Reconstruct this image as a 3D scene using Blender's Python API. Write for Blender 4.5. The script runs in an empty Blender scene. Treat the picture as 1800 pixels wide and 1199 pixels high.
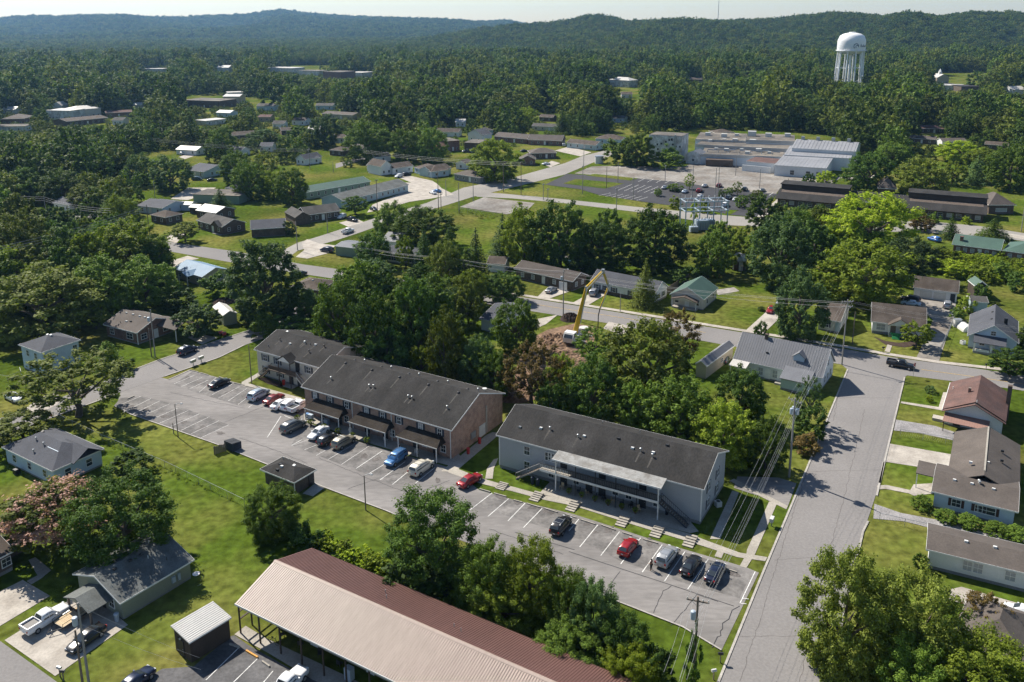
import bpy, bmesh, math, random
import numpy as np
from mathutils import Vector, Matrix
R = math.radians
rnd = random.Random(7)
SC = bpy.context.scene
COL = SC.collection

# ---------------------------------------------------------------- camera, sky, sun, exposure
H = 70.0                                   # the drone hovers 70 m above the lots
F, CX, CY, PITCH, ROLL = 1499.0, 900.0, 400.0, R(13.5), R(-0.24)
cam = bpy.data.cameras.new('camera'); camo = bpy.data.objects.new('camera', cam); COL.objects.link(camo)
cam.sensor_width = 36.0; cam.lens = F / 1800 * 36.0
cam.shift_y = -(599.5 - CY) / 1800
cam.clip_start = 1.0; cam.clip_end = 30000
camo.location = (0, 0, H)
camo.rotation_mode = 'XYZ'
camo.matrix_world = Matrix.Translation((0, 0, H)) @ Matrix.Rotation(math.pi / 2 - PITCH, 4, 'X') @ Matrix.Rotation(ROLL, 4, 'Z')
SC.camera = camo

SUN_AZ, SUN_EL = 315.0, 44.5               # compass style: clockwise from +Y
HAZE = 5.5e-5
world = bpy.data.worlds.new('World'); SC.world = world; world.use_nodes = True
wn = world.node_tree; wn.nodes.clear()
sky = wn.nodes.new('ShaderNodeTexSky'); sky.sky_type = 'NISHITA'; sky.sun_disc = False
sky.sun_elevation = R(SUN_EL); sky.sun_rotation = R(SUN_AZ)
sky.altitude = 100; sky.air_density = 1.0; sky.dust_density = 0.25; sky.ozone_density = 2.0
bg = wn.nodes.new('ShaderNodeBackground'); bg.inputs[1].default_value = 0.072
wo = wn.nodes.new('ShaderNodeOutputWorld')
wn.links.new(sky.outputs[0], bg.inputs[0]); wn.links.new(bg.outputs[0], wo.inputs[0])
sl = bpy.data.lights.new('sun', 'SUN'); sl.energy = 5.0; sl.angle = R(0.53); sl.color = (1.0, 0.93, 0.82)
slo = bpy.data.objects.new('sun', sl); COL.objects.link(slo)
sdir = Vector((math.sin(R(SUN_AZ)) * math.cos(R(SUN_EL)), math.cos(R(SUN_AZ)) * math.cos(R(SUN_EL)), math.sin(R(SUN_EL))))
slo.rotation_euler = (-sdir).to_track_quat('-Z', 'Y').to_euler(); slo.location = (0, 0, 150)
SC.view_settings.view_transform = 'Standard'; SC.view_settings.look = 'None'
SC.view_settings.exposure = 0.74; SC.view_settings.gamma = 1.0; SC.view_settings.use_curve_mapping = False
SC.render.engine = 'CYCLES'
SC.cycles.use_denoising = True
try: SC.cycles.denoiser = 'OPENIMAGEDENOISE'
except Exception: pass
SC.cycles.max_bounces = 6; SC.cycles.diffuse_bounces = 2; SC.cycles.glossy_bounces = 2
SC.cycles.transmission_bounces = 3; SC.cycles.transparent_max_bounces = 4; SC.cycles.volume_bounces = 0
SC.cycles.caustics_reflective = False; SC.cycles.caustics_refractive = False
SC.cycles.use_adaptive_sampling = True; SC.cycles.adaptive_threshold = 0.02

# ---------------------------------------------------------------- where a point of the photograph lies on the ground
cP, sP, cR, sR = math.cos(PITCH), math.sin(PITCH), math.cos(ROLL), math.sin(ROLL)
def ray(px, py):
    u = (px - CX) / F; v = (py - CY) / F
    u, v = u * cR + v * sR, -u * sR + v * cR
    return Vector((u, cP - v * sP, -sP - v * cP))
def P(px, py, z=0.0):
    d = ray(px, py); t = (z - H) / d.z
    return Vector((d.x * t, d.y * t, z))
def proj(p):
    dx, dy, dz = p[0], p[1], p[2] - H
    zc = dy * cP - dz * sP; yc = -dy * sP - dz * cP
    u, v = dx / zc, yc / zc
    return CX + F * (u * cR - v * sR), CY + F * (u * sR + v * cR)
def height_at(base, top):                  # height of a vertical thing standing on the ground
    b = P(*base); d = ray(*top)
    t = math.hypot(b.x, b.y) / math.hypot(d.x, d.y)
    return H + d.z * t

# ---------------------------------------------------------------- materials
MATS = {}
def nodes_of(m):
    m.use_nodes = True; nt = m.node_tree; nt.nodes.clear()
    out = nt.nodes.new('ShaderNodeOutputMaterial'); b = nt.nodes.new('ShaderNodeBsdfPrincipled')
    nt.links.new(b.outputs[0], out.inputs[0]); return nt, b, out
def mat(name, col, rough=0.8, var=0.25, scale=0.6, fine=8.0, fvar=0.2, bump=0.0, bscale=20, metal=0.0, spec=0.35, warm=None, stretch=None, coords='Object', randv=0.0, wave=None):
    """Colour broken up by a broad and a fine noise; optional bump; warm = second colour mixed in patches."""
    if name in MATS: return MATS[name]
    m = bpy.data.materials.new(name); MATS[name] = m
    nt, b, out = nodes_of(m); N = nt.nodes.new; L = nt.links.new
    tc = N('ShaderNodeTexCoord'); src = tc.outputs[coords]
    if stretch:
        mp = N('ShaderNodeMapping'); mp.inputs['Scale'].default_value = stretch; L(src, mp.inputs[0]); src = mp.outputs[0]
    n1 = N('ShaderNodeTexNoise'); n1.inputs['Scale'].default_value = scale; n1.inputs['Detail'].default_value = 6; n1.inputs['Roughness'].default_value = .6; L(src, n1.inputs['Vector'])
    n2 = N('ShaderNodeTexNoise'); n2.inputs['Scale'].default_value = fine; n2.inputs['Detail'].default_value = 3; L(src, n2.inputs['Vector'])
    mr = N('ShaderNodeMapRange'); mr.inputs[1].default_value = .3; mr.inputs[2].default_value = .7; mr.inputs[3].default_value = 1 - var; mr.inputs[4].default_value = 1 + var; L(n1.outputs[0], mr.inputs[0])
    mr2 = N('ShaderNodeMapRange'); mr2.inputs[1].default_value = .3; mr2.inputs[2].default_value = .7; mr2.inputs[3].default_value = 1 - fvar; mr2.inputs[4].default_value = 1 + fvar; L(n2.outputs[0], mr2.inputs[0])
    mu = N('ShaderNodeMath'); mu.operation = 'MULTIPLY'; L(mr.outputs[0], mu.inputs[0]); L(mr2.outputs[0], mu.inputs[1])
    val = mu.outputs[0]
    if randv:
        oi = N('ShaderNodeObjectInfo'); m3 = N('ShaderNodeMapRange'); m3.inputs[3].default_value = 1 - randv; m3.inputs[4].default_value = 1 + randv; L(oi.outputs['Random'], m3.inputs[0])
        m4 = N('ShaderNodeMath'); m4.operation = 'MULTIPLY'; L(val, m4.inputs[0]); L(m3.outputs[0], m4.inputs[1]); val = m4.outputs[0]
    base = None
    if warm:
        n3 = N('ShaderNodeTexNoise'); n3.inputs['Scale'].default_value = scale * 1.7; n3.inputs['Detail'].default_value = 5; L(src, n3.inputs['Vector'])
        r3 = N('ShaderNodeMapRange'); r3.inputs[1].default_value = .42; r3.inputs[2].default_value = .66; L(n3.outputs[0], r3.inputs[0])
        mx = N('ShaderNodeMix'); mx.data_type = 'RGBA'; L(r3.outputs[0], mx.inputs[0]); mx.inputs[6].default_value = (*col, 1); mx.inputs[7].default_value = (*warm, 1); base = mx.outputs[2]
    vm = N('ShaderNodeVectorMath'); vm.operation = 'SCALE'
    if base is not None: L(base, vm.inputs[0])
    else: vm.inputs[0].default_value = col
    L(val, vm.inputs['Scale']); L(vm.outputs[0], b.inputs['Base Color'])
    b.inputs['Roughness'].default_value = rough; b.inputs['Metallic'].default_value = metal; b.inputs['Specular IOR Level'].default_value = spec
    hsrc = None
    if wave:                                # (axis, period m) of lap siding, board joints or standing courses
        sx = N('ShaderNodeSeparateXYZ'); L(tc.outputs['Object'], sx.inputs[0])
        fr = N('ShaderNodeMath'); fr.operation = 'DIVIDE'; L(sx.outputs['XYZ'.index(wave[0])], fr.inputs[0]); fr.inputs[1].default_value = wave[1]
        f2 = N('ShaderNodeMath'); f2.operation = 'FRACT'; L(fr.outputs[0], f2.inputs[0]); hsrc = f2.outputs[0]
        bp = N('ShaderNodeBump'); bp.inputs['Strength'].default_value = .8; bp.inputs['Distance'].default_value = .02; L(hsrc, bp.inputs['Height']); L(bp.outputs[0], b.inputs['Normal'])
    elif bump:
        n4 = N('ShaderNodeTexNoise'); n4.inputs['Scale'].default_value = bscale; n4.inputs['Detail'].default_value = 4; L(src, n4.inputs['Vector'])
        bp = N('ShaderNodeBump'); bp.inputs['Strength'].default_value = bump; bp.inputs['Distance'].default_value = .1; L(n4.outputs[0], bp.inputs['Height']); L(bp.outputs[0], b.inputs['Normal'])
    return m
def leaf_mat(name, col, col2, trans=0.27):
    if name in MATS: return MATS[name]
    m = bpy.data.materials.new(name); MATS[name] = m
    m.use_nodes = True; nt = m.node_tree; nt.nodes.clear(); N = nt.nodes.new; L = nt.links.new
    out = N('ShaderNodeOutputMaterial')
    ge = N('ShaderNodeNewGeometry'); oi = N('ShaderNodeObjectInfo'); tc = N('ShaderNodeTexCoord')
    no = N('ShaderNodeTexNoise'); no.inputs['Scale'].default_value = 3.2; no.inputs['Detail'].default_value = 3; L(tc.outputs['Object'], no.inputs['Vector'])
    ad = N('ShaderNodeMath'); ad.operation = 'ADD'; L(ge.outputs['Random Per Island'], ad.inputs[0]); L(no.outputs[0], ad.inputs[1])
    mr = N('ShaderNodeMapRange'); mr.inputs[1].default_value = .25; mr.inputs[2].default_value = 1.35; L(ad.outputs[0], mr.inputs[0])
    mx = N('ShaderNodeMix'); mx.data_type = 'RGBA'; mx.inputs[6].default_value = (*col, 1); mx.inputs[7].default_value = (*col2, 1); L(mr.outputs[0], mx.inputs[0])
    m3 = N('ShaderNodeMapRange'); m3.inputs[3].default_value = .62; m3.inputs[4].default_value = 1.3; L(oi.outputs['Random'], m3.inputs[0])
    vm = N('ShaderNodeVectorMath'); vm.operation = 'SCALE'; L(mx.outputs[2], vm.inputs[0]); L(m3.outputs[0], vm.inputs['Scale'])
    df = N('ShaderNodeBsdfPrincipled'); df.inputs['Roughness'].default_value = .6; df.inputs['Specular IOR Level'].default_value = .08; L(vm.outputs[0], df.inputs['Base Color'])
    tr = N('ShaderNodeBsdfTranslucent'); v2 = N('ShaderNodeVectorMath'); v2.operation = 'MULTIPLY'; v2.inputs[1].default_value = (1.25, 1.35, .5); L(vm.outputs[0], v2.inputs[0]); L(v2.outputs[0], tr.inputs[0])
    ms = N('ShaderNodeMixShader'); ms.inputs[0].default_value = trans; L(df.outputs[0], ms.inputs[1]); L(tr.outputs[0], ms.inputs[2]); L(ms.outputs[0], out.inputs[0])
    return m
def flat(name, col, rough=.6, metal=0., spec=.4):
    return mat(name, col, rough, .08, 1.5, 12, .06, metal=metal, spec=spec)

# ---------------------------------------------------------------- mesh helpers
class MB:
    """Collects boxes, prisms, tubes and polygons; build() links them as one mesh object."""
    def __init__(s): s.v = []; s.f = []
    def poly(s, pts):
        n = len(s.v); s.v += [tuple(p) for p in pts]; s.f.append(tuple(range(n, n + len(pts)))); return s
    def box(s, x0, x1, y0, y1, z0, z1):
        n = len(s.v)
        s.v += [(x0, y0, z0), (x1, y0, z0), (x1, y1, z0), (x0, y1, z0), (x0, y0, z1), (x1, y0, z1), (x1, y1, z1), (x0, y1, z1)]
        s.f += [tuple(n + i for i in q) for q in ((3, 2, 1, 0), (4, 5, 6, 7), (0, 1, 5, 4), (1, 2, 6, 5), (2, 3, 7, 6), (3, 0, 4, 7))]; return s
    def prism(s, prof, a, b, axis='x'):
        """prof: closed 2-D outline, extruded from a to b along axis (x: prof=(y,z), y: prof=(x,z), z: prof=(x,y))."""
        n = len(s.v); k = len(prof)
        for t in (a, b):
            for p, q in prof: s.v.append((t, p, q) if axis == 'x' else (p, t, q) if axis == 'y' else (p, q, t))
        s.f.append(tuple(n + i for i in range(k))[::-1]); s.f.append(tuple(n + k + i for i in range(k)))
        for i in range(k): j = (i + 1) % k; s.f.append((n + i, n + j, n + k + j, n + k + i))
        return s
    def tube(s, pts, r, seg=6, cap=True):
        pts = [Vector(p) for p in pts]; rr = r if isinstance(r, (list, tuple)) else [r] * len(pts); n = len(s.v)
        for i, p in enumerate(pts):
            t = (pts[min(i + 1, len(pts) - 1)] - pts[max(i - 1, 0)]).normalized()
            a = t.cross(Vector((0, 0, 1)) if abs(t.z) < .95 else Vector((1, 0, 0))).normalized(); b = t.cross(a)
            for k in range(seg):
                w = 2 * math.pi * k / seg; s.v.append(tuple(p + (a * math.cos(w) + b * math.sin(w)) * rr[i]))
        for i in range(len(pts) - 1):
            for k in range(seg):
                k2 = (k + 1) % seg; s.f.append((n + i * seg + k, n + i * seg + k2, n + (i + 1) * seg + k2, n + (i + 1) * seg + k))
        if cap:
            s.f.append(tuple(n + k for k in range(seg))[::-1]); m = n + (len(pts) - 1) * seg; s.f.append(tuple(m + k for k in range(seg)))
        return s
    def lathe(s, prof, seg=12, c=(0, 0, 0)):
        n = len(s.v)
        for r, z in prof:
            for k in range(seg): w = 2 * math.pi * k / seg; s.v.append((c[0] + r * math.cos(w), c[1] + r * math.sin(w), c[2] + z))
        for i in range(len(prof) - 1):
            for k in range(seg): k2 = (k + 1) % seg; s.f.append((n + i * seg + k, n + i * seg + k2, n + (i + 1) * seg + k2, n + (i + 1) * seg + k))
        s.f.append(tuple(n + k for k in range(seg))[::-1]); m = n + (len(prof) - 1) * seg; s.f.append(tuple(m + k for k in range(seg)))
        return s
    def mesh(s, name):
        me = bpy.data.meshes.new(name); me.from_pydata(s.v, [], s.f)
        bm = bmesh.new(); bm.from_mesh(me); bmesh.ops.recalc_face_normals(bm, faces=bm.faces); bm.to_mesh(me); bm.free()
        return me
    def build(s, name, m, parent=None, loc=(0, 0, 0), rz=0.0):
        return obj(name, s.mesh(name), m, parent, loc, rz)
def obj(name, me, m, parent=None, loc=(0, 0, 0), rz=0.0):
    if m is not None and not me.materials: me.materials.append(m)
    o = bpy.data.objects.new(name, me); COL.objects.link(o)
    o.parent = parent; o.location = loc; o.rotation_euler = (0, 0, rz)
    if m is not None and me.materials[0] is not m: o.material_slots[0].link = 'OBJECT'; o.material_slots[0].material = m
    return o
def tag(o, label, cat, group=None):
    o['label'] = label; o['category'] = cat
    if group: o['group'] = group
    return o
def thing(name, label, cat, loc=(0, 0, 0), rz=0.0, group=None):
    o = bpy.data.objects.new(name, None); COL.objects.link(o); o.location = loc; o.rotation_euler = (0, 0, rz); o.empty_display_size = .5
    return tag(o, label, cat, group)
def kind(o, k): o['kind'] = k; return o
def children(o): return [c for c in CH.get(o.name, [])]
CH = {}
def index_children(root):
    CH.clear()
    for o in bpy.data.objects:
        if o.parent: CH.setdefault(o.parent.name, []).append(o)
def copy_tree(o, parent=None, kids=None):
    c = o.copy(); COL.objects.link(c); c.parent = parent
    for ch in kids.get(o.name, []): copy_tree(ch, c, kids)
    return c
def kids_map(o):
    d = {}
    def walk(x):
        d[x.name] = [c for c in x.children]
        for c in x.children: walk(c)
    walk(o); return d

def ground_poly(name, px, z, m, k='structure', world=False):
    pts = [p if world else P(*p) for p in px]
    me = bpy.data.meshes.new(name); me.from_pydata([(p[0], p[1], z) for p in pts], [], [tuple(range(len(pts)))])
    bm = bmesh.new(); bm.from_mesh(me)
    for f in bm.faces:
        f.normal_update()
        if f.normal.z < 0: f.normal_flip()
    bmesh.ops.triangulate(bm, faces=bm.faces[:]); bm.to_mesh(me); bm.free()
    o = obj(name, me, m)
    if k: kind(o, k)
    return o
def offset_line(pts, d):
    out = []
    for i, p in enumerate(pts):
        a = pts[max(i - 1, 0)]; b = pts[min(i + 1, len(pts) - 1)]
        t = Vector((b[0] - a[0], b[1] - a[1])).normalized(); out.append(Vector((p[0] - t.y * d, p[1] + t.x * d, 0)))
    return out
def ribbon(name, pts, width, z0, z1, m, k='structure', px=True, parent=None):
    """A strip along a line on the ground; with z1 > z0 it is a raised kerb or slab."""
    w = [P(*p) if px else Vector(p) for p in pts]; a = offset_line(w, width / 2); b = offset_line(w, -width / 2); mb = MB()
    for i in range(len(w) - 1):
        q = [a[i], b[i], b[i + 1], a[i + 1]]
        if z1 > z0 + .01:
            n = len(mb.v); mb.v += [(p.x, p.y, z0) for p in q] + [(p.x, p.y, z1) for p in q]
            mb.f += [(n + 4, n + 5, n + 6, n + 7), (n, n + 1, n + 5, n + 4), (n + 2, n + 3, n + 7, n + 6)]
            if i == 0: mb.f.append((n, n + 3, n + 7, n + 4)) if False else None
        else: mb.poly([(p.x, p.y, z1) for p in q])
    o = mb.build(name, m, parent)
    if k: kind(o, k)
    return o
# ---------------------------------------------------------------- the surfaces of the place
M = {}
M['grass'] = mat('lawn_grass', (.064, .098, .013), .95, .30, .026, .8, .38, .5, 6, warm=(.145, .140, .038), spec=0)
M['asphalt'] = mat('worn_asphalt', (.205, .195, .19), .9, .12, .05, 3, .10, .1, 30, spec=.2)
M['lot'] = mat('grey_lot_paving', (.225, .213, .205), .9, .16, .05, 1.1, .12, .1, 30, spec=.1, warm=(.175, .166, .16), stretch=(.5, 1.6, 1))
M['lot_worn'] = mat('dark_worn_paving', (.14, .134, .13), .9, .25, .22, 2, .18, spec=.1, warm=(.205, .195, .187))
M['street'] = mat('pale_street_concrete', (.27, .255, .235), .9, .14, .05, 2, .12, spec=.1)
M['lot_mid'] = mat('grey_lot_asphalt', (.115, .113, .115), .9, .25, .15, 2.5, .2, .1, 30, spec=.2, warm=(.08, .078, .08))
M['awning'] = mat('dark_brown_awning', (.034, .029, .025), .95, .2, .3, 5, .2, spec=.08, warm=(.048, .041, .035))
M['stain'] = mat('oil_stain', (.11, .10, .095), .9, .35, .8, 4, .3)
M['streak'] = mat('bleached_shingle', (.085, .080, .074), .95, .3, .8, 6, .3, spec=.1)
M['lot_dark'] = mat('new_black_asphalt', (.045, .045, .05), .85, .15, .1, 3, .12, .1, 30, spec=.25)
M['lot_old'] = mat('broken_concrete_lot', (.235, .22, .2), .9, .30, .06, .8, .25, .1, 20, warm=(.16, .138, .115))
M['concrete'] = mat('concrete_paving', (.40, .365, .32), .9, .15, .25, 3, .12, .1, 25, warm=(.30, .27, .235))
M['walk'] = mat('weathered_walk_concrete', (.33, .305, .265), .9, .18, .3, 4, .14, .1, 25)
M['kerb'] = mat('kerb_concrete', (.36, .34, .31), .9, .2, .5, 4, .15)
M['drive_grey'] = mat('grey_gravel_drive', (.25, .24, .24), .95, .25, .4, 6, .3)
M['paint'] = mat('white_road_paint', (.62, .62, .60), .8, .25, .8, 5, .25)
M['paint_worn'] = mat('worn_road_paint', (.46, .45, .44), .8, .25, .9, 5, .25)
M['paint_y'] = mat('yellow_road_paint', (.5, .33, .08), .8, .2, .8, 5, .2)
M['dirt'] = mat('red_brown_soil', (.16, .098, .06), 1., .35, .2, 1.5, .3, .8, 3, warm=(.22, .145, .095))
M['mulch'] = mat('dark_mulch', (.05, .032, .024), 1., .3, 1, 8, .3)
M['shingle_black'] = mat('charcoal_shingle', (.036, .035, .034), .95, .22, .22, 5, .22, .25, 16, spec=.12, warm=(.049, .047, .046), stretch=(1, .35, 1))
M['shingle_grey'] = mat('grey_shingle', (.10, .096, .09), .9, .2, .25, 5, .2, .25, 16, spec=.15, warm=(.075, .072, .068))
M['shingle_brown'] = mat('brown_shingle', (.085, .069, .058), .9, .2, .25, 5, .2, .25, 16, spec=.15, warm=(.115, .096, .082))
M['shingle_slate'] = mat('slate_blue_shingle', (.070, .074, .088), .9, .18, .25, 5, .18, .25, 16)
M['shingle_greygreen'] = mat('grey_green_shingle', (.125, .135, .13), .9, .16, .3, 6, .2, .3, 18, warm=(.09, .095, .09))
M['shingle_salmon'] = mat('faded_red_shingle', (.14, .085, .075), .9, .2, .3, 5, .2, .2, 16, spec=.12, warm=(.112, .076, .07))
M['shingle_taupe'] = mat('taupe_shingle', (.098, .083, .073), .9, .2, .3, 5, .16, .2, 16)
M['roof_green'] = mat('green_painted_metal', (.062, .115, .09), .6, .12, .3, 4, .08, wave=('X', .5))
M['roof_bluemetal'] = mat('blue_painted_metal', (.13, .22, .32), .65, .12, .3, 4, .06, wave=('X', .5))
M['roof_greymetal'] = mat('grey_ribbed_metal', (.15, .155, .17), .5, .12, .3, 4, .08)
M['roof_porch'] = mat('stained_porch_sheet', (.28, .28, .27), .8, .15, .5, 4, .1, warm=(.19, .18, .165))
M['roof_white'] = mat('white_roof_sheet', (.50, .48, .45), .5, .12, .3, 4, .08)
M['roof_silver'] = mat('pale_factory_metal', (.25, .255, .27), .6, .14, .1, 2, .08, wave=('X', 1.2))
M['roof_tan'] = mat('tan_ribbed_metal', (.34, .265, .225), .5, .12, .08, 1.5, .08, stretch=(1.6, .25, 1))
M['roof_maroon'] = mat('maroon_ribbed_metal', (.15, .078, .066), .55, .10, .08, 1.5, .08, stretch=(1.6, .25, 1))
M['roof_flat'] = mat('tarred_flat_roof', (.105, .095, .085), .95, .3, .06, .8, .25, warm=(.17, .15, .125))
M['roof_salmonmetal'] = mat('salmon_awning_metal', (.27, .16, .13), .6, .08, .4, 4, .06, wave=('X', .4))
M['sid_grey'] = mat('grey_vinyl_siding', (.38, .40, .43), .6, .05, .4, 6, .04, wave=('Z', .15))
M['sid_white'] = mat('white_siding', (.70, .71, .72), .6, .05, .4, 6, .04, wave=('Z', .16))
M['sid_cream'] = mat('cream_siding', (.56, .53, .46), .6, .06, .4, 6, .05, wave=('Z', .16))
M['sid_blue'] = mat('pale_blue_siding', (.46, .56, .67), .6, .05, .4, 6, .04, wave=('Z', .16))
M['sid_teal'] = mat('pale_teal_siding', (.40, .50, .52), .6, .05, .4, 6, .04, wave=('Z', .18))
M['sid_olive'] = mat('sage_siding', (.25, .27, .21), .6, .06, .4, 6, .05, wave=('Z', .16))
M['sid_green'] = mat('dull_green_siding', (.20, .27, .22), .6, .06, .4, 6, .05, wave=('Z', .16))
M['sid_tan'] = mat('tan_siding', (.42, .36, .28), .6, .06, .4, 6, .05, wave=('Z', .16))
M['steel_white'] = mat('white_steel_cladding', (.60, .62, .64), .5, .08, .1, 2, .06, wave=('X', .6))
M['block_white'] = mat('flaking_white_block', (.60, .61, .61), .8, .25, .25, 2, .2, warm=(.36, .35, .33))
M['foundation'] = mat('grey_block_foundation', (.22, .22, .22), .9, .15, .5, 4, .12)
def brick_mat(name, c1, c2, mortar):
    if name in MATS: return MATS[name]
    m = bpy.data.materials.new(name); MATS[name] = m
    nt, b, out = nodes_of(m); N = nt.nodes.new; L = nt.links.new
    tc = N('ShaderNodeTexCoord'); sx = N('ShaderNodeSeparateXYZ'); L(tc.outputs['Object'], sx.inputs[0])
    ad = N('ShaderNodeMath'); ad.operation = 'ADD'; L(sx.outputs[0], ad.inputs[0]); L(sx.outputs[1], ad.inputs[1])
    cb = N('ShaderNodeCombineXYZ'); L(ad.outputs[0], cb.inputs[0]); L(sx.outputs[2], cb.inputs[1])
    br = N('ShaderNodeTexBrick'); br.inputs['Color1'].default_value = (*c1, 1); br.inputs['Color2'].default_value = (*c2, 1); br.inputs['Mortar'].default_value = (*mortar, 1)
    br.inputs['Scale'].default_value = 1; br.inputs['Brick Width'].default_value = .24; br.inputs['Row Height'].default_value = .08; br.inputs['Mortar Size'].default_value = .012
    L(cb.outputs[0], br.inputs['Vector'])
    no = N('ShaderNodeTexNoise'); no.inputs['Scale'].default_value = 1.2; no.inputs['Detail'].default_value = 6; L(tc.outputs['Object'], no.inputs['Vector'])
    mr = N('ShaderNodeMapRange'); mr.inputs[1].default_value = .3; mr.inputs[2].default_value = .7; mr.inputs[3].default_value = .75; mr.inputs[4].default_value = 1.25; L(no.outputs[0], mr.inputs[0])
    vm = N('ShaderNodeVectorMath'); vm.operation = 'SCALE'; L(br.outputs[0], vm.inputs[0]); L(mr.outputs[0], vm.inputs['Scale']); L(vm.outputs[0], b.inputs['Base Color'])
    b.inputs['Roughness'].default_value = .9
    bp = N('ShaderNodeBump'); bp.inputs['Strength'].default_value = .4; bp.inputs['Distance'].default_value = .02; L(br.outputs['Fac'], bp.inputs['Height']); bp.invert = True; L(bp.outputs[0], b.inputs['Normal'])
    return m
M['brick_rose'] = brick_mat('rose_brick', (.36, .20, .135), (.27, .14, .095), (.36, .30, .25))
M['brick_red'] = brick_mat('red_brick', (.20, .085, .06), (.14, .062, .05), (.25, .21, .18))
M['brick_brown'] = brick_mat('brown_brick', (.105, .07, .052), (.075, .052, .042), (.14, .12, .10))
M['wood_brown'] = mat('dark_brown_boards', (.060, .045, .036), .8, .2, .5, 6, .15, wave=('X', .3))
M['white'] = flat('white_trim_paint', (.72, .72, .70))
M['offwhite'] = flat('dull_white_metal', (.55, .55, .53), .5)
M['dark'] = flat('dark_frame', (.03, .032, .036), .6)
M['shutter'] = flat('blue_black_shutter', (.03, .04, .06), .7)
M['shutter_brown'] = flat('brown_shutter', (.06, .03, .025), .7)
M['black_metal'] = flat('black_metal', (.025, .025, .027), .5)
M['steel'] = flat('galvanised_steel', (.36, .38, .40), .45, .6)
M['steel_blue'] = flat('pale_blue_steel', (.40, .47, .55), .5, .2)
M['wood'] = mat('weathered_wood', (.19, .155, .125), .9, .2, .6, 8, .2)
M['pole_wood'] = mat('utility_pole_wood', (.165, .135, .11), .9, .15, .6, 8, .15)
M['pole_grey'] = mat('grey_pole_wood', (.26, .25, .24), .9, .12, .6, 8, .12)
M['plank'] = mat('pale_new_boards', (.52, .40, .25), .8, .15, 1, 8, .15)
M['orange'] = flat('orange_timber', (.62, .30, .07), .8)
M['red'] = flat('red_paint', (.42, .03, .025), .5)
M['yellow'] = mat('yellow_boom_paint', (.66, .42, .03), .45, .1, .8, 5, .08)
M['rubber'] = flat('tyre_rubber', (.02, .02, .021), .9)
M['rim'] = flat('wheel_alloy', (.38, .39, .40), .35, .7)
M['blue_bin'] = flat('blue_plastic', (.08, .20, .42), .5)
M['green_paint'] = flat('green_porch_paint', (.03, .22, .08), .6)
M['bark'] = mat('tree_bark', (.10, .082, .066), .95, .2, 1.5, 10, .25, .4, 20)
M['skin'] = flat('skin', (.30, .17, .11), .6)
M['cloth_dark'] = flat('dark_red_clothing', (.06, .018, .018), .9)
M['cloth_black'] = flat('black_clothing', (.018, .017, .02), .9)
M['hair'] = flat('dark_hair', (.015, .011, .009), .8)
M['cable'] = flat('pale_cable', (.40, .40, .39), .6)
M['cable_dark'] = flat('dark_cable', (.05, .05, .05), .6)
M['pool_water'] = mat('pool_water', (.20, .42, .55), .08, .08, .8, 4, .05, spec=.5)
M['tank_white'] = mat('white_tank_paint', (.80, .81, .82), .5, .06, .1, .8, .04)
M['logo'] = flat('dark_blue_logo', (.10, .13, .18), .6)
M['plate'] = flat('licence_plate', (.6, .62, .65), .5)
gm = bpy.data.materials.new('window_glass'); nt, b_, o_ = nodes_of(gm); b_.inputs['Base Color'].default_value = (.035, .045, .055, 1); b_.inputs['Roughness'].default_value = .08; b_.inputs['Specular IOR Level'].default_value = .6; M['glass'] = gm
gm = bpy.data.materials.new('curtained_glass'); nt, b_, o_ = nodes_of(gm); b_.inputs['Base Color'].default_value = (.30, .32, .34, 1); b_.inputs['Roughness'].default_value = .15; M['glass_pale'] = gm
gm = bpy.data.materials.new('red_lens'); nt, b_, o_ = nodes_of(gm); b_.inputs['Base Color'].default_value = (.35, .015, .012, 1); b_.inputs['Roughness'].default_value = .2; M['lens_red'] = gm
gm = bpy.data.materials.new('clear_lens'); nt, b_, o_ = nodes_of(gm); b_.inputs['Base Color'].default_value = (.65, .67, .70, 1); b_.inputs['Roughness'].default_value = .15; M['lens'] = gm
def car_paint(name, col, metal=.25):
    if name in MATS: return MATS[name]
    m = bpy.data.materials.new(name); MATS[name] = m
    nt, b, out = nodes_of(m); b.inputs['Base Color'].default_value = (*col, 1); b.inputs['Roughness'].default_value = .28; b.inputs['Metallic'].default_value = metal
    b.inputs['Coat Weight'].default_value = .6; b.inputs['Coat Roughness'].default_value = .08
    no = nt.nodes.new('ShaderNodeTexNoise'); no.inputs['Scale'].default_value = 3; mr = nt.nodes.new('ShaderNodeMapRange'); mr.inputs[3].default_value = .22; mr.inputs[4].default_value = .42
    nt.links.new(no.outputs[0], mr.inputs[0]); nt.links.new(mr.outputs[0], b.inputs['Roughness'])
    return m
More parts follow.
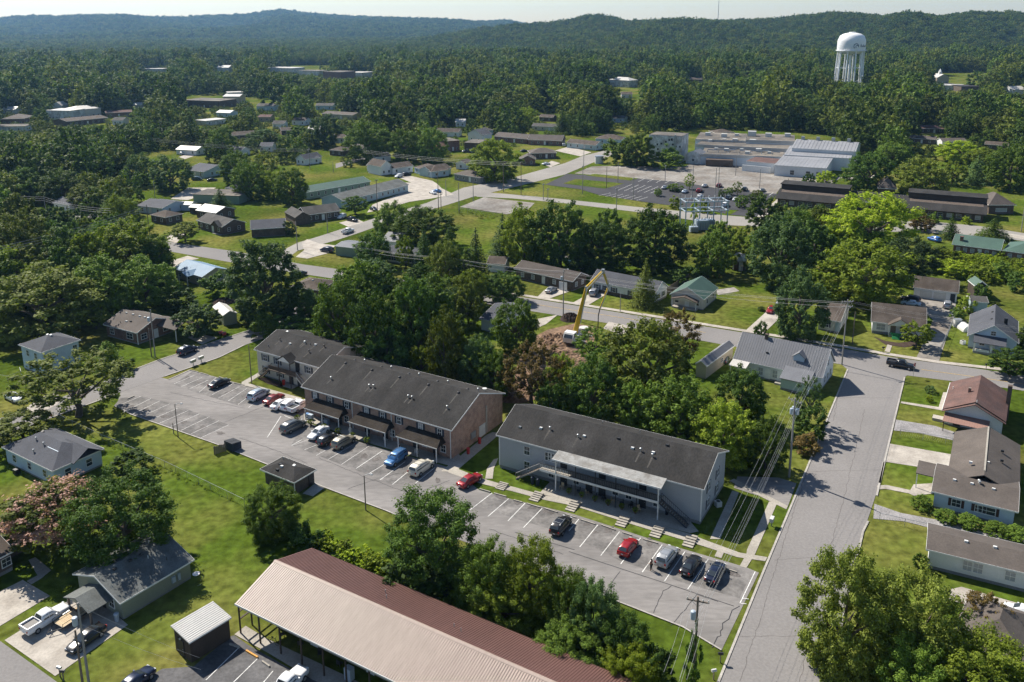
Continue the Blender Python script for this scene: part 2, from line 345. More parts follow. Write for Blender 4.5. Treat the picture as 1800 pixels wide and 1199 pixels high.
# leaves: (darker tone, lighter tone) are two leaf colours mixed at random per leaf
LEAF = {'dark': leaf_mat('leaf_dark', (0.026, 0.058, 0.014), (0.099, 0.166, 0.029)), 'mid': leaf_mat('leaf_mid', (0.043, 0.083, 0.016), (0.152, 0.228, 0.034)),
        'olive': leaf_mat('leaf_olive', (0.059, 0.085, 0.018), (0.192, 0.228, 0.041)), 'bright': leaf_mat('leaf_bright', (0.118, 0.186, 0.017), (0.330, 0.400, 0.036), .4),
        'blue': leaf_mat('leaf_blue_green', (0.032, 0.066, 0.026), (0.113, 0.179, 0.058)), 'brown': leaf_mat('leaf_russet', (0.093, 0.080, 0.026), (0.198, 0.138, 0.048)),
        'pine': leaf_mat('needle_green', (0.024, 0.047, 0.017), (0.079, 0.118, 0.036), .15), 'pink': leaf_mat('pink_blossom', (.30, .17, .13), (.50, .31, .25), .25),
        'yellow': leaf_mat('leaf_yellow_green', (0.072, 0.118, 0.017), (0.245, 0.304, 0.036), .35), 'vine': leaf_mat('leaf_vine', (0.037, 0.068, 0.018), (0.093, 0.152, 0.032))}
# ---------------------------------------------------------------- ground, hills, roads, lots
def plane(name, x0, x1, y0, y1, z, m):
    return kind(MB().poly([(x0, y0, z), (x1, y0, z), (x1, y1, z), (x0, y1, z)]).build(name, m), 'structure')
plane('ground', -9000, 9000, -600, 12000, 0, M['grass'])
M['forest_floor'] = mat('forest_floor', (.030, .048, .016), 1., .3, .01, .2, .25)
def fnoise(x, y, s):
    r = np.zeros_like(x)
    for i in range(7):
        a = 1.7 * i + s; k = (1.0 + .55 * i); r += np.sin(x * k * math.cos(a) + y * k * math.sin(a) + s * 3.1 * i) / (1 + .6 * i)
    return r / 2.2
def hill(name, sky_pts, r0, r1, seed, drop, amp):
    xs = np.arange(sky_pts[0][0], sky_pts[-1][0] + 1, 10.0); ys = np.interp(xs, [p[0] for p in sky_pts], [p[1] for p in sky_pts])
    T = np.concatenate([np.linspace(0, 1, 34), np.linspace(1.05, 1.25, 4)]); verts = []; nT = len(T)
    for px, py in zip(xs, ys):
        d = ray(px, py + drop); hor = math.hypot(d.x, d.y); ux, uy = d.x / hor, d.y / hor
        for t in T:
            rr = r0 + (r1 - r0) * t; hr = H + d.z / hor * r1
            sm = t * t * (3 - 2 * t) if t <= 1 else max(0, 1 - (t - 1) * 1.2)
            n = float(fnoise(np.array([px / 95.0]), np.array([t * 3.2]), seed)[0])
            z = max(0, hr) * sm + n * amp * 4 * max(0, t * (1 - t)) * min(1, max(0, hr) / 50) - 1.0
            verts.append((ux * rr, uy * rr, z))
    faces = [(i * nT + j, i * nT + j + 1, (i + 1) * nT + j + 1, (i + 1) * nT + j) for i in range(len(xs) - 1) for j in range(nT - 1)]
    me = bpy.data.meshes.new(name); me.from_pydata(verts, [], faces); me.polygons.foreach_set('use_smooth', [True] * len(faces)); me.update()
    o = obj(name, me, M['forest_floor']); kind(o, 'structure')
    return np.array(verts).reshape(len(xs), nT, 3)
HILL_R = hill('hill', [(480, 97), (560, 92), (650, 83), (700, 76), (760, 66), (800, 60), (850, 50), (900, 45), (960, 41), (1000, 36), (1035, 29), (1062, 30), (1100, 38), (1150, 37), (1200, 38), (1260, 38), (1300, 36), (1350, 37), (1400, 32), (1440, 31), (1500, 33), (1550, 34), (1585, 27), (1620, 29), (1650, 33), (1700, 27), (1740, 29), (1800, 31), (1900, 36), (2100, 44), (2400, 60)], 1650, 2700, 2.0, 6, 30)
HILL_L = hill('hill', [(-250, 40), (-100, 38), (0, 36), (25, 32), (60, 30), (100, 33), (150, 30), (220, 29), (270, 33), (330, 32), (400, 29), (440, 27), (470, 21), (500, 19), (530, 24), (600, 30), (700, 36), (800, 39), (860, 40), (890, 38), (930, 46), (1000, 60)], 3700, 6300, 5.0, 4, 45)

# streets (edges read off the photograph, laid on the ground)
R_LEFT = [(1478, 640), (1490, 650), (1418, 825), (1340, 1010), (1263, 1199), (1170, 1420)]
R_RIGHT = [(1600, 655), (1590, 664), (1563, 777), (1546, 850), (1530, 900), (1512, 950), (1457, 1199), (1400, 1420)]
S_TOP = [(100, 392), (250, 416), (295, 425), (413, 442), (533, 465), (585, 472), (800, 506), (947, 527), (1028, 540), (1225, 572), (1300, 584), (1480, 613), (1560, 627), (1773, 656), (1830, 664), (2000, 690)]
S_BOT = [(100, 408), (250, 433), (303, 443), (393, 459), (480, 474), (573, 488), (870, 537), (958, 551), (1060, 567), (1271, 606), (1480, 641), (1593, 660), (1773, 683), (1830, 692), (2000, 720)]
L_TOP = [(570, 512), (500, 552), (441, 580), (377, 601), (280, 633), (205, 662), (100, 702), (-60, 756)]
L_BOT = [(600, 520), (530, 572), (430, 607), (385, 629), (284, 664), (212, 690), (90, 735), (-60, 790)]
M_TOP = [(480, 449), (523, 427), (560, 416), (652, 386), (750, 357), (815, 330), (900, 313), (993, 287), (1025, 274), (1067, 264)]
M_BOT = [(500, 459), (523, 441), (590, 423), (633, 409), (700, 385), (765, 367), (832, 346), (900, 330), (993, 307), (1047, 284), (1085, 270)]
N_TOP = [(830, 336), (900, 342), (978, 349), (1063, 358), (1120, 364), (1277, 379), (1328, 383), (1450, 386), (1641, 390), (1725, 398), (1830, 415)]
N_BOT = [(838, 346), (900, 349), (980, 356), (1063, 366), (1120, 373), (1277, 396), (1450, 403), (1684, 412), (1830, 427)]
ROADS_PX = []
def road(name, a, b, z, m=None):
    ROADS_PX.append(a + b[::-1]); return ground_poly(name, a + b[::-1], z, m or M['asphalt'])
road('road', S_TOP, S_BOT, .04)
road_r = road('road', R_LEFT, R_RIGHT, .05)
road('road', L_TOP, L_BOT, .05)
road('road', M_TOP, M_BOT, .06, M['street'])
road('road', N_TOP, N_BOT, .05, M['street'])
FIRST_ST = [(-60, 1080), (0, 1127), (100, 1199), (180, 1260), (60, 1420), (-200, 1300)]
ROADS_PX.append(FIRST_ST); ground_poly('road', FIRST_ST, .04, M['asphalt'])
road('road', [(590, 288), (640, 274), (665, 270)], [(590, 296), (640, 281), (672, 277)], .06)
road('road', [(0, 385), (60, 378), (130, 378), (170, 372)], [(0, 402), (60, 394), (140, 392), (185, 380)], .06)
# centre lines of the cross street
ribbon('road_marking', [(870, 524), (958, 538), (1022, 548), (1120, 563), (1240, 585)], .14, 0, .066, M['paint_y'])
ribbon('road_marking', [(1620, 650), (1700, 661), (1830, 680)], .14, 0, .066, M['paint_y'])
# kerbs and pavements of the near streets
for pts in (R_LEFT[1:], R_RIGHT[1:4], [(1553, 813), (1546, 850), (1541, 872)], [(1526, 917), (1517, 935), (1457, 1199), (1400, 1420)], L_TOP[2:6], [(430, 607), (385, 629), (290, 662)], [(206, 693), (90, 735)]):
    ribbon('kerb', pts, .28, 0, .13, M['kerb'])
ribbon('sidewalk', [(900, 516), (947, 524), (1028, 537), (1225, 568.5), (1300, 580.5), (1480, 609), (1560, 623), (1650, 637), (1773, 651), (1830, 659)], 1.5, 0, .10, M['concrete'])

# the apartment lot
LOT = [(212, 690), (284, 664), (296, 667), (334, 650.5), (380, 663), (447, 682), (500, 697), (533, 712), (535, 741), (580, 757), (630, 776), (680, 791), (733, 806), (790, 822), (843, 862), (900, 878), (1008, 904), (1083, 928), (1150, 950), (1203, 966), (1313, 998), (1334, 1007), (1268, 1144), (1200, 1103), (1083, 1057), (980, 1015), (860, 968), (740, 925), (680, 899), (577, 860), (472, 818), (382, 782), (300, 752), (230, 729), (205, 714)]
ROADS_PX.append(LOT); lot = ground_poly('parking_lot', LOT, .03, M['lot'])
def stall(a, b, w=.12, parent=None, z=.045, m=None):
    A, B = P(*a), P(*b); t = (B - A).normalized(); n = Vector((-t.y, t.x, 0)) * w / 2
    return MB().poly([(*(A + n).xy, z), (*(A - n).xy, z), (*(B - n).xy, z), (*(B + n).xy, z)]).build('parking_line', m or M['paint'], parent)
LINES = [((923, 885), (893, 916)), ((894, 877), (858, 908)), ((953, 894), (920, 928)), ((1017.5, 913), (1000, 934)), ((1050.8, 923), (1019, 962)), ((1089, 935), (1056, 977)), ((1126, 946), (1091, 992)), ((1164, 958), (1129, 1006)), ((1204, 970), (1168, 1022)), ((1245, 983), (1209, 1036)), ((1327.5, 1005), (1300.8, 1060.8)),
         ((865, 867), (826, 897)), ((1300.8, 1060.8), (1312, 1062)), ((1306, 1052), (1316, 1053.5)),
         ((494, 732), (470, 769)), ((500, 731), (515, 737)), ((531, 773), (513, 783)), ((548, 771), (512, 784)), ((571, 777), (535, 791)), ((600, 776), (556, 801)), ((624, 780), (577, 808)), ((648, 785), (600, 817)), ((672, 793), (626, 824)), ((693, 806), (647, 834)), ((712, 812), (668, 844)), ((735, 815), (690, 852)), ((765, 822), (730, 850)),
         ((248, 697), (203, 715)), ((265, 701), (217, 725)), ((281, 705), (230, 730)), ((299, 710), (247, 733)), ((312, 718), (263, 739)), ((331, 722), (281, 744)), ((350, 728), (300, 750)), ((368, 733), (318, 757)), ((385, 740), (336, 763)), ((402, 747), (353, 770)),
         ((342, 660), (306, 675)), ((355, 664), (319, 680)), ((367, 668), (333, 684)), ((380, 664), (350, 690)), ((408, 676), (373, 694)), ((421, 680), (384, 700)), ((434, 683), (401, 705)), ((447, 690), (419, 711)), ((462, 696), (437, 717))]
for i, (a, b) in enumerate(LINES): stall(a, b, .11, lot, .045, M['paint_worn'] if i > 26 or 16 < i < 22 else None)
# the seam along the middle of the drive aisle and the crack by the street: dark filled joints
for pts in ([(1000, 970), (1100, 1003), (1180, 1029), (1290, 1066)], [(905, 936), (1010, 967)], [(1252, 1139), (1261, 1120), (1267, 1118), (1266, 1110), (1270, 1106), (1270, 1096), (1281, 1089), (1287, 1073), (1300, 1066)]):
    ribbon('pavement_seam', pts, .10, 0, .05, M['lot_dark'], k=None, parent=lot)
for px in ([(200, 714), (212, 700), (250, 697), (300, 709), (402, 747), (353, 771), (300, 751), (228, 728)], [(304, 676), (337, 654), (380, 664), (447, 686), (462, 697), (430, 716), (350, 692)], [(535, 742), (580, 758), (630, 777), (680, 792), (733, 807), (770, 822), (738, 848), (690, 852), (600, 817), (512, 783)], [(862, 868), (900, 879), (1008, 906), (1126, 947), (1245, 984), (1322, 1006), (1300, 1052), (1205, 1026), (1090, 986), (1000, 940), (893, 908), (840, 890)]): ground_poly('worn_patch', px, .034, M['lot_worn'], None).parent = lot
def blotch(at, r, m, parent, z, name='oil_stain', asp=.6, az=.5):
    c = P(*at); pts = []
    for k in range(14): w = 2 * math.pi * k / 14; q = r * rnd.uniform(.55, 1.15); x, y = q * math.cos(w), q * asp * math.sin(w); pts.append((c.x + x * math.cos(az) - y * math.sin(az), c.y + x * math.sin(az) + y * math.cos(az), z))
    return MB().poly(pts).build(name, M[m], parent)
for at, r in (((936, 892), 1.2), ((967, 900), 1.3), ((1034, 921), .9), ((1070, 931), 1.1), ((1142, 953), 1.0), ((1190, 968), .8), ((880, 875), 1.1), ((910, 884), .8), ((1045, 936), .7), ((590, 790), .9), ((614, 792), .8), ((640, 801), 1.1), ((662, 808), .9), ((684, 812), 1.0), ((560, 792), .8), ((715, 830), 1.0), ((232, 716), 1.3), ((255, 720), 1.0), ((290, 733), 1.4), ((322, 742), 1.1), ((356, 752), 1.3), ((388, 762), 1.0), ((350, 672), 1.0), ((400, 690), 1.2), ((430, 695), 1.0), ((330, 664), 1.0), ((770, 845), 1.0), ((1235, 1015), .9), ((1290, 1010), .9), ((1120, 958), .8), ((500, 760), 1.0), ((470, 712), 1.0)): blotch(at, r, 'stain', lot, .038 + rnd.random() * .004, az=rnd.uniform(0, 3))
def crack(px, w, m, parent, z, name='sealed_crack'):
    w_ = [P(*q) for q in px]; pts = []
    for a, b in zip(w_[:-1], w_[1:]):
        n = max(2, int((b - a).length / .8))
        for i in range(n): q = a.lerp(b, i / n); pts.append((q.x + rnd.uniform(-.12, .12), q.y + rnd.uniform(-.12, .12), 0))
    pts.append(tuple(w_[-1])); return ribbon(name, pts, w, 0, z, M[m], k=None, px=False, parent=parent)
for px in ([(395, 742), (440, 725), (470, 712), (500, 705)], [(300, 690), (380, 708), (430, 718)], [(560, 805), (640, 838), (720, 868), (790, 898)], [(610, 860), (655, 845), (700, 832)], [(690, 892), (745, 862), (790, 845)], [(860, 930), (930, 955), (990, 975)], [(1150, 1078), (1165, 1040), (1180, 1030)], [(1060, 1045), (1090, 1005)], [(420, 770), (480, 790), (540, 815)], [(1180, 1100), (1225, 1045), (1262, 1058)]): crack(px, .07, 'lot_dark', lot, .047)
for px in ([(1440, 760), (1395, 900), (1345, 1060), (1300, 1199)], [(1520, 720), (1490, 850), (1440, 1040), (1405, 1199)], [(1462, 700), (1570, 700)], [(1420, 830), (1550, 826)], [(1360, 985), (1505, 975)], [(1300, 1120), (1472, 1118)], [(1480, 660), (1465, 740)]): crack(px, .06, 'stain', road_r, .056)
# wheel stops
def slab_between(name, a, b, w, h, m, parent=None, z0=.03):
    A, B = P(*a), P(*b); L_ = (B - A).length; az = math.atan2(B.y - A.y, B.x - A.x); c = (A + B) / 2
    mb = MB().prism([(-w / 2, 0), (w / 2, 0), (w * .36, h), (-w * .36, h)], -L_ / 2, L_ / 2, 'x')
    return mb.build(name, m, parent, (c.x, c.y, z0), az)
for a, b in (((1267, 998), (1295, 1007)), ((1131, 949), (1156, 956)), ((1185, 963.5), (1194.5, 967)), ((1057, 924), (1081, 932.5)), ((1021, 914.5), (1046, 922.5)), ((957, 894.5), (979.5, 901.5)), ((926, 886), (949, 893)), ((994, 905), (1012, 911)), ((903, 880), (918, 884)), ((868, 868), (890, 874)), ((1094, 937), (1110, 942)), ((843, 860.5), (862, 866)), ((334, 651.5), (349, 655)), ((352, 656), (366, 660)), ((412, 674), (430, 678)), ((432, 679.5), (447, 683)), ((385, 663.5), (400, 668)), ((224, 702), (236, 697))):
    tag(slab_between('wheel_stop', a, b, .22, .16, M['walk']), 'weathered concrete wheel stop at the head of a parking stall', 'wheel stop', 'wheel stops in the apartment lot')
# grass edge kerbs round the lot
for pts in ([(296, 668), (334, 651)], [(205, 714), (230, 729), (382, 782), (577, 860), (680, 899), (740, 925)], [(1083, 1057), (1200, 1103), (1268, 1144)]):
    ribbon('kerb', pts, .2, 0, .14, M['kerb'])
# walks in front of the buildings
WALK = [(773, 822), (800, 823), (850, 842), (880, 851), (905, 857), (960, 872), (1016, 880), (1122, 912), (1212, 939), (1240, 950), (1300, 972), (1349, 980), (1345, 987), (1296, 980), (1225, 957), (1120, 925), (1010, 890), (960, 880), (900, 864), (843, 850), (790, 832)]
ground_poly('walkway', WALK, .06, M['walk'])
ground_poly('walkway', [(853, 842), (856, 824), (868, 808), (876, 806), (868, 824), (866, 842)], .065, M['walk'])
ground_poly('walkway', [(1248, 948), (1287, 863), (1299, 866), (1266, 948)], .055, M['walk'])
ground_poly('walkway', [(1313, 967), (1352, 882), (1366, 885), (1330, 968), (1327, 975), (1312, 999), (1300, 996), (1312, 974)], .057, M['walk'])
ground_poly('walkway', [(1264, 962), (1276, 964), (1268, 982), (1256, 978)], .058, M['walk'])
ground_poly('walkway', [(425, 672), (455, 655), (461, 658), (436, 674), (530, 700), (529, 708), (424, 678)], .055, M['walk'])
ground_poly('walkway', [(775, 829), (855, 765), (866, 760), (880, 762), (800, 830)], .05, M['walk'])
PATIO = [(948, 868), (968, 846), (1170, 905), (1214, 918), (1228, 935), (1213, 938)]
ground_poly('patio', PATIO, .075, M['walk'])
ground_poly('patio', [(533, 714), (540, 706), (800, 790), (812, 806), (793, 820), (733, 804), (680, 789), (630, 774), (580, 755), (535, 739)], .075, M['walk'])
ground_poly('driveway', [(1290, 858), (1296, 838), (1368, 840), (1400, 850), (1385, 890), (1365, 880), (1320, 868)], .05, M['lot'])
ground_poly('walkway', [(1282, 846), (1290, 842), (1385, 890), (1382, 896)], .06, M['walk'])
# six flights of shallow steps down the bank
for nth, ((tx, ty), (bx, by)) in enumerate((((885, 851.5), (879, 862)), ((946, 868), (939, 882.5)), ((1011, 884), (1002, 900)), ((1099, 909.5), (1090, 927)), ((1159, 928), (1150, 946)), ((1217, 944), (1208, 963)))):
    A, B = P(tx, ty), P(bx, by); a2 = P(tx + 10, ty + 2.7); w = (a2 - A).normalized(); st = thing('concrete_steps', 'shallow concrete steps down the grass bank, ' + ('flight by the curved side walk', 'second flight from the curved side walk', 'flight at the nose of the black suv', 'flight two stalls before the red hatchback', 'flight between red hatchback and silver suv', 'flight at the nose of the black sedan')[nth], 'steps', (A + B) / 2, math.atan2(w.y, w.x), 'flights of steps from the walkway to the lot')
    dv = (B - A); ln = abs(dv.dot(Vector((w.y, -w.x, 0)))); n = 5
    me = None
    for i in range(n):
        t0 = ln / 2 - ln / n * (i + .04); t1 = ln / 2 - ln / n * (i + .80)
        MB().box(-.75, .75, t1, t0, 0, .42 - .07 * i).build('step', M['walk'], st)
# drives and yards round about: (outline in the photograph, z, surface)
for name, px, z, m in (
    ('driveway', [(8, 1126), (137, 1046), (180, 1060), (225, 1099), (97, 1189)], .05, 'concrete'),
    ('driveway', [(0, 1040), (40, 1020), (88, 1048), (0, 1101), (-40, 1120), (-40, 1060)], .05, 'concrete'),
    ('walkway', [(47, 1022), (66, 1012), (50, 985), (62, 980), (90, 1003), (72, 1018), (55, 1028)], .06, 'walk'),
    ('parking_lot', [(340, 1172), (405, 1119), (412, 1117), (436, 1134), (500, 1170), (640, 1240), (560, 1420), (150, 1420), (250, 1199), (262, 1190), (285, 1176)], .03, 'lot_mid'),
    ('patio', [(412, 1116), (432, 1101), (470, 1124), (600, 1185), (900, 1330), (880, 1350), (550, 1196), (470, 1148)], .08, 'walk'),
    ('walkway', [(1584, 706), (1650, 716), (1658, 690), (1664, 690), (1656, 722), (1583, 709)], .06, 'concrete'),
    ('driveway', [(1575, 738), (1643, 749), (1685, 762), (1730, 774), (1720, 782), (1678, 775), (1617, 762), (1571, 757)], .05, 'drive_grey'),
    ('driveway', [(1563, 780), (1672, 799), (1680, 808), (1668, 823), (1640, 825), (1555, 812)], .05, 'concrete'),
    ('walkway', [(1542, 854), (1558, 853), (1600, 862), (1606, 852), (1640, 850), (1640, 868), (1606, 872), (1598, 868), (1557, 860), (1542, 861)], .06, 'concrete'),
    ('driveway', [(1537, 886), (1583, 902), (1667, 918), (1830, 957), (1830, 972), (1692, 941), (1633, 928), (1590, 917), (1535, 912)], .05, 'drive_grey'),
    ('driveway', [(1672, 1036), (1690, 1032), (1758, 1052), (1830, 1072), (1830, 1098), (1775, 1083), (1667, 1055)], .05, 'concrete'),
    ('driveway', [(1310, 582), (1353, 543), (1383, 547), (1343, 586)], .07, 'concrete'),
    ('driveway', [(1610, 631), (1622, 605), (1640, 563), (1617, 540), (1600, 524), (1640, 520), (1680, 533), (1677, 560), (1662, 600), (1650, 637)], .07, 'lot_old'),
    ('walkway', [(1555, 618), (1560, 606), (1568, 608), (1564, 620)], .07, 'concrete'),
    ('driveway', [(945, 561), (980, 554), (960, 570), (938, 580)], .07, 'concrete'),
    ('driveway', [(1060, 578), (1070, 566), (1110, 574), (1095, 590)], .07, 'concrete'),
    ('bare_soil', [(925, 600), (962, 580), (1010, 569), (1050, 575), (1044, 600), (1000, 632), (960, 655), (905, 694), (905, 655)], .045, 'dirt'),
    ('driveway', [(945, 522), (957, 510), (985, 507), (1000, 513), (966, 525)], .07, 'concrete'),
    ('driveway', [(1006, 533), (1030, 520), (1060, 508), (1072, 514), (1030, 539)], .07, 'concrete'),
    ('driveway', [(40, 722), (70, 700), (95, 690), (110, 700), (100, 712), (70, 727)], .07, 'concrete'),
    ('driveway', [(322, 590), (335, 584), (383, 594), (355, 606)], .07, 'concrete'),
    ('driveway', [(280, 470), (290, 462), (330, 450), (350, 455), (318, 462), (298, 475)], .07, 'concrete'),
    ('driveway', [(285, 420), (300, 410), (325, 411), (310, 428)], .07, 'concrete'),
    ('driveway', [(530, 427), (540, 421), (560, 428), (590, 432), (575, 446), (540, 455), (520, 452), (535, 440)], .08, 'concrete'),
    ('driveway', [(596, 392), (625, 384), (640, 391), (612, 399)], .08, 'concrete'),
    ('parking_lot', [(645, 374), (655, 360), (700, 342), (713, 321), (768, 323), (776, 331), (798, 342), (760, 349), (720, 355), (675, 368)], .07, 'concrete'),
    ('concrete_pad', [(808, 364), (850, 347), (940, 357), (925, 372), (890, 377)], .07, 'lot_old'),
    ('parking_lot', [(1010, 305), (1040, 293), (1058, 292), (1200, 293), (1232, 284), (1310, 290), (1420, 305), (1480, 312), (1440, 334), (1372, 330), (1362, 344), (1290, 338), (1180, 322), (1120, 314)], .05, 'lot_old'),
    ('parking_lot', [(958, 325), (997, 306), (1122, 314), (1200, 321), (1290, 336), (1366, 341), (1330, 382), (1285, 378), (1240, 369), (1160, 359), (1117, 353), (1053, 343), (1020, 333)], .09, 'lot_dark'),
    ('grass_island', [(990, 323), (1012, 315), (1097, 323), (1063, 332)], .13, 'grass'), ('grass_island', [(1030, 309), (1045, 306), (1122, 314), (1108, 318)], .13, 'grass'),
    ('grass_island', [(1276, 377), (1276, 369), (1298, 370), (1285, 377)], .13, 'grass'),
    ('sidewalk', [(1330, 382), (1338, 374), (1368, 349), (1376, 349), (1352, 372), (1350, 382)], .13, 'concrete'),
    ('driveway', [(725, 322), (700, 312), (690, 306), (720, 309), (760, 318), (768, 323)], .06, 'concrete'),
    ('driveway', [(955, 290), (970, 283), (985, 287), (968, 294)], .07, 'concrete'), ('driveway', [(975, 265), (1000, 258), (1040, 268), (1020, 275)], .07, 'concrete'),
    ('driveway', [(975, 450), (978, 447), (1000, 450), (998, 454)], .05, 'concrete'), ('driveway', [(1760, 413), (1775, 411), (1830, 418), (1830, 424), (1790, 420)], .07, 'concrete'),
    ('driveway', [(300, 350), (330, 330), (380, 330), (352, 345), (330, 352)], .06, 'concrete'), ('driveway', [(314, 276), (330, 271), (345, 273), (325, 280)], .06, 'concrete'),
    ('mulch_bed', [(1535, 592), (1558, 600), (1580, 603), (1605, 600), (1620, 606), (1590, 611), (1556, 606)], .05, 'mulch'),
    ('mulch_bed', [(452, 664), (470, 664), (500, 676), (495, 681), (470, 675)], .05, 'mulch'),
    ('bare_soil', [(1258, 510), (1290, 505), (1300, 512), (1262, 519)], .05, 'lot_old'), ('driveway', [(1475, 312), (1500, 308), (1540, 308), (1540, 312), (1490, 316)], .05, 'concrete'),
):
    if name in ('driveway', 'parking_lot', 'bare_soil', 'concrete_pad'): ROADS_PX.append(px)
    ground_poly(name, px, z, M[m])
# stall lines of the newly sealed lot, the motel lot
for i in range(5): stall((1122 + i * 15.5, 319.8 + i * .9), (1133 + i * 15.5, 314.6 + i * .9), .16, None, .12).name = 'parking_line'
for i in range(6): stall((1086 + i * 11.5, 335 + i * 1.0), (1111 + i * 11.5, 324.5 + i * 1.0), .16, None, .12)
for i in range(7): stall((1053 + i * 11, 344.5 + i * 1.4), (1073 + i * 11, 339.5 + i * 1.2), .16, None, .12)
stall((1352, 344), (1359, 339), .2, None, .12)
for a, b in (((362, 1196), (422, 1137)), ((396, 1214), (453, 1158)), ((438, 1230), (480, 1180))): stall(a, b, .1, None, .045)
for o in bpy.data.objects:
    if o.name.startswith('parking_line') and not o.parent: kind(o, 'structure')
# ---------------------------------------------------------------- trees
def quads_mesh(name, C, T1, T2, m):
    """Rhombic leaves: centres and half axes as n x 3 arrays."""
    n = len(C); V = np.empty((n, 4, 3)); V[:, 0] = C - T1; V[:, 1] = C - T2; V[:, 2] = C + T1; V[:, 3] = C + T2
    me = bpy.data.meshes.new(name); me.vertices.add(n * 4); me.vertices.foreach_set('co', V.reshape(-1).astype(np.float32))
    me.loops.add(n * 4); me.loops.foreach_set('vertex_index', np.arange(n * 4, dtype=np.int32)); me.polygons.add(n)
    me.polygons.foreach_set('loop_start', np.arange(0, n * 4, 4, dtype=np.int32)); me.polygons.foreach_set('loop_total', np.full(n, 4, dtype=np.int32))
    me.update(calc_edges=True); me.materials.append(m); return me
def unit(v): return v / np.maximum(np.linalg.norm(v, axis=1, keepdims=True), 1e-9)
def leaf_axes(rg, N, size, asp=.62):
    a = unit(np.cross(N, rg.normal(size=N.shape))); b = np.cross(N, a); s = size * (.7 + .6 * rg.random((len(N), 1)))
    return a * s, b * s * asp
def broad_crown(name, seed, ncl, per, leaf, shape=(.42, .5), lobes=5, low=.22, flatc=.75, spread=1.0, m=None):
    """A crown in the unit tree (radius 1, height 1): leaf clumps set through the shell of a lobed volume."""
    rg = np.random.default_rng(seed); zc, zh = low + (1 - low) * .5, (1 - low) * .5
    lob = unit(rg.normal(size=(lobes, 3))); lob[:, 2] = np.abs(lob[:, 2]) * .8
    d = unit(rg.normal(size=(ncl * 2, 3))); d = d[d[:, 2] > -.75][:ncl]
    bulge = .80 + .26 * np.max(np.clip(d @ lob.T, 0, 1) ** 3, axis=1) - .12 * rg.random(len(d))
    depth = np.where(rg.random(len(d)) < .78, .80 + .2 * rg.random(len(d)), .35 + .4 * rg.random(len(d)))
    rr = bulge * depth
    prof = np.where(d[:, 2] < 0, 1 - .22 * np.abs(d[:, 2]), 1 - (1 - spread) * d[:, 2])
    cc = np.stack([d[:, 0] * rr * prof, d[:, 1] * rr * prof, zc + d[:, 2] * rr * zh * .92], 1)
    cr = (.08 + .085 * rg.random(len(cc))) * (.95 if ncl > 90 else 1.35)
    out = unit(cc - np.array([0, 0, zc])); cc = cc + out * np.where(rg.random(len(cc)) < .2, .10 * rg.random(len(cc)), 0)[:, None]
    idx = np.repeat(np.arange(len(cc)), per); ld = unit(rg.normal(size=(len(idx), 3)))
    ld[:, 2] = ld[:, 2] * .8 + .18
    pos = cc[idx] + ld * (cr[idx] * rg.random(len(idx)) ** .45)[:, None] * np.array([1, 1, flatc * .46])
    pos = pos + out[idx] * (cr[idx] * .9 * rg.random(len(idx)) ** 2)[:, None] * np.array([1, 1, .6])
    nrm = unit(ld * 1.0 + np.array([0, 0, .45]) + rg.normal(size=ld.shape) * .38)
    a, b = leaf_axes(rg, nrm, leaf); a[:, 2] *= .45; b[:, 2] *= .45
    z0, z1 = np.percentile(pos[:, 2], (1.5, 99.5)); pos[:, 2] = np.clip(low + (pos[:, 2] - z0) * (1 - low) / (z1 - z0), 0.004, 1.06); pos[:, :2] /= np.percentile(np.hypot(pos[:, 0], pos[:, 1]), 97.5)
    return quads_mesh(name, pos, a, b, m)
def cone_crown(name, seed, levels, per, leaf, m, power=.85, gap=0.0, low=.06):
    rg = np.random.default_rng(seed); Cs, As, Bs = [], [], []
    for i in range(levels):
        t = i / (levels - 1); z = low + (1 - low) * t; r = (1 - t) ** power * (.86 + .22 * rg.random()) + .02
        nb = max(5, int(16 * r) + 3)
        for k in range(nb):
            w = 2 * math.pi * (k + rg.random()) / nb; rl = r * (.72 + .36 * rg.random()); n = max(3, int(per * rl))
            s = rg.random(n) ** .7; x = rl * s; sag = -.06 * s * rl - gap * 0
            ww = w + rg.normal(size=n) * .13 / (.35 + s)
            pos = np.stack([np.cos(ww) * x, np.sin(ww) * x, z + sag + rg.normal(size=n) * .010], 1)
            nr = unit(np.stack([np.cos(ww) * .4, np.sin(ww) * .4, np.ones(n)], 1) + rg.normal(size=(n, 3)) * .4)
            a, b = leaf_axes(rg, nr, leaf, .5); a[:, 2] *= .45; b[:, 2] *= .45; Cs.append(pos); As.append(a); Bs.append(b)
    C = np.concatenate(Cs); C[:, 2] = np.clip(C[:, 2], .01, 1.02)
    return quads_mesh(name, C, np.concatenate(As), np.concatenate(Bs), m)
def trunk_mesh(seed, limbs=6, r=.055, top=.62):
    rg = random.Random(seed); mb = MB(); pts = [(rg.uniform(-.03, .03) * i, rg.uniform(-.03, .03) * i, top * i / 4) for i in range(5)]
    pts[0] = (0, 0, -.02); mb.tube(pts, [r * 1.35, r, r * .85, r * .62, r * .35], 7)
    for k in range(limbs):
        w = 2 * math.pi * (k + rg.random() * .5) / limbs; z = rg.uniform(.2, .42); e = rg.uniform(.45, .75)
        mb.tube([(0, 0, z), (math.cos(w) * e * .5, math.sin(w) * e * .5, z + .14), (math.cos(w) * e, math.sin(w) * e, z + .24 + .1 * rg.random())], [r * .5, r * .34, r * .12], 5)
    return mb.mesh('trunk')
TRUNKS = [trunk_mesh(i) for i in range(3)]; CTRUNK = MB().tube([(0, 0, -.02), (0, 0, .5), (0, 0, .98)], [.07, .045, .01], 6).mesh('trunk')
d_ = LEAF['mid']
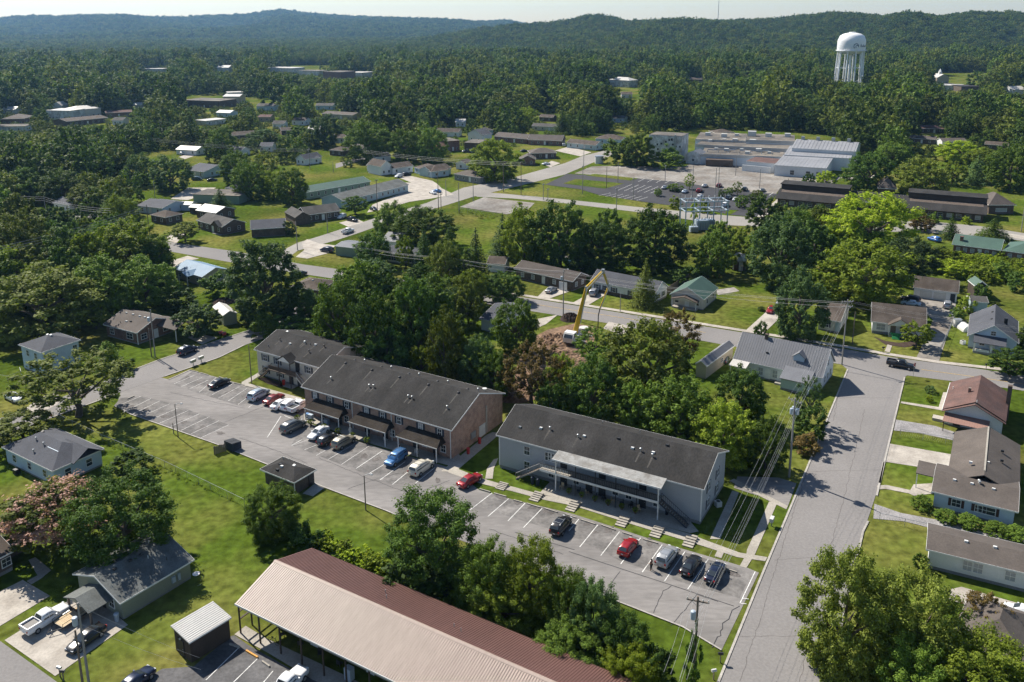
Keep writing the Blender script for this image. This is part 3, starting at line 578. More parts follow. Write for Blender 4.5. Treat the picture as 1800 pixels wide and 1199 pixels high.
CROWN = {'round': [broad_crown('crown', 11 + i, 135, 70, .054, lobes=6, low=.10, m=d_) for i in range(3)],
         'tall': [broad_crown('crown', 21 + i, 145, 70, .055, lobes=7, low=.06, spread=.72, m=d_) for i in range(2)],
         'wide': [broad_crown('crown', 31 + i, 125, 70, .048, lobes=6, low=.24, spread=1.05, flatc=.6, m=d_) for i in range(2)],
         'open': [broad_crown('crown', 41 + i, 110, 74, .036, lobes=9, low=.2, m=d_) for i in range(2)],
         'fine': [broad_crown('crown', 51 + i, 260, 84, .034, lobes=8, low=.04, m=d_) for i in range(3)],
         'near': [broad_crown('crown', 45 + i, 330, 150, .0235, lobes=9, low=.03, m=d_) for i in range(3)],
         'bush': [broad_crown('crown', 61 + i, 60, 60, .075, lobes=4, low=.02, m=d_) for i in range(2)],
         'hedge': [broad_crown('crown', 71, 150, 60, .05, lobes=2, low=.0, flatc=.6, m=d_)],
         'spruce': [cone_crown('crown', 81 + i, 30, 26, .050, d_) for i in range(2)],
         'pine': [cone_crown('crown', 91, 15, 60, .046, d_, power=.6)],
         'cedar': [cone_crown('crown', 95, 34, 26, .06, d_, power=.5, low=.03)]}
BLOSSOM = broad_crown('blossom', 131, 300, 24, .032, lobes=6, low=.34, flatc=.45, m=LEAF['pink'])
BLOSSOM.vertices.foreach_get('co', (bl := np.empty(len(BLOSSOM.vertices) * 3, dtype=np.float32))); bl = bl.reshape(-1, 3); bl[:, 2] += .035; bl[:, :2] *= 1.03; BLOSSOM.vertices.foreach_set('co', bl.reshape(-1)); BLOSSOM.update()
TREES = []                                  # (x, y, radius) of every tree placed, for spacing the rest
def tree_at(x, y, w, h, shape, leaf, label, group=None, name='tree', cat='tree', z=0.0, trunk=True):
    t = thing(name, label, cat, (x, y, z), rnd.uniform(0, 6.28), group); t.scale = (w / 2, w / 2, h)
    me = rnd.choice(CROWN[shape]); obj('crown', me, LEAF[leaf], t)
    if trunk: obj('trunk', CTRUNK if shape in ('spruce', 'pine', 'cedar') else rnd.choice(TRUNKS), M['bark'], t)
    TREES.append((x, y, w / 2)); return t
def tree_px(x0, x1, ytop, ybase, shape, leaf, label, group=None, name='tree', cat='tree', trunk=True, wscale=1.02):
    """A tree from its outline in the photograph: side to side, crown top, foot of the trunk."""
    xc = (x0 + x1) / 2; ym = (ytop + ybase) / 2; xc = 900 + (xc - 900) * (6650 - ybase) / (6650 - ym); b = P(xc, ybase); dist = math.hypot(b.x, b.y)
    # the crown's own depth lifts the outline, so height is taken to the crown's far rim half
    h = max(.6, height_at((xc, ybase), (xc, ytop))); w = (x1 - x0) / F * math.hypot(dist, H) * wscale
    h *= .84 if shape != 'hedge' else .7
    return tree_at(b.x, b.y, w, h, shape, leaf, label, group, name, cat, trunk=trunk)
# ---------------------------------------------------------------- houses
OCC = []                                    # footprints: (centre x, y, half length, half depth, angle, height)
PANE = {}
def window(parent, x, y, z, rz, w, h, pane='glass', bars=True, frame='white', label=None):
    """A framed window hung on a wall: frame with sill and mullions, the pane a child of it. z is the middle."""
    key = (round(w, 2), round(h, 2), bars)
    if key not in PANE:
        f = MB(); t = .07
        f.box(-w / 2 - t, -w / 2, -.07, .02, -h / 2 - t, h / 2 + t).box(w / 2, w / 2 + t, -.07, .02, -h / 2 - t, h / 2 + t)
        f.box(-w / 2, w / 2, -.07, .02, h / 2, h / 2 + t).box(-w / 2 - t - .03, w / 2 + t + .03, -.11, .02, -h / 2 - t - .02, -h / 2 - .001)
        f.box(-w / 2, w / 2, -.05, .01, -.03, .03)
        if bars: f.box(-.018, .018, -.045, .008, -h / 2, h / 2)
        g = MB().box(-w / 2, w / 2, -.03, .015, -h / 2, h / 2)
        PANE[key] = (f.mesh('window'), g.mesh('pane'))
    a, b = PANE[key]
    o = obj('window', a, M[frame], parent, (x, y, z), rz); obj('pane', b, M[pane], o); return o
BOXES = {}
def boxpart(name, parent, x, y, z, rz, sx, sy, sz, m):
    """A box part with its middle at x, y and its foot at z; equal boxes share one mesh."""
    key = (name, round(sx, 2), round(sy, 2), round(sz, 2))
    if key not in BOXES: BOXES[key] = MB().box(-sx / 2, sx / 2, -sy / 2, sy / 2, 0, sz).mesh(name)
    return obj(name, BOXES[key], m if not isinstance(m, str) else M[m], parent, (x, y, z), rz)
def door(parent, x, y, z, rz, w=.95, h=2.05, m='white', glass=False):
    key = ('door', w, h)
    if key not in BOXES: BOXES[key] = MB().box(-w / 2, w / 2, -.05, .02, 0, h).box(-w / 2 - .08, -w / 2, -.07, .02, 0, h + .08).box(w / 2, w / 2 + .08, -.07, .02, 0, h + .08).box(-w / 2, w / 2, -.07, .02, h, h + .08).mesh('door'); BOXES['knob'] = MB().box(-.03, .03, -.11, -.05, -.03, .03).mesh('handle')
    o = obj('door', BOXES[key], M[m], parent, (x, y, z), rz); obj('handle', BOXES['knob'], M['steel'], o, (w * .38, 0, 1.0)); return o
VENTS = {'pipe': MB().lathe([(.06, -.25), (.06, .45)], 8).mesh('roof_vent'), 'box': MB().prism([(-.2, -.15), (.2, -.15), (.2, .12), (-.2, .2)], -.22, .22, 'x').mesh('roof_vent'),
         'cap': MB().lathe([(.07, -.25), (.07, .38), (.17, .40), (.17, .52), (.02, .60)], 10).mesh('roof_vent'), 'turtle': MB().lathe([(.26, -.15), (.24, .14), (.12, .22)], 10).mesh('roof_vent')}
class House:
    """A building set out from its eave line e1-e2 (photograph points, at height zw). Local x runs along that eave, local y away from the camera."""
    def __init__(s, name, label, cat, e1, e2, zw, depth, rh, roof='g', rm='shingle_grey', wm='sid_white', over=.4, found=.35, apex=None, group=None, thick=.14, fascia=True, fm='white', gm=None, roofname='roof'):
        A, B = P(*e1, zw), P(*e2, zw); d = (B - A); s.L = d.xy.length; az = math.atan2(d.y, d.x)
        u = Vector((math.cos(az), math.sin(az), 0)); v = Vector((-u.y, u.x, 0))
        if isinstance(depth, tuple):          # a back eave corner seen in the photograph
            depth = (P(*depth, zw) - A).dot(v)
        s.D = depth; s.zw = zw; s.rh = rh; s.roof = roof; s.over = over
        c = A + u * s.L / 2 + v * s.D / 2; c.z = 0; s.az = az; s.c = c; s.label = label
        s.o = thing(name, label, cat, c, az, group); s.wm = wm
        l, dd = s.L / 2 - over, s.D / 2 - over; s.l, s.d = l, dd
        OCC.append((c.x, c.y, s.L / 2, s.D / 2, az, zw + rh))
        f = found
        if f: MB().box(-l, l, -dd, dd, -.2, f).build('foundation', M['foundation'], s.o)
        b = MB(); e = .03
        if roof == 'g':
            zz = zw + rh - rh * 0; k = rh / (s.D / 2); pk = zw + k * dd + k * 0
            b.prism([(-dd - e, f), (dd + e, f), (dd + e, zw + k * over), (0, zw + rh), (-dd - e, zw + k * over)], -l - e, l + e, 'x')
        elif roof == 'gf':
            k = rh / (s.L / 2); b.prism([(-l - e, f), (l + e, f), (l + e, zw + k * over), (0, zw + rh), (-l - e, zw + k * over)], -dd - e, dd + e, 'y')
        elif roof == 'shed': b.prism([(-dd - e, f), (dd + e, f), (dd + e, zw + rh - .02), (-dd - e, zw + .05)], -l - e, l + e, 'x')
        else: b.box(-l - e, l + e, -dd - e, dd + e, f, zw + (.06 if roof == 'hip' else 0))
        b.build('wall', M[wm], s.o)
        s.make_roof(rm, thick, fascia, fm, roofname)
    def make_roof(s, rm, th, fascia, fm, roofname):
        L2, D2, zw, rh = s.L / 2, s.D / 2, s.zw, s.rh; t = th; b = MB()
        if s.roof == 'g':
            b.prism([(-D2, zw), (0, zw + rh), (D2, zw), (D2, zw + t), (0, zw + rh + t), (-D2, zw + t)], -L2, L2, 'x')
        elif s.roof == 'gf':
            b.prism([(-L2, zw), (0, zw + rh), (L2, zw), (L2, zw + t), (0, zw + rh + t), (-L2, zw + t)], -D2, D2, 'y')
        elif s.roof == 'hip':
            rl = max(0.05, abs(L2 - D2)); n = len(b.v)
            rp = [(-rl, 0), (rl, 0)] if L2 >= D2 else [(0, -rl), (0, rl)]
            ev = [(-L2, -D2), (L2, -D2), (L2, D2), (-L2, D2)]
            b.v += [(x, y, zw) for x, y in ev] + [(x, y, zw + t) for x, y in ev] + [(x, y, zw + rh + t) for x, y in rp]
            b.f += [(0, 1, 5, 4), (1, 2, 6, 5), (2, 3, 7, 6), (3, 0, 4, 7), (3, 2, 1, 0)]
            b.f += [(4, 5, 9, 8), (5, 6, 9), (6, 7, 8, 9), (7, 4, 8)] if L2 >= D2 else [(4, 5, 8), (5, 6, 9, 8), (6, 7, 9), (7, 4, 8, 9)]
        elif s.roof == 'shed':
            b.prism([(-D2, zw), (D2, zw + rh), (D2, zw + rh + t), (-D2, zw + t)], -L2, L2, 'x')
        else:
            b.box(-L2, L2, -D2, D2, zw + .001, zw + t)
        s.r = b.build(roofname, M[rm], s.o)
        if fascia and s.roof in ('g', 'gf', 'hip', 'shed'):
            f = MB(); w = .03
            if s.roof == 'g':
                f.box(-L2, L2, -D2 - w, -D2 - .002, zw - .06, zw + t + .01).box(-L2, L2, D2 + .002, D2 + w, zw - .06, zw + t + .01)
                for sx in (-1, 1): f.prism([(-D2, zw - .05), (0, zw + rh - .05), (D2, zw - .05), (D2, zw + t + .015), (0, zw + rh + t + .015), (-D2, zw + t + .015)], sx * (L2 + .002), sx * (L2 + w), 'x')
            elif s.roof == 'gf':
                f.box(-L2 - w, -L2 - .002, -D2, D2, zw - .06, zw + t + .01).box(L2 + .002, L2 + w, -D2, D2, zw - .06, zw + t + .01)
                for sy in (-1, 1): f.prism([(-L2, zw - .05), (0, zw + rh - .05), (L2, zw - .05), (L2, zw + t + .015), (0, zw + rh + t + .015), (-L2, zw + t + .015)], sy * (D2 + .002), sy * (D2 + w), 'y')
            else:
                zb = zw + (s.rh if s.roof == 'shed' else 0)
                f.box(-L2, L2, -D2 - w, -D2 - .002, zw - .06, zw + t + .01).box(-L2, L2, D2 + .002, D2 + w, zb - .06, zb + t + .01)
                if s.roof == 'hip': f.box(-L2 - w, -L2 - .002, -D2, D2, zw - .06, zw + t + .01).box(L2 + .002, L2 + w, -D2, D2, zw - .06, zw + t + .01)
            f.build('fascia', M[fm], s.o)
    def side(s, w, t, z):
        """Point and facing on wall f(ront) b(ack) l(eft) r(ight) at t metres from its middle (seen from outside, to the viewer's right)."""
        e = .05
        return {'f': (t, -s.d - e, z, 0), 'b': (-t, s.d + e, z, math.pi), 'l': (-s.l - e, -t, z, -math.pi / 2), 'r': (s.l + e, t, z, math.pi / 2)}[w]
    def win(s, w, t, z=1.55, ww=.9, wh=1.2, pane='glass', shut=None, bars=True, frame='white'):
        x, y, zz, rz = s.side(w, t, z); o = window(s.o, x, y, zz, rz, ww, wh, pane, bars, frame)
        if shut:
            for sg in (-1, 1):
                dx = sg * (ww / 2 + .30); boxpart('shutter', s.o, x + math.cos(rz) * dx, y + math.sin(rz) * dx, zz - wh / 2 - .05, rz, .38, .06, wh + .1, shut)
        return o
    def wins(s, spec):
        for q in spec: s.win(*q)
        return s
    def door(s, w, t, z=.3, m='white', ww=.95, h=2.05):
        x, y, zz, rz = s.side(w, t, z); return door(s.o, x, y, zz, rz, ww, h, m)
    def roof_z(s, x, y):
        if s.roof == 'g': return s.zw + s.rh * (1 - abs(y) / (s.D / 2)) + .14
        if s.roof == 'gf': return s.zw + s.rh * (1 - abs(x) / (s.L / 2)) + .14
        if s.roof == 'hip': return s.zw + .14 + s.rh * min(1, min(s.L / 2 - abs(x), s.D / 2 - abs(y)) / min(s.L / 2, s.D / 2))
        if s.roof == 'shed': return s.zw + .14 + s.rh * (y / s.D + .5)
        return s.zw + .14
    def vents(s, spec, m='steel', streak=0):
        """(type, fraction along x -1..1, fraction along y -1..1, material)"""
        for q in spec:
            x, y = q[1] * s.L / 2, q[2] * s.D / 2; obj('roof_vent', VENTS[q[0]], M[q[3] if len(q) > 3 else m], s.o, (x, y, s.roof_z(x, y)), 0 if y <= 0 else math.pi)
            if streak and y < 0:
                y2 = max(-s.D / 2 + .1, y - streak); w = .16; MB().poly([(x - w, y - .1, s.roof_z(x, y - .1) + .006), (x + w, y - .1, s.roof_z(x, y - .1) + .006), (x + w * .4, y2, s.roof_z(x, y2) + .006), (x - w * .8, y2, s.roof_z(x, y2) + .006)]).build('roof_streak', M['streak'], s.o)
        return s
    def chimney(s, fx, fy, w=.6, h=1.0, m='brick_red', dz=-1.0):
        x, y = fx * s.L / 2, fy * s.D / 2; z = s.roof_z(x, y); MB().box(-w / 2, w / 2, -w / 2, w / 2, dz, h).box(-w / 2 - .05, w / 2 + .05, -w / 2 - .05, w / 2 + .05, h - .12, h + .001).build('chimney', M[m], s.o, (x, y, z)); return s
    def auto(s, n=3, dr=True, pane='glass', shut=None, sides='fr', ww=.95, wh=1.15, z=None):
        z = z or min(1.65, s.zw * .56)
        if 'f' in sides:
            for i in range(n):
                t = (-1 + 2 * (i + .5) / n) * s.l * .95
                if dr and i == n // 2: s.door('f', t, .25)
                else: s.win('f', t, z, ww, wh, pane, shut, False)
        for w in sides:
            if w in 'lr':
                for t in ((-.45 * s.d, .45 * s.d) if s.d > 3 else (0,)): s.win(w, t, z, ww, wh, pane, shut, False)
        return s
    def gable_porch(s, x0, x1, y0, zt, rise, rm, posts=True, deck=.3, out=None, pm='white', gm=None, wm=None):
        """A gabled porch on the front wall from local x0 to x1, standing out to y = -d - y0."""
        yb = -s.d - y0; w2 = (x1 - x0) / 2; xc = (x0 + x1) / 2; yi = -s.D / 2 + .9
        MB().prism([(x0 - .25, zt), (xc, zt + rise), (x1 + .25, zt), (x1 + .25, zt + .12), (xc, zt + rise + .12), (x0 - .25, zt + .12)], yb - .25, yi, 'y').build('porch_roof', M[rm], s.o)
        MB().poly([(x0, yb, zt), (x1, yb, zt), (xc, yb, zt + rise * .92)]).build('porch_gable', M[wm or s.wm], s.o)
        MB().box(x0, x1, yb, -s.d - .06, -.1, deck).build('porch_floor', M['walk'], s.o)
        if posts:
            for x in (x0 + .1, x1 - .1): boxpart('porch_post', s.o, x, yb + .12, deck, 0, .16, .16, zt - deck, pm)
        return s
# ---------------------------------------------------------------- the three apartment blocks
# grey block with the long gallery
g = House('apartment_building', 'grey two storey apartment block with long covered balcony and outside stairs', 'apartment building', (871.7, 765.8), (1237.5, 862.5), 5.75, 12.9, 2.65, 'g', 'shingle_black', 'sid_grey', .45, .55)
l, d = g.l, g.d
for t, z in ((-l + 5.0, 4.35), (-l + 5.0, 1.75)): g.win('f', t, z, .95, 1.35)
for t in (-l + 8.7, -l + 9.85): g.win('f', t, 4.3, .9, 1.3)
gx0, gx1 = -l + 8.3, l - 5.6                # the gallery
GD = 2.0; yo = -d - GD
MB().box(gx0, gx1, yo, -d - .05, 2.82, 3.0).build('balcony_floor', M['walk'], g.o)
MB().box(gx0, gx1, yo - .06, yo - .001, 2.70, 3.06).build('balcony_fascia', M['white'], g.o)
MB().prism([(-d + .4, 5.95), (yo - .5, 5.45), (yo - .5, 5.57), (-d + .4, 6.09)], gx0 + 2.3, gx1 + .5, 'x').build('balcony_roof', M['roof_porch'], g.o)
MB().box(gx0 + 2.3, gx1 + .5, yo - .56, yo - .502, 5.36, 5.60).build('gutter', M['white'], g.o)
npost = 2
for x in (gx0 + 2.7, gx1 - .1):
    boxpart('post', g.o, x, yo + .1, .08, 0, .16, .16, 5.35, 'white')
for i in range(1, 5): boxpart('post', g.o, gx0 + 2.7 + (gx1 - gx0 - 2.8) * i / 5, yo + .1, .08, 0, .1, .1, 5.33, 'dark')
MB().box(gx0, gx1, yo + .04, yo + .10, 3.92, 4.0).box(gx0, gx1, yo + .04, yo + .10, 3.1, 3.16).build('balcony_rail', M['dark'], g.o)
nb = int((gx1 - gx0) / .28); bal = MB().box(-.025, .025, -.025, .025, 3.16, 3.92).mesh('baluster')
for i in range(nb): obj('baluster', bal, M['white'] if i < 17 else M['dark'], g.o, (gx0 + .14 + i * .28, yo + .07, 0))
for i in range(9):
    x = gx0 + 1.0 + i * (gx1 - gx0 - 2) / 8
    for z0 in (.1, 3.02):
        if i in (1, 4, 7) or (i == 3 and z0 < 1): g.door('f', x, z0, 'dark')
        elif i in (0, 2, 5, 8): g.win('f', x, z0 + 1.45, .9, 1.2); 
        elif i == 6: g.win('f', x, z0 + 1.45, .9, 1.2)
for t in (-2.6, 1.9):
    for z in (4.3, 1.7): g.win('r', t, z, .95, 1.35, 'glass', 'shutter', True)
def stair(H_, x_top, x_bot, y, ztop, w, m, rail=True, white_edge=False):
    n = 13; st = obj('stair', MB().prism([(x_top, ztop - .25), (x_top, ztop), (x_bot, .15), (x_bot, -.1)], y - .03, y + .03, 'y').prism([(x_top, ztop - .25), (x_top, ztop), (x_bot, .15), (x_bot, -.1)], y + w - .03, y + w + .03, 'y').mesh('stair'), M[m], H_.o)
    tm = MB().box(-.15, .15, 0, w, 0, .05).mesh('tread')
    for i in range(n): t = (i + .5) / n; obj('tread', tm, M['white'] if white_edge else M['wood'], st, (x_top + (x_bot - x_top) * t, y, ztop - .05 + (.1 - ztop) * t))
    if rail:
        r = MB()
        for yy in (y, y + w):
            r.tube([(x_top, yy, ztop + .95), (x_bot, yy, 1.1)], .045, 4)
            for i in range(15): t = i / 14; x = x_top + (x_bot - x_top) * t; z = ztop + (.1 - ztop) * t; r.tube([(x, yy, z), (x, yy, z + .95)], .022, 4, False)
        r.build('handrail', M[m], g.o if H_ is g else H_.o)
stair(g, gx0 - .02, gx0 - 4.3, yo + .05, 2.95, 1.0, 'foundation', True)
stair(g, gx1 + .02, gx1 + 4.3, yo + .05, 2.95, 1.0, 'shutter', True)
for x in (-l - .02, l + .02): boxpart('corner_board', g.o, x, -d - .03, .5, 0, .16, .16, 5.1, 'white')
for q in [('box', -.82, -.62, 'steel'), ('box', -.62, -.5, 'white'), ('cap', -.53, -.78 + .3, 'steel'), ('cap', -.24, -.5, 'steel'), ('box', -.19, -.42, 'white'), ('box', .12, -.26, 'dark'), ('box', .28, -.42, 'white'), ('cap', .36, -.45, 'steel'), ('box', .47, -.4, 'white'), ('cap', .48, -.52, 'steel'), ('pipe', -.12, .25, 'steel'), ('pipe', .25, .25, 'steel'), ('box', .56, -.12, 'dark')]: g.vents([q], streak=2.0 if q[0] == 'cap' else 0)
MB().box(-.5, .5, -.7, .7, 0, 2.6).prism([(-.9, 2.5), (.7, 2.9), (.7, 3.0), (-.9, 2.62)], -.65, .65, 'x').build('meter_closet', M['sid_cream'], g.o, (-l - .55, d * .1, 0))
GREY = g

# rose brick block with the four brown awnings
b = House('apartment_building', 'rose brick two storey apartment block with low brown awnings over its patios', 'apartment building', (529, 680.8), (794, 758), 5.35, 16.7, 3.3, 'g', 'shingle_black', 'brick_rose', .45, 0)
l, d = b.l, b.d; BR = b
for i, t in enumerate((-.84, -.62, -.38, -.10, .12, .34, .62, .86)): b.win('f', t * l, 4.25, .8, 1.15, 'glass' if i % 3 else 'glass_pale', 'shutter', True)
for xc, w in ((-10.1, 3.75), (.4, 3.7), (11.1, 3.75)):
    z0, z1, o_ = 2.75, 3.85, 2.6
    a = MB(); V = [(xc - w - .5, -d - o_, z0), (xc + w + .5, -d - o_, z0), (xc + w - .3, -d - .1, z1), (xc - w + .3, -d - .1, z1), (xc - w - .5, -d - .1, z0), (xc + w + .5, -d - .1, z0)]
    a.poly([V[0], V[1], V[2], V[3]]).poly([V[1], V[5], V[2]]).poly([V[4], V[0], V[3]]).poly([V[0], V[4], V[5], V[1]])
    aw = a.build('awning', M['awning'], b.o)
    MB().box(xc - w - .52, xc + w + .52, -d - o_ - .05, -d - o_ - .003, z0 - .12, z0 + .05).build('awning_edge', M['offwhite'], b.o)
    for sx in (-1, 0, 1): boxpart('awning_post', b.o, xc + sx * (w + .2), -d - o_ + .2, .05, 0, .13, .13, z0 - .05, 'white')
    for k in (-.55, .55): b.door('f', xc + k * w, .1, 'dark')
    for k in (-.05, .98): b.win('f', xc + k * w, 1.5, .9, 1.2, 'glass')
b.door('r', 1.2, .2, 'offwhite', 1.8); boxpart('meter_board', b.o, *b.side('r', -1.6, 1.0)[:3], math.pi / 2, 1.4, .2, 1.2, 'steel')
boxpart('pilaster', b.o, *b.side('r', 2.6, .3)[:3], math.pi / 2, .5, .12, 5.0, 'walk')
boxpart('downpipe', b.o, -l * .3, -d - .1, .1, 0, .1, .1, 5.1, 'white'); boxpart('downpipe', b.o, l * .24, -d - .1, .1, 0, .1, .1, 5.1, 'white'); boxpart('downpipe', b.o, l - .1, -d - .1, .1, 0, .1, .1, 5.1, 'white')
for x in (-.74, -.36, .02, .40, .78): b.vents([('turtle', x, -.12, 'dark')], streak=2.6); b.vents([('turtle', x + .04, .1, 'dark'), ('cap', x + .12, .25, 'steel')])
for x, y in ((-.73, -.62), (-.22, -.55), (-.17, -.53), (.30, -.55), (.35, -.55), (.79, -.55)): b.vents([('cap', x, y, 'steel')], streak=1.2)
dm = MB().lathe([(.02, .10), (.3, .02), (.42, .14)], 12).tube([(0, 0, -.6), (0, 0, .1)], .04, 5)
dm.build('satellite_dish', M['offwhite'], b.o, (l * .93, d * .5, b.roof_z(l * .93, d * .5) + .4))

# cream block at the end of the row, with the small gabled stair hood
c = House('apartment_building', 'cream sided two storey apartment block with gabled stair hood and dark roof', 'apartment building', (445.8, 615), (566, 648.8), 5.45, 13.0, 2.2, 'g', 'shingle_black', 'sid_cream', .45, .3)
l, d = c.l, c.d; CRM = c
for t in (-l + 2.4, -l + 5.9, l - 3.6): c.win('f', t, 4.2, 1.2, 1.3, 'glass', 'shutter', True)
for t in (-l + 2.4, -l + 6.4): c.win('f', t, 1.6, 1.1, 1.3, 'glass', 'shutter', True)
for t in (-l + 9.5, -l + 11.8): c.door('f', t, .1, 'dark')
for t in (-l + 11.5,): c.door('f', t, 3.05, 'dark')
x0, x1 = -l + 5.0, -l + 12.6
MB().box(x0, x1, -d - 1.7, -d - .05, 2.75, 2.92).build('balcony_floor', M['wood'], c.o)
MB().box(x0, x1, -d - 1.7, -d - 1.64, 3.0, 3.85).build('balcony_rail', M['wood_brown'], c.o)
c.gable_porch(-l + 7.6, -l + 11.2, 1.6, 5.3, 1.3, 'shingle_black', False, .05, wm='white')
for t in (-l + 7.8, -l + 11.0): boxpart('post', c.o, t, -d - 1.6, .05, 0, .14, .14, 5.25, 'wood_brown')
stair(c, x0 - .02, x0 - 3.4, -d - 1.65, 2.9, 1.0, 'wood_brown'); stair(c, x1 + .02, x1 + 3.4, -d - 1.65, 2.9, 1.0, 'offwhite')
for q in [('cap', -.62, -.4, 'dark'), ('box', -.30, -.72 + .3, 'white'), ('pipe', -.72, -.75, 'dark'), ('box', -.02, -.2, 'white'), ('cap', 0.03, -.25, 'steel'), ('pipe', .18, -.25, 'dark'), ('box', .30, -.2, 'white'), ('cap', .34, -.55, 'dark'), ('cap', .55, -.2, 'dark'), ('pipe', .1, .4, 'dark'), ('pipe', .8, .4, 'dark'), ('box', -.72, .05, 'white')]: c.vents([q], streak=1.5 if q[0] != 'pipe' else 0)

# brick pump house with the hipped roof on the lawn
p = House('pump_house', 'small dark brick outbuilding with low hipped charcoal roof on the lawn', 'outbuilding', (456.7, 826), (516.7, 850), 2.35, (555, 825.8), .9, 'hip', 'shingle_black', 'brick_brown', .55, 0)
p.D = p.D
p.win('l', .4, 1.4, .8, .8, 'glass', None, False); p.door('r', 1.6, .05, 'dark')
p.vents([('box', -.15, -.3, 'white'), ('box', -.3, -.2, 'dark'), ('pipe', -.6, .5, 'steel'), ('box', .3, .1, 'white'), ('box', -.2, -.62, 'dark')])
boxpart('corner_board', p.o, p.l + .04, -p.d - .04, 0, 0, .12, .12, 2.4, 'white')
q = P(560, 857); ground_poly('concrete_pad', [(532, 868), (553, 851), (572, 857), (550, 873)], .06, M['walk'])

# ---------------------------------------------------------------- the long metal roofed motel block along the bottom edge
m_ = House('motel_block', 'long low apartment building with ribbed tan and maroon metal roof and carport posts', 'apartment building', (413, 1061), (548, 1127), 4.15, (553, 965), 1.9, 'g', 'roof_tan', 'sid_tan', .15, 0, fascia=False)
u = Vector((math.cos(m_.az), math.sin(m_.az), 0)); v = Vector((-u.y, u.x, 0)); A = P(413, 1061, 4.15)
Lm = 47.0; Dm = m_.D; c0 = A + u * Lm / 2 + v * Dm / 2; c0.z = 0
for ch in list(m_.o.children): bpy.data.objects.remove(ch)
OCC.pop(); OCC.append((c0.x, c0.y, Lm / 2, Dm / 2, m_.az, 6)); m_.o.location = c0
q_ = ray(483, 985); cc = Vector((0, 0, H)); t_ = (A - cc).dot(u) / q_.dot(u); ap = cc + q_ * t_; ry = (ap - A).dot(v); RZ = ap.z
print('  motel ridge at', ry, 'of', Dm, 'z', RZ)
D2 = Dm / 2; ym = -D2 + ry; zf = 4.15; zb = 4.15
def ribbed(name, ya, za, yb, zb_, m, parent, Lx):
    n = int(Lx / .3); mb = MB(); pr = []
    for i in range(n):
        x = -Lx / 2 + i * Lx / n; w = Lx / n; pr += [(x, 0), (x + w * .70, 0), (x + w * .76, .055), (x + w * .94, .055)]
    pr.append((Lx / 2, 0)); k = len(pr)
    mb.v = [(x, ya, za + h) for x, h in pr] + [(x, yb, zb_ + h) for x, h in pr]; mb.f = [(i, i + 1, k + i + 1, k + i) for i in range(k - 1)]
    return mb.build(name, m, parent)
r1 = ribbed('roof', -D2, zf, ym, RZ, M['roof_tan'], m_.o, Lm); r2 = ribbed('roof', ym, RZ, D2, zb, M['roof_maroon'], m_.o, Lm)
MB().prism([(ym - .25, RZ - .03), (ym, RZ + .09), (ym + .25, RZ - .03)], -Lm / 2 - .02, Lm / 2, 'x').build('ridge_cap', M['roof_tan'], m_.o)
MB().box(-Lm / 2, Lm / 2, -D2 - .08, -D2 - .005, zf - .18, zf + .03).build('gutter', M['offwhite'], m_.o)
MB().prism([(-D2 + 3.2, .05), (D2 - .4, .05), (D2 - .4, zb - .1), (ym, RZ - .15), (-D2 + 3.2, zf + (RZ - zf) * 3.2 / ry - .15)], -Lm / 2 + 3.2, Lm / 2 - .4, 'x').build('wall', M['sid_tan'], m_.o)
for i in range(15):
    x = -Lm / 2 + .25 + i * 3.3; boxpart('post', m_.o, x, -D2 + .25, .05, 0, .15, .15, zf - .12, 'wood_brown')
for y in (-D2 + 2.0, -D2 + 4.6): boxpart('post', m_.o, -Lm / 2 + .25, y, .05, 0, .15, .15, zf + .4, 'wood_brown')
MB().box(-Lm / 2 + .1, Lm / 2, -D2 + .18, -D2 + .34, zf - .42, zf - .14).box(-Lm / 2 + .1, -Lm / 2 + .3, -D2 + .3, D2 - .4, 1.9, 2.0).box(-Lm / 2 + .1, -Lm / 2 + .3, -D2 + .3, D2 - .4, 2.9, 3.0).build('beam', M['wood_brown'], m_.o)
for i in range(10):
    x = -Lm / 2 + 5 + i * 4.2; yy = -D2 + 3.15
    (door if i % 2 else lambda *a: window(a[0], a[1], a[2], 1.6, 0, 1.3, 1.2))(m_.o, x, yy, .05, 0)
for x, y in ((-.62, .5), (-.55, .34), (.12, .35), (.2, .3)): obj('roof_vent', VENTS['pipe'], M['steel'], m_.o, (x * Lm / 2 * .6, ym + (D2 - ym) * y, RZ - (RZ - zb) * y))
ribx = None

# tool shed beside it
s_ = House('shed', 'dark brown board shed with pale ribbed metal roof beside the motel lot', 'shed', (332, 1132), (407, 1086.5), 2.75, (295, 1110), .35, 'shed', 'roof_white', 'wood_brown', .25, 0)
door(s_.o, -s_.l - .06, .3, .05, -math.pi / 2, 1.1, 2.0, 'dark'); boxpart('wall_lamp', s_.o, -s_.l - .12, .3, 2.15, 0, .15, .2, .15, 'offwhite')
rb = MB()
n = 12
for i in range(n):
    y = -s_.D / 2 + s_.D * (i + .5) / n; z = s_.roof_z(0, y); rb.box(-s_.L / 2, s_.L / 2, y - .03, y + .03, z, z + .05)
kind(rb.build('roof_rib', M['offwhite'], s_.o), 'stuff')

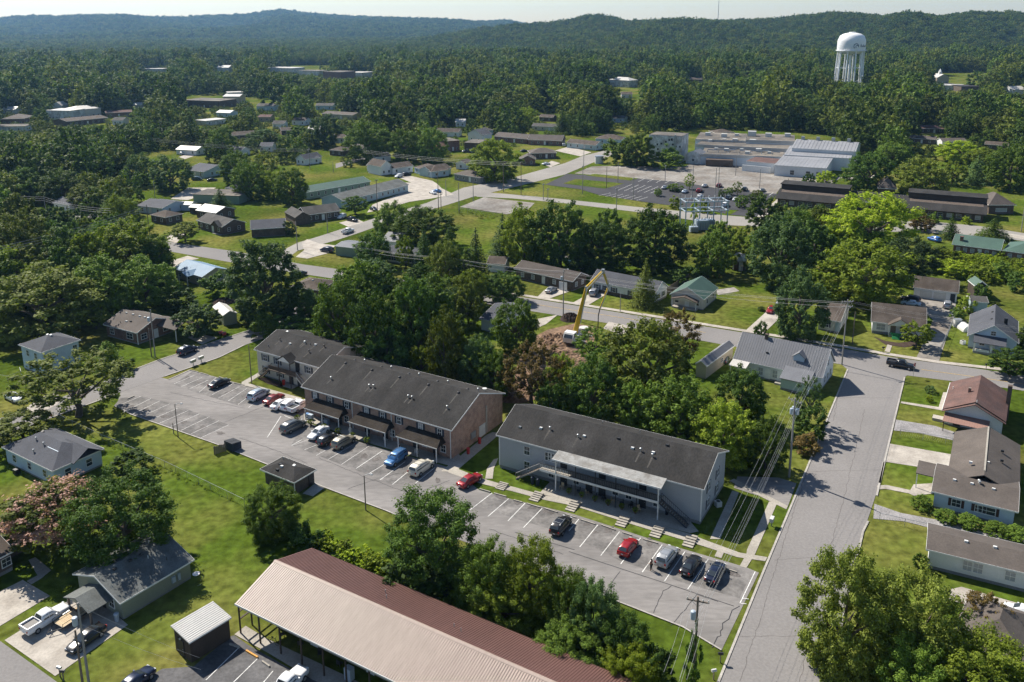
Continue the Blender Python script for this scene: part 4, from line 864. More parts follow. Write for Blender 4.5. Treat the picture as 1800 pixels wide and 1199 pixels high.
# sage green bungalow with the gabled carport porch
o_ = House('house', 'sage sided bungalow with grey roof and post porch beside the white pickup', 'house', (211, 1063), (341.7, 985), 2.55, (128, 1010), 1.75, 'g', 'shingle_greygreen', 'sid_olive', .45, .25)
boxpart('meter_box', o_.o, 2.2, -o_.d - .15, 1.0, 0, .5, .25, .8, 'steel_blue'); boxpart('meter_box', o_.o, 3.0, -o_.d - .15, .9, 0, .35, .2, .9, 'steel_blue')
o_.vents([('box', -.55, -.12, 'dark'), ('box', -.15, -.12, 'dark'), ('box', .15, -.12, 'dark'), ('pipe', .2, -.32, 'offwhite'), ('pipe', .52, .12, 'offwhite'), ('box', .62, .1, 'dark'), ('pipe', .5, -.62, 'dark'), ('box', -.3, .12, 'dark')])
l, d = o_.l, o_.d; xf = -l - 2.9
MB().prism([(-3.0, 2.05), (-.3, 3.0), (2.4, 2.05), (2.4, 2.18), (-.3, 3.13), (-3.0, 2.18)], xf - .3, -l + .3, 'x').build('porch_roof', M['shingle_greygreen'], o_.o)
MB().poly([(xf, -2.8, 2.05), (xf, 2.2, 2.05), (xf, -.3, 2.9)]).build('porch_gable', M['sid_olive'], o_.o)
for y in (-2.7, 2.1): boxpart('porch_post', o_.o, xf + .1, y, 0, 0, .22, .22, 2.05, 'wood')
boxpart('porch_wall', o_.o, xf + .1, 1.0, 0, 0, .12, 2.0, .9, 'brick_brown'); o_.door('l', .6, .1, 'dark'); o_.win('l', -1.6, 1.5, 1.0, 1.1); o_.win('l', 2.6, 1.5, 1.0, 1.1)

# brick house with the white columned porch, cut by the frame's edge
e_ = House('house', 'brick bungalow with brown roof and white columned gable porch above its walk', 'house', (-46, 1006), (26, 969), 2.7, 11.5, 2.1, 'g', 'shingle_brown', 'brick_brown', .4, .5)
l, d = e_.l, e_.d
MB().prism([(-2.6, 2.7), (0, 4.2), (2.6, 2.7), (2.6, 2.83), (0, 4.33), (-2.6, 2.83)], l - 1.5, l + 4.0, 'x').build('porch_roof', M['shingle_brown'], e_.o)
MB().poly([(l + 3.8, -2.4, 2.7), (l + 3.8, 2.4, 2.7), (l + 3.8, 0, 4.1)]).build('porch_gable', M['sid_white'], e_.o)
MB().box(l + .06, l + 3.9, -2.5, 2.5, -.1, .7).build('porch_floor', M['brick_brown'], e_.o)
for y in (-2.3, 2.3): boxpart('porch_post', e_.o, l + 3.7, y, .7, 0, .26, .26, 2.0, 'white')
MB().box(l + 3.66, l + 3.74, -2.2, -.6, 1.35, 1.42).box(l + 3.66, l + 3.74, .6, 2.2, 1.35, 1.42).build('porch_rail', M['white'], e_.o)
e_.win('r', -1.4, 1.9, 1.3, 1.3); e_.door('r', 1.0, .7, 'dark'); e_.win('f', 1.5, 1.6, 1.1, 1.1)
MB().box(-.7, .7, -1.1, 1.1, -.1, .22).box(-.7, .7, -.4, 1.1, .22, .45).build('porch_step', M['walk'], e_.o, (l + 4.8, 0, 0), math.pi / 2)

# slate roofed house above it
h_ = House('house', 'pale blue house with broad slate hipped roof and bay below the street corner', 'house', (3, 787), (92, 830), 2.85, (182, 789), 1.9, 'hip', 'shingle_slate', 'sid_blue', .4, .3)
h_.auto(3, False, 'glass', None, 'fr'); h_.vents([('cap', -.3, -.3, 'steel'), ('cap', .05, -.35, 'steel'), ('cap', .0, -.7, 'steel'), ('pipe', -.9, -.75, 'steel'), ('box', -.45, .1, 'dark')])
MB().prism([(-2.6, 2.85), (0, 4.4), (2.6, 2.85), (2.6, 2.98), (0, 4.55), (-2.6, 2.98)], h_.L * .12, h_.L / 2 + .6, 'x').build('roof_wing', M['shingle_slate'], h_.o, (0, h_.D * .16, 0)); boxpart('skylight', h_.o, h_.L * .2, -1.4, 3.9, 0, 3.0, .3, .35, 'steel_blue')
boxpart('air_conditioner', h_.o, -h_.L * .16, -h_.D / 2 - .6, 0, 0, .8, .8, .8, 'black_metal')
# two storey blue house across the street
i_ = House('house', 'two storey pale blue house with dark hipped roof and small side deck', 'house', (31.7, 606.7), (71.7, 621), 5.3, (147.5, 600), 1.7, 'hip', 'shingle_slate', 'sid_blue', .4, .3)
for t in (-1.5, 1.5): i_.win('f', t, 4.0, .9, 1.2); i_.win('r', t * 2, 4.0, .9, 1.2); i_.win('r', t * 2, 1.5, .9, 1.2)
MB().box(-i_.l - 1.8, -i_.l - .06, -2, 1, 1.2, 1.35).box(-i_.l - 1.8, -i_.l - 1.74, -2, 1, 1.35, 2.2).build('deck', M['wood'], i_.o)
for y in (-1.9, .9): boxpart('deck_post', i_.o, -i_.l - 1.7, y, 0, 0, .12, .12, 1.2, 'wood')
i_.vents([('box', -.2, 0.05, 'white'), ('box', .1, .05, 'white')])
# brick ranch by the street
j_ = House('house', 'red brick ranch house with brown gable roof beside the pair of utility poles', 'house', (181, 571), (240, 586.7), 2.85, 10.6, 2.0, 'g', 'shingle_taupe', 'brick_red', .5, .3)
j_.win('f', -j_.l + 2.0, 1.6, 1.3, 1.3); j_.win('f', j_.l - 2.6, 1.6, 2.0, 1.3, 'glass', None, True); j_.win('r', -3.2, 1.5, 1.4, 1.2); j_.door('r', 0, .1, 'white'); j_.win('r', 2.8, 1.6, 1.6, 1.2)
boxpart('corner_board', j_.o, j_.l + .05, -j_.d - .05, 0, 0, .14, .14, 2.8, 'white')
j_.vents([('box', -.6, -.12, 'white'), ('box', -.2, -.12, 'white'), ('box', .2, -.12, 'white'), ('box', .5, -.12, 'white'), ('pipe', -.3, -.7, 'dark'), ('box', -.1, -.55, 'white'), ('box', .1, -.5, 'dark')])
MB().prism([(-2.8, 2.85), (0, 3.9), (2.8, 2.85), (2.8, 2.98), (0, 4.03), (-2.8, 2.98)], j_.l - 3, j_.l + 6.4, 'x').build('carport_roof', M['shingle_taupe'], j_.o, (0, 3.0, 0))
for y in (.6, 5.4): boxpart('carport_post', j_.o, j_.l + 6.1, y, 0, 0, .16, .16, 2.85, 'white')
House('shed', 'grey metal garden shed with pale ribbed roof behind the hedge', 'shed', (391.7, 556), (417, 551), 2.5, 8.2, .9, 'gf', 'roof_white', 'sid_olive', .15, 0).door('f', 0, .05, 'sid_olive', 1.6)
k_ = House('house', 'small house with bright blue metal roof among the trees', 'house', (304, 473), (355, 488), 2.7, (391, 471), 1.7, 'g', 'roof_bluemetal', 'sid_tan', .4, .2); k_.auto(3, False)
MB().prism([(-2.2, 2.7), (0, 3.6), (2.2, 2.7), (2.2, 2.8), (0, 3.72), (-2.2, 2.8)], -k_.D / 2 - 2.2, -k_.D / 2 + 2.5, 'y').build('porch_roof', M['roof_bluemetal'], k_.o, (1.0, 0, 0))
for x in (-1.0, 3.0): boxpart('porch_post', k_.o, x, -k_.D / 2 - 2.0, 0, 0, .14, .14, 2.7, 'white')

# ---------------------------------------------------------------- round the crossroads
w_ = House('house', 'white two storey house with grey ribbed metal roof and dormer at the road corner', 'house', (1288, 632), (1446, 666), 2.9, 10.2, 4.3, 'g', 'roof_greymetal', 'sid_white', .35, .4)
l, d = w_.l, w_.d
nr = int(w_.L / .5); rb = MB()
for i in range(nr):
    x = -w_.L / 2 + .25 + i * .5; k = math.atan2(w_.rh, w_.D / 2)
    rb.prism([(-w_.D / 2, w_.zw + .14), (0, w_.zw + w_.rh + .14), (0, w_.zw + w_.rh + .19), (-w_.D / 2, w_.zw + .19)], x - .035, x + .035, 'x')
kind(rb.build('roof_rib', M['roof_greymetal'], w_.o), 'stuff')
for t in (-2.0, 0.2, 2.4): w_.win('r', t, 1.6, .9, 1.3)
w_.win('r', 0, 4.6, .9, 1.2); w_.door('f', -l + 6.8, .3, 'white')
for t in (-l + 5.4, -l + 8.3): w_.win('f', t, 1.6, .9, 1.5, 'glass_pale')
w_.chimney(-.42, -.06, .55, .9, 'brick_brown'); w_.vents([('box', -.3, -.55, 'dark')])
ex0, ex1 = l - 6.8, l - 1.6                # the lean-to at the front, and the dormer above it
MB().prism([(-d - 3.4, 2.35), (-d + .9, 3.75), (-d + .9, 3.88), (-d - 3.4, 2.48)], ex0 - .25, ex1 + .25, 'x').build('lean_to_roof', M['roof_greymetal'], w_.o)
MB().prism([(-d - 3.15, .0), (-d - .06, .0), (-d - .06, 3.3), (-d - 3.15, 2.38)], ex0, ex1, 'x').build('lean_to_wall', M['sid_teal'], w_.o)
MB().prism([(-d - 3.19, -.1), (-d - 3.16, -.1), (-d - 3.16, .45), (-d - 3.19, .45)], ex0, ex1, 'x').build('lean_to_base', M['foundation'], w_.o)
dx, dy, dz = ex0 + 1.9, -d + 2.2, 4.2
MB().prism([(dx - 1.05, dz), (dx + 1.05, dz), (dx + 1.05, dz + 1.35), (dx, dz + 2.2), (dx - 1.05, dz + 1.35)], dy - .6, dy + 2.4, 'y').build('dormer', M['sid_blue'], w_.o)
MB().prism([(dx - 1.3, dz + 1.2), (dx, dz + 2.22), (dx + 1.3, dz + 1.2), (dx + 1.3, dz + 1.3), (dx, dz + 2.34), (dx - 1.3, dz + 1.3)], dy - .8, dy + 2.6, 'y').build('dormer_roof', M['roof_greymetal'], w_.o)
MB().prism([(-d - 2.8, 2.5), (-d + .3, 3.1), (-d + .3, 3.2), (-d - 2.8, 2.6)], -l - .3, -l + 3.2, 'x').build('porch_roof', M['roof_white'], w_.o)
for x in (-l, -l + 3.0): boxpart('porch_post', w_.o, x, -d - 2.6, 0, 0, .12, .12, 2.5, 'white')
boxpart('porch_step', w_.o, ex0 - 1.0, -d - .8, 0, 0, 1.4, 1.2, .4, 'walk')
ga = House('garage', 'grey flat gabled garage building beside the driveway of the white house', 'garage', (1222, 640), (1242, 645), 2.7, (1271, 604), .9, 'gf', 'roof_greymetal', 'sid_tan', .2, 0); ga.win('r', 1, 1.5, .8, .8)
gr = House('house', 'cream house with green metal gable roof on the mown lawn', 'house', (1177, 518), (1238, 528), 2.75, (1263, 507), 2.6, 'gf', 'roof_green', 'sid_cream', .35, .25)
gr.gable_porch(-gr.l + .8, gr.l - 1.2, 1.8, 2.2, 1.0, 'shingle_brown'); gr.auto(3, True, 'glass', None, 'fr')
dk = House('house', 'white bungalow with charcoal roof and black shutters behind the yellow boom', 'house', (1037, 494), (1152, 517), 2.8, 7.6, 2.3, 'g', 'shingle_slate', 'sid_white', .4, .5)
dk.auto(7, True, 'glass', 'shutter', 'fr'); boxpart('brick_skirt', dk.o, 0, -dk.d - .1, 0, 0, dk.l * 2, .12, .9, 'brick_brown')
br = House('house', 'long low brick house with rust streaked brown metal roof', 'house', (903, 473), (1007, 496), 2.75, 7.6, 1.7, 'g', 'shingle_taupe', 'brick_brown', .5, .2)
br.auto(5, True, 'glass_pale', None, 'fr')
rb = MB(); nn = 34
for i in range(nn):
    x = -br.L / 2 + br.L * (i + .5) / nn; rb.prism([(-br.D / 2, br.zw + .14), (0, br.zw + br.rh + .14), (0, br.zw + br.rh + .2), (-br.D / 2, br.zw + .2)], x - .06, x + .06, 'x')
kind(rb.build('roof_rib', M['shingle_taupe'], br.o), 'stuff')
boxpart('porch_panel', br.o, br.l - 2.2, -br.d - 1.2, 0, 0, 2.6, .08, 2.4, 'white')
House('shed', 'small dark gabled outbuilding between conifer and bushy trees', 'shed', (855, 464), (888, 466), 2.4, 7, 1.4, 'g', 'shingle_brown', 'sid_white', .3, 0)
House('house', 'dark grey roofed house half hidden behind leafy trees', 'house', (842, 561), (873, 567.5), 2.8, 14, 1.8, 'g', 'shingle_slate', 'sid_white', .4, .2)
t_ = House('house', 'white cottage with black shutters and slate roof under tall conifers', 'house', (676, 446), (728, 452), 2.75, 7.5, 1.7, 'g', 'shingle_slate', 'sid_white', .4, .4); t_.auto(5, True, 'glass', 'shutter', 'fr')
House('garage', 'dull green flat roofed garage at the street bend', 'garage', (588, 433), (632, 438), 2.9, 8, .5, 'g', 'roof_greymetal', 'sid_green', .2, 0)
House('house', 'pale grey roofed house showing between the tree crowns', 'house', (670, 424), (697, 426), 2.8, 11, 1.7, 'g', 'roof_greymetal', 'sid_white', .4, 0)
wb = House('house', 'brown roofed house tucked beneath the big tree by the street', 'house', (509, 505), (560, 511), 2.6, 9, 1.5, 'hip', 'shingle_brown', 'brick_brown', .4, 0); wb.vents([('box', .1, -.2, 'white')])
nw = House('house', 'white house with brown roof behind the corner pole', 'house', (1436, 560), (1478, 567), 2.75, 12, 2.4, 'g', 'shingle_brown', 'sid_cream', .4, .3)
nw.win('f', -.5, 1.6, .9, 1.2, 'glass', 'shutter'); nw.door('f', 2.0, .3, 'sid_teal'); nw.win('r', 0, 1.6, .9, 1.2)
wp = House('house', 'white bungalow with gabled entry and green porch steps', 'house', (1531, 566), (1629, 577), 2.75, 9.8, 3.2, 'g', 'shingle_brown', 'sid_white', .4, .6)
l, d = wp.l, wp.d
wp.gable_porch(-l + 3.4, -l + 8.2, 1.4, 2.75, 1.7, 'shingle_brown', True, .6, wm='white')
wp.win('f', -l + 1.8, 1.75, 1.8, 1.4, 'glass_pale'); wp.door('f', -l + 4.4, .6, 'wood'); wp.win('f', -l + 6.6, 1.7, 1.6, 1.2); wp.win('f', l - 2.4, 1.75, 1.4, 1.2, 'glass_pale'); wp.win('r', 0, 1.7, .9, 1.2)
boxpart('porch_screen', wp.o, -l + 5.0, -d - 1.6, .6, 0, 2.2, .08, .55, 'green_paint')
for i in range(4): boxpart('porch_step', wp.o, -l + 5.0, -d - 1.75 - .3 * i, 0, 0, 1.6, .3, .6 - .15 * i, 'green_paint')
bl_ = House('house', 'pale blue bungalow with slate front gable and columned porch', 'house', (1700, 591), (1791, 605), 2.8, (1702, 553), 3.2, 'gf', 'shingle_slate', 'sid_blue', .4, .35)
l, d = bl_.l, bl_.d
MB().prism([(-d - 2.6, 2.35), (-d + .02, 3.4), (-d + .02, 3.52), (-d - 2.6, 2.47)], -l + .9, l - 1.9, 'x').build('porch_roof', M['shingle_slate'], bl_.o)
for x in (-l + 1.2, -l + 4.4, l - 2.2): boxpart('porch_post', bl_.o, x, -d - 2.3, 0, 0, .35, .35, 2.35, 'white')
MB().box(-l + 1, l - 2, -d - 2.5, -d - .06, -.1, .4).build('porch_floor', M['walk'], bl_.o); boxpart('porch_wall', bl_.o, -l + 2.8, -d - 2.35, .4, 0, 2.6, .12, .55, 'white')
bl_.win('f', -l + 2.6, 1.7, .9, 1.1); bl_.door('f', -l + 4.6, .4, 'white'); bl_.win('f', 0, 4.2, .9, .9); bl_.win('l', 0, 1.7, .9, 1.2)
bl_.vents([('turtle', -.12, -.3, 'dark'), ('turtle', -.1, .35, 'dark')]); boxpart('chimney', bl_.o, 2.2, -1.0, bl_.roof_z(2.2, -1) - .5, 0, .7, .7, 1.8, 'dark')
dg = House('garage', 'white double garage with brown roof and a blue side door', 'garage', (1605, 506), (1685, 516), 2.6, 6.4, 2.4, 'g', 'shingle_brown', 'sid_white', .3, .1)
for t in (-dg.l * .43, dg.l * .22): boxpart('garage_door', dg.o, t, -dg.d - .05, .05, 0, dg.l * .58, .06, 2.1, 'offwhite')
dg.door('f', dg.l - .9, .1, 'shutter')
House('shed', 'dark brown barn shed with pale green roof at the edge of the overgrown field', 'shed', (1713, 503), (1738, 504), 3.2, 5, 1.2, 'gf', 'roof_green', 'wood_brown', .2, 0).door('f', 0, .05, 'dark', 1.6)
House('shed', 'blue grey garden shed with weathered flat gable roof', 'shed', (1707, 531), (1738, 533), 2.5, 4.5, .9, 'g', 'shingle_grey', 'sid_teal', .2, 0).door('f', 0, .05, 'sid_teal', 1.4)
gb = House('house', 'red brick ranch house with wide green metal roof', 'house', (1673, 430), (1760, 441), 2.8, 11.5, 2.2, 'g', 'roof_green', 'brick_red', .5, .2); gb.auto(6, True, 'glass_pale', None, 'f'); gb.chimney(-.66, -.55, .9, 1.3, 'brick_red')
gb2 = House('house', 'brick wing with green hipped metal roof continuing the ranch house', 'house', (1762, 441), (1840, 452), 2.8, 13, 2.4, 'hip', 'roof_green', 'brick_red', .5, .2); gb2.auto(4, False, 'glass_pale', None, 'f')

# salmon roofed house
sa = House('house', 'grey sided house with faded red gable roof and salmon awning', 'house', (1657, 720), (1768, 743), 2.9, (1667, 672), 2.5, 'gf', 'shingle_salmon', 'sid_white', .45, .3, fm='shutter_brown')
l, d = sa.l, sa.d
MB().prism([(-l - .5, 2.75), (0, 5.15), (l + .5, 2.75), (l + .5, 2.87), (0, 5.27), (-l - .5, 2.87)], -d - 1.1, -d - .5, 'y').build('porch_roof', M['shingle_salmon'], sa.o)
MB().prism([(-d - 3.1, 1.85), (-d - .1, 2.35), (-d - .1, 2.43), (-d - 3.1, 1.93)], -l - .1, l - 1.9, 'x').build('awning', M['roof_salmonmetal'], sa.o)
for x in (-l + .1, l - 2.2): boxpart('awning_post', sa.o, x, -d - 2.95, 0, 0, .12, .12, 1.85, 'shutter_brown')
sa.win('f', 0, 1.4, 1.0, 1.0); sa.door('f', -2.5, .2, 'dark'); boxpart('chimney', sa.o, l + .4, 1.5, 0, 0, .7, .8, 6.6, 'brick_brown'); sa.win('r', 0, 1.5, .9, 1.1)
boxpart('chimney', sa.o, -1.3, -1.0, sa.roof_z(-1.3, -1) - .4, 0, .45, .45, 1.2, 'brick_red'); boxpart('gutter', sa.o, -sa.L / 2 - .08, 0, 2.8, 0, .12, sa.D, .14, 'white')
boxpart('porch_step', sa.o, -l - 1.1, -d + 1.4, 0, 0, 1.8, 1.6, .5, 'concrete')
sa.vents([('pipe', -.85, .4, 'white'), ('pipe', .04, -.98, 'white')])
# big grey roofed house with white walls
bg_ = House('house', 'white L shaped house with wide taupe roof and brown shutters by the clipped hedges', 'house', (1637, 865), (1790, 902), 2.65, 9.5, 1.2, 'g', 'shingle_taupe', 'sid_blue', .45, .3)
l, d = bg_.l, bg_.d
bg_.win('f', -l + 2.9, 1.65, 1.1, 1.1, 'glass', 'shutter_brown'); bg_.win('f', .7, 1.65, .9, 1.0, 'glass', 'shutter_brown'); bg_.win('f', l - 3.4, 1.65, 2.2, 1.1, 'glass', 'shutter_brown')
mb = MB(); y0, y1 = 0, 17.5; xa, xb = -l + 1.6, l + .2; xm = (xa + xb) / 2
mb.prism([(xa - .4, 2.65), (xm, 4.75), (xb + .4, 2.65), (xb + .4, 2.79), (xm, 4.89), (xa - .4, 2.79)], y0, y1 + .4, 'y').build('roof_wing', M['shingle_taupe'], bg_.o)
MB().prism([(xa, 0), (xb, 0), (xb, 2.7), (xm, 4.65), (xa, 2.7)], d + .1, y1, 'y').build('wall_wing', M['sid_blue'], bg_.o)
OCC.append((*(bg_.o.matrix_basis @ Vector((xm, y1 / 2, 0))).xy, (xb - xa) / 2, y1 / 2, bg_.az, 5))
MB().box(xm - .12, xm + .12, 1.5, y1 + .41, 4.86, 4.93).build('ridge_cap', M['walk'], bg_.o)
for x, y in ((-.55, -.3), (-.1, -.28), (.45, -.3), (-.2, .9), (.25, 1.2)): obj('roof_vent', VENTS['box'], M['white'], bg_.o, (x * l, y * d, bg_.roof_z(x * l, y * d) if abs(y) < .5 else 4.6), 0)
bg_.vents([('cap', .06, -.15, 'white'), ('cap', .09, -.2, 'steel')])
for y in (7.5, 11): obj('roof_vent', VENTS['box'], M['dark'], bg_.o, (xm + 2.2, y, 4.3))
MB().prism([(.2, 2.5), (4.3, 2.7), (4.3, 2.83), (.2, 2.63)], -l - 3.0, -l + .1, 'x').build('porch_roof', M['shingle_taupe'], bg_.o)
boxpart('porch_post', bg_.o, -l - 2.8, .5, 0, 0, .14, .14, 2.5, 'white'); boxpart('garage_door', bg_.o, -l - .1, 2.2, 0, 0, .08, 2.6, 2.2, 'white')
# white long house below
wl = House('house', 'long white house with taupe roof, blue door awning and timber steps', 'house', (1628, 967), (1850, 1021), 2.75, 6.8, .9, 'g', 'shingle_taupe', 'sid_white', .4, .45)
l, d = wl.l, wl.d
wl.win('f', -l + 4.5, 1.75, 1.0, 1.3, 'glass_pale'); wl.win('f', -l + 5.7, 1.75, 1.0, 1.3, 'glass_pale'); wl.win('f', -l + 9.3, 1.75, 1.1, 1.2, 'glass_pale'); wl.door('f', -l + 13.2, .45, 'white')
MB().prism([(-d - 1.0, 2.25), (-d - .05, 2.65), (-d - .05, 2.72), (-d - 1.0, 2.32)], -l + 12.3, -l + 14.1, 'x').build('door_awning', M['steel_blue'], wl.o)
for i in range(4): boxpart('step', wl.o, -l + 13.1, -d - .6 - .3 * i, 0, 0, 1.8, .28, .5 - .12 * i, 'plank')
wl.vents([('box', -.35, -.15, 'white'), ('box', .12, -.1, 'white')])
fl = MB().box(-.04, .04, -.04, .04, 0, 1.0).mesh('picket')
wlf = thing('picket_fence', 'short white picket fence on the deck behind the long white house', 'fence', P(1724, 955), wl.az)
for i in range(26): obj('picket', fl, M['white'], wlf, (-5.2 + i * .4, 0, 0))
MB().box(-5.3, 5.3, -.03, .03, .85, .93).box(-5.3, 5.3, -.03, .03, .2, .28).build('rail', M['white'], wlf)
House('house', 'taupe hip roofed house nearly hidden by the bushy trees', 'house', (1672, 1124), (1815, 1180), 2.7, 10, 2.0, 'hip', 'shingle_taupe', 'brick_brown', .4, .2)
# ---------------------------------------------------------------- houses further off: name, label, e1, e2, zw, depth, rise, roof, roof surface, wall surface, apex, fronts
def far(name, label, cat, e1, e2, zw, depth, rh, roof, rm, wm, n=3, apex=None, sides='fr', group=None, pane='glass', shut=None):
    h = House(name, label, cat, e1, e2, zw, depth, rh, roof, rm, wm, .35, .15, apex, group, fascia=zw > 0 and roof != 'flat')
    if n: h.auto(n, n > 2, pane, shut, sides)
    return h
x1 = far('house', 'dark brown brick house with small front gable above the sloping lawn', 'house', (345, 388), (390, 400), 2.8, 9.5, 2.0, 'g', 'shingle_grey', 'brick_brown', 4)
x1.gable_porch(x1.l - 5.4, x1.l - .4, .9, 2.8, 1.9, 'shingle_grey', False, .1)
far('house', 'brick house with pale metal roof behind the dark brown brick house', 'house', (343, 370), (379, 375.5), 2.8, (393, 364), 1.6, 'g', 'roof_white', 'brick_brown', 2)
x3 = far('house', 'brown brick house with grey cross gables beside the parked black pickup', 'house', (537, 379), (599, 371), 2.8, 9.5, 2.1, 'g', 'shingle_grey', 'brick_brown', 5)
MB().prism([(-3.0, 2.8), (0, 4.6), (3.0, 2.8), (3.0, 2.93), (0, 4.74), (-3.0, 2.93)], -x3.D / 2 - 2.2, x3.D / 2, 'y').build('roof_wing', M['shingle_grey'], x3.o, (-x3.l - 2.0, 0, 0))
MB().prism([(-2.7, 0), (2.7, 0), (2.7, 2.85), (0, 4.5), (-2.7, 2.85)], -x3.D / 2 - 1.9, x3.D / 2 - .3, 'y').build('wall_wing', M['brick_brown'], x3.o, (-x3.l - 2.0, 0, 0))
far('house', 'slate roofed brick house behind the big tree by the street', 'house', (440, 404), (503, 400), 2.8, 10, 2.1, 'g', 'shingle_slate', 'brick_brown', 0)
far('house', 'brown hip roofed brick cottage beside the bluish long roof', 'house', (263, 378), (290, 383), 2.7, (317, 375), 1.5, 'hip', 'shingle_brown', 'brick_brown', 2)
far('house', 'long house with faded blue grey roof at the end of the drive', 'house', (240, 362), (285, 367), 2.7, (310, 353), 1.5, 'g', 'shingle_slate', 'sid_blue', 3)
far('building', 'flat roofed grey green building behind a dark bushy tree', 'building', (337, 342), (420, 345), 3.4, 12, .4, 'flat', 'roof_flat', 'sid_green', 0)
far('shed', 'pale roofed shed between the long blue grey roof and the flat building', 'shed', (313, 360), (334, 361), 2.4, 5, .8, 'g', 'roof_white', 'sid_blue', 0)
far('shed', 'brown shed with white roof in the neighbouring back yard', 'shed', (331, 365), (348, 366), 2.4, 5, .8, 'g', 'roof_white', 'wood_brown', 0)
far('house', 'pale sided house with grey gable roof and toys in its yard', 'house', (325, 299), (358, 303), 2.9, (390, 291), 2.1, 'g', 'shingle_slate', 'sid_teal', 3)
lg = far('long_building', 'long dull green building with green metal roof behind its twin', 'apartment building', (538, 339), (652, 319), 3.0, 10.5, 1.6, 'g', 'roof_green', 'sid_green', 9, None, 'f')
lg2 = far('long_building', 'long pale green apartment row facing the concrete lot', 'apartment building', (603, 354), (719, 325), 2.9, 12.0, 2.0, 'g', 'shingle_greygreen', 'sid_teal', 11, None, 'fr')
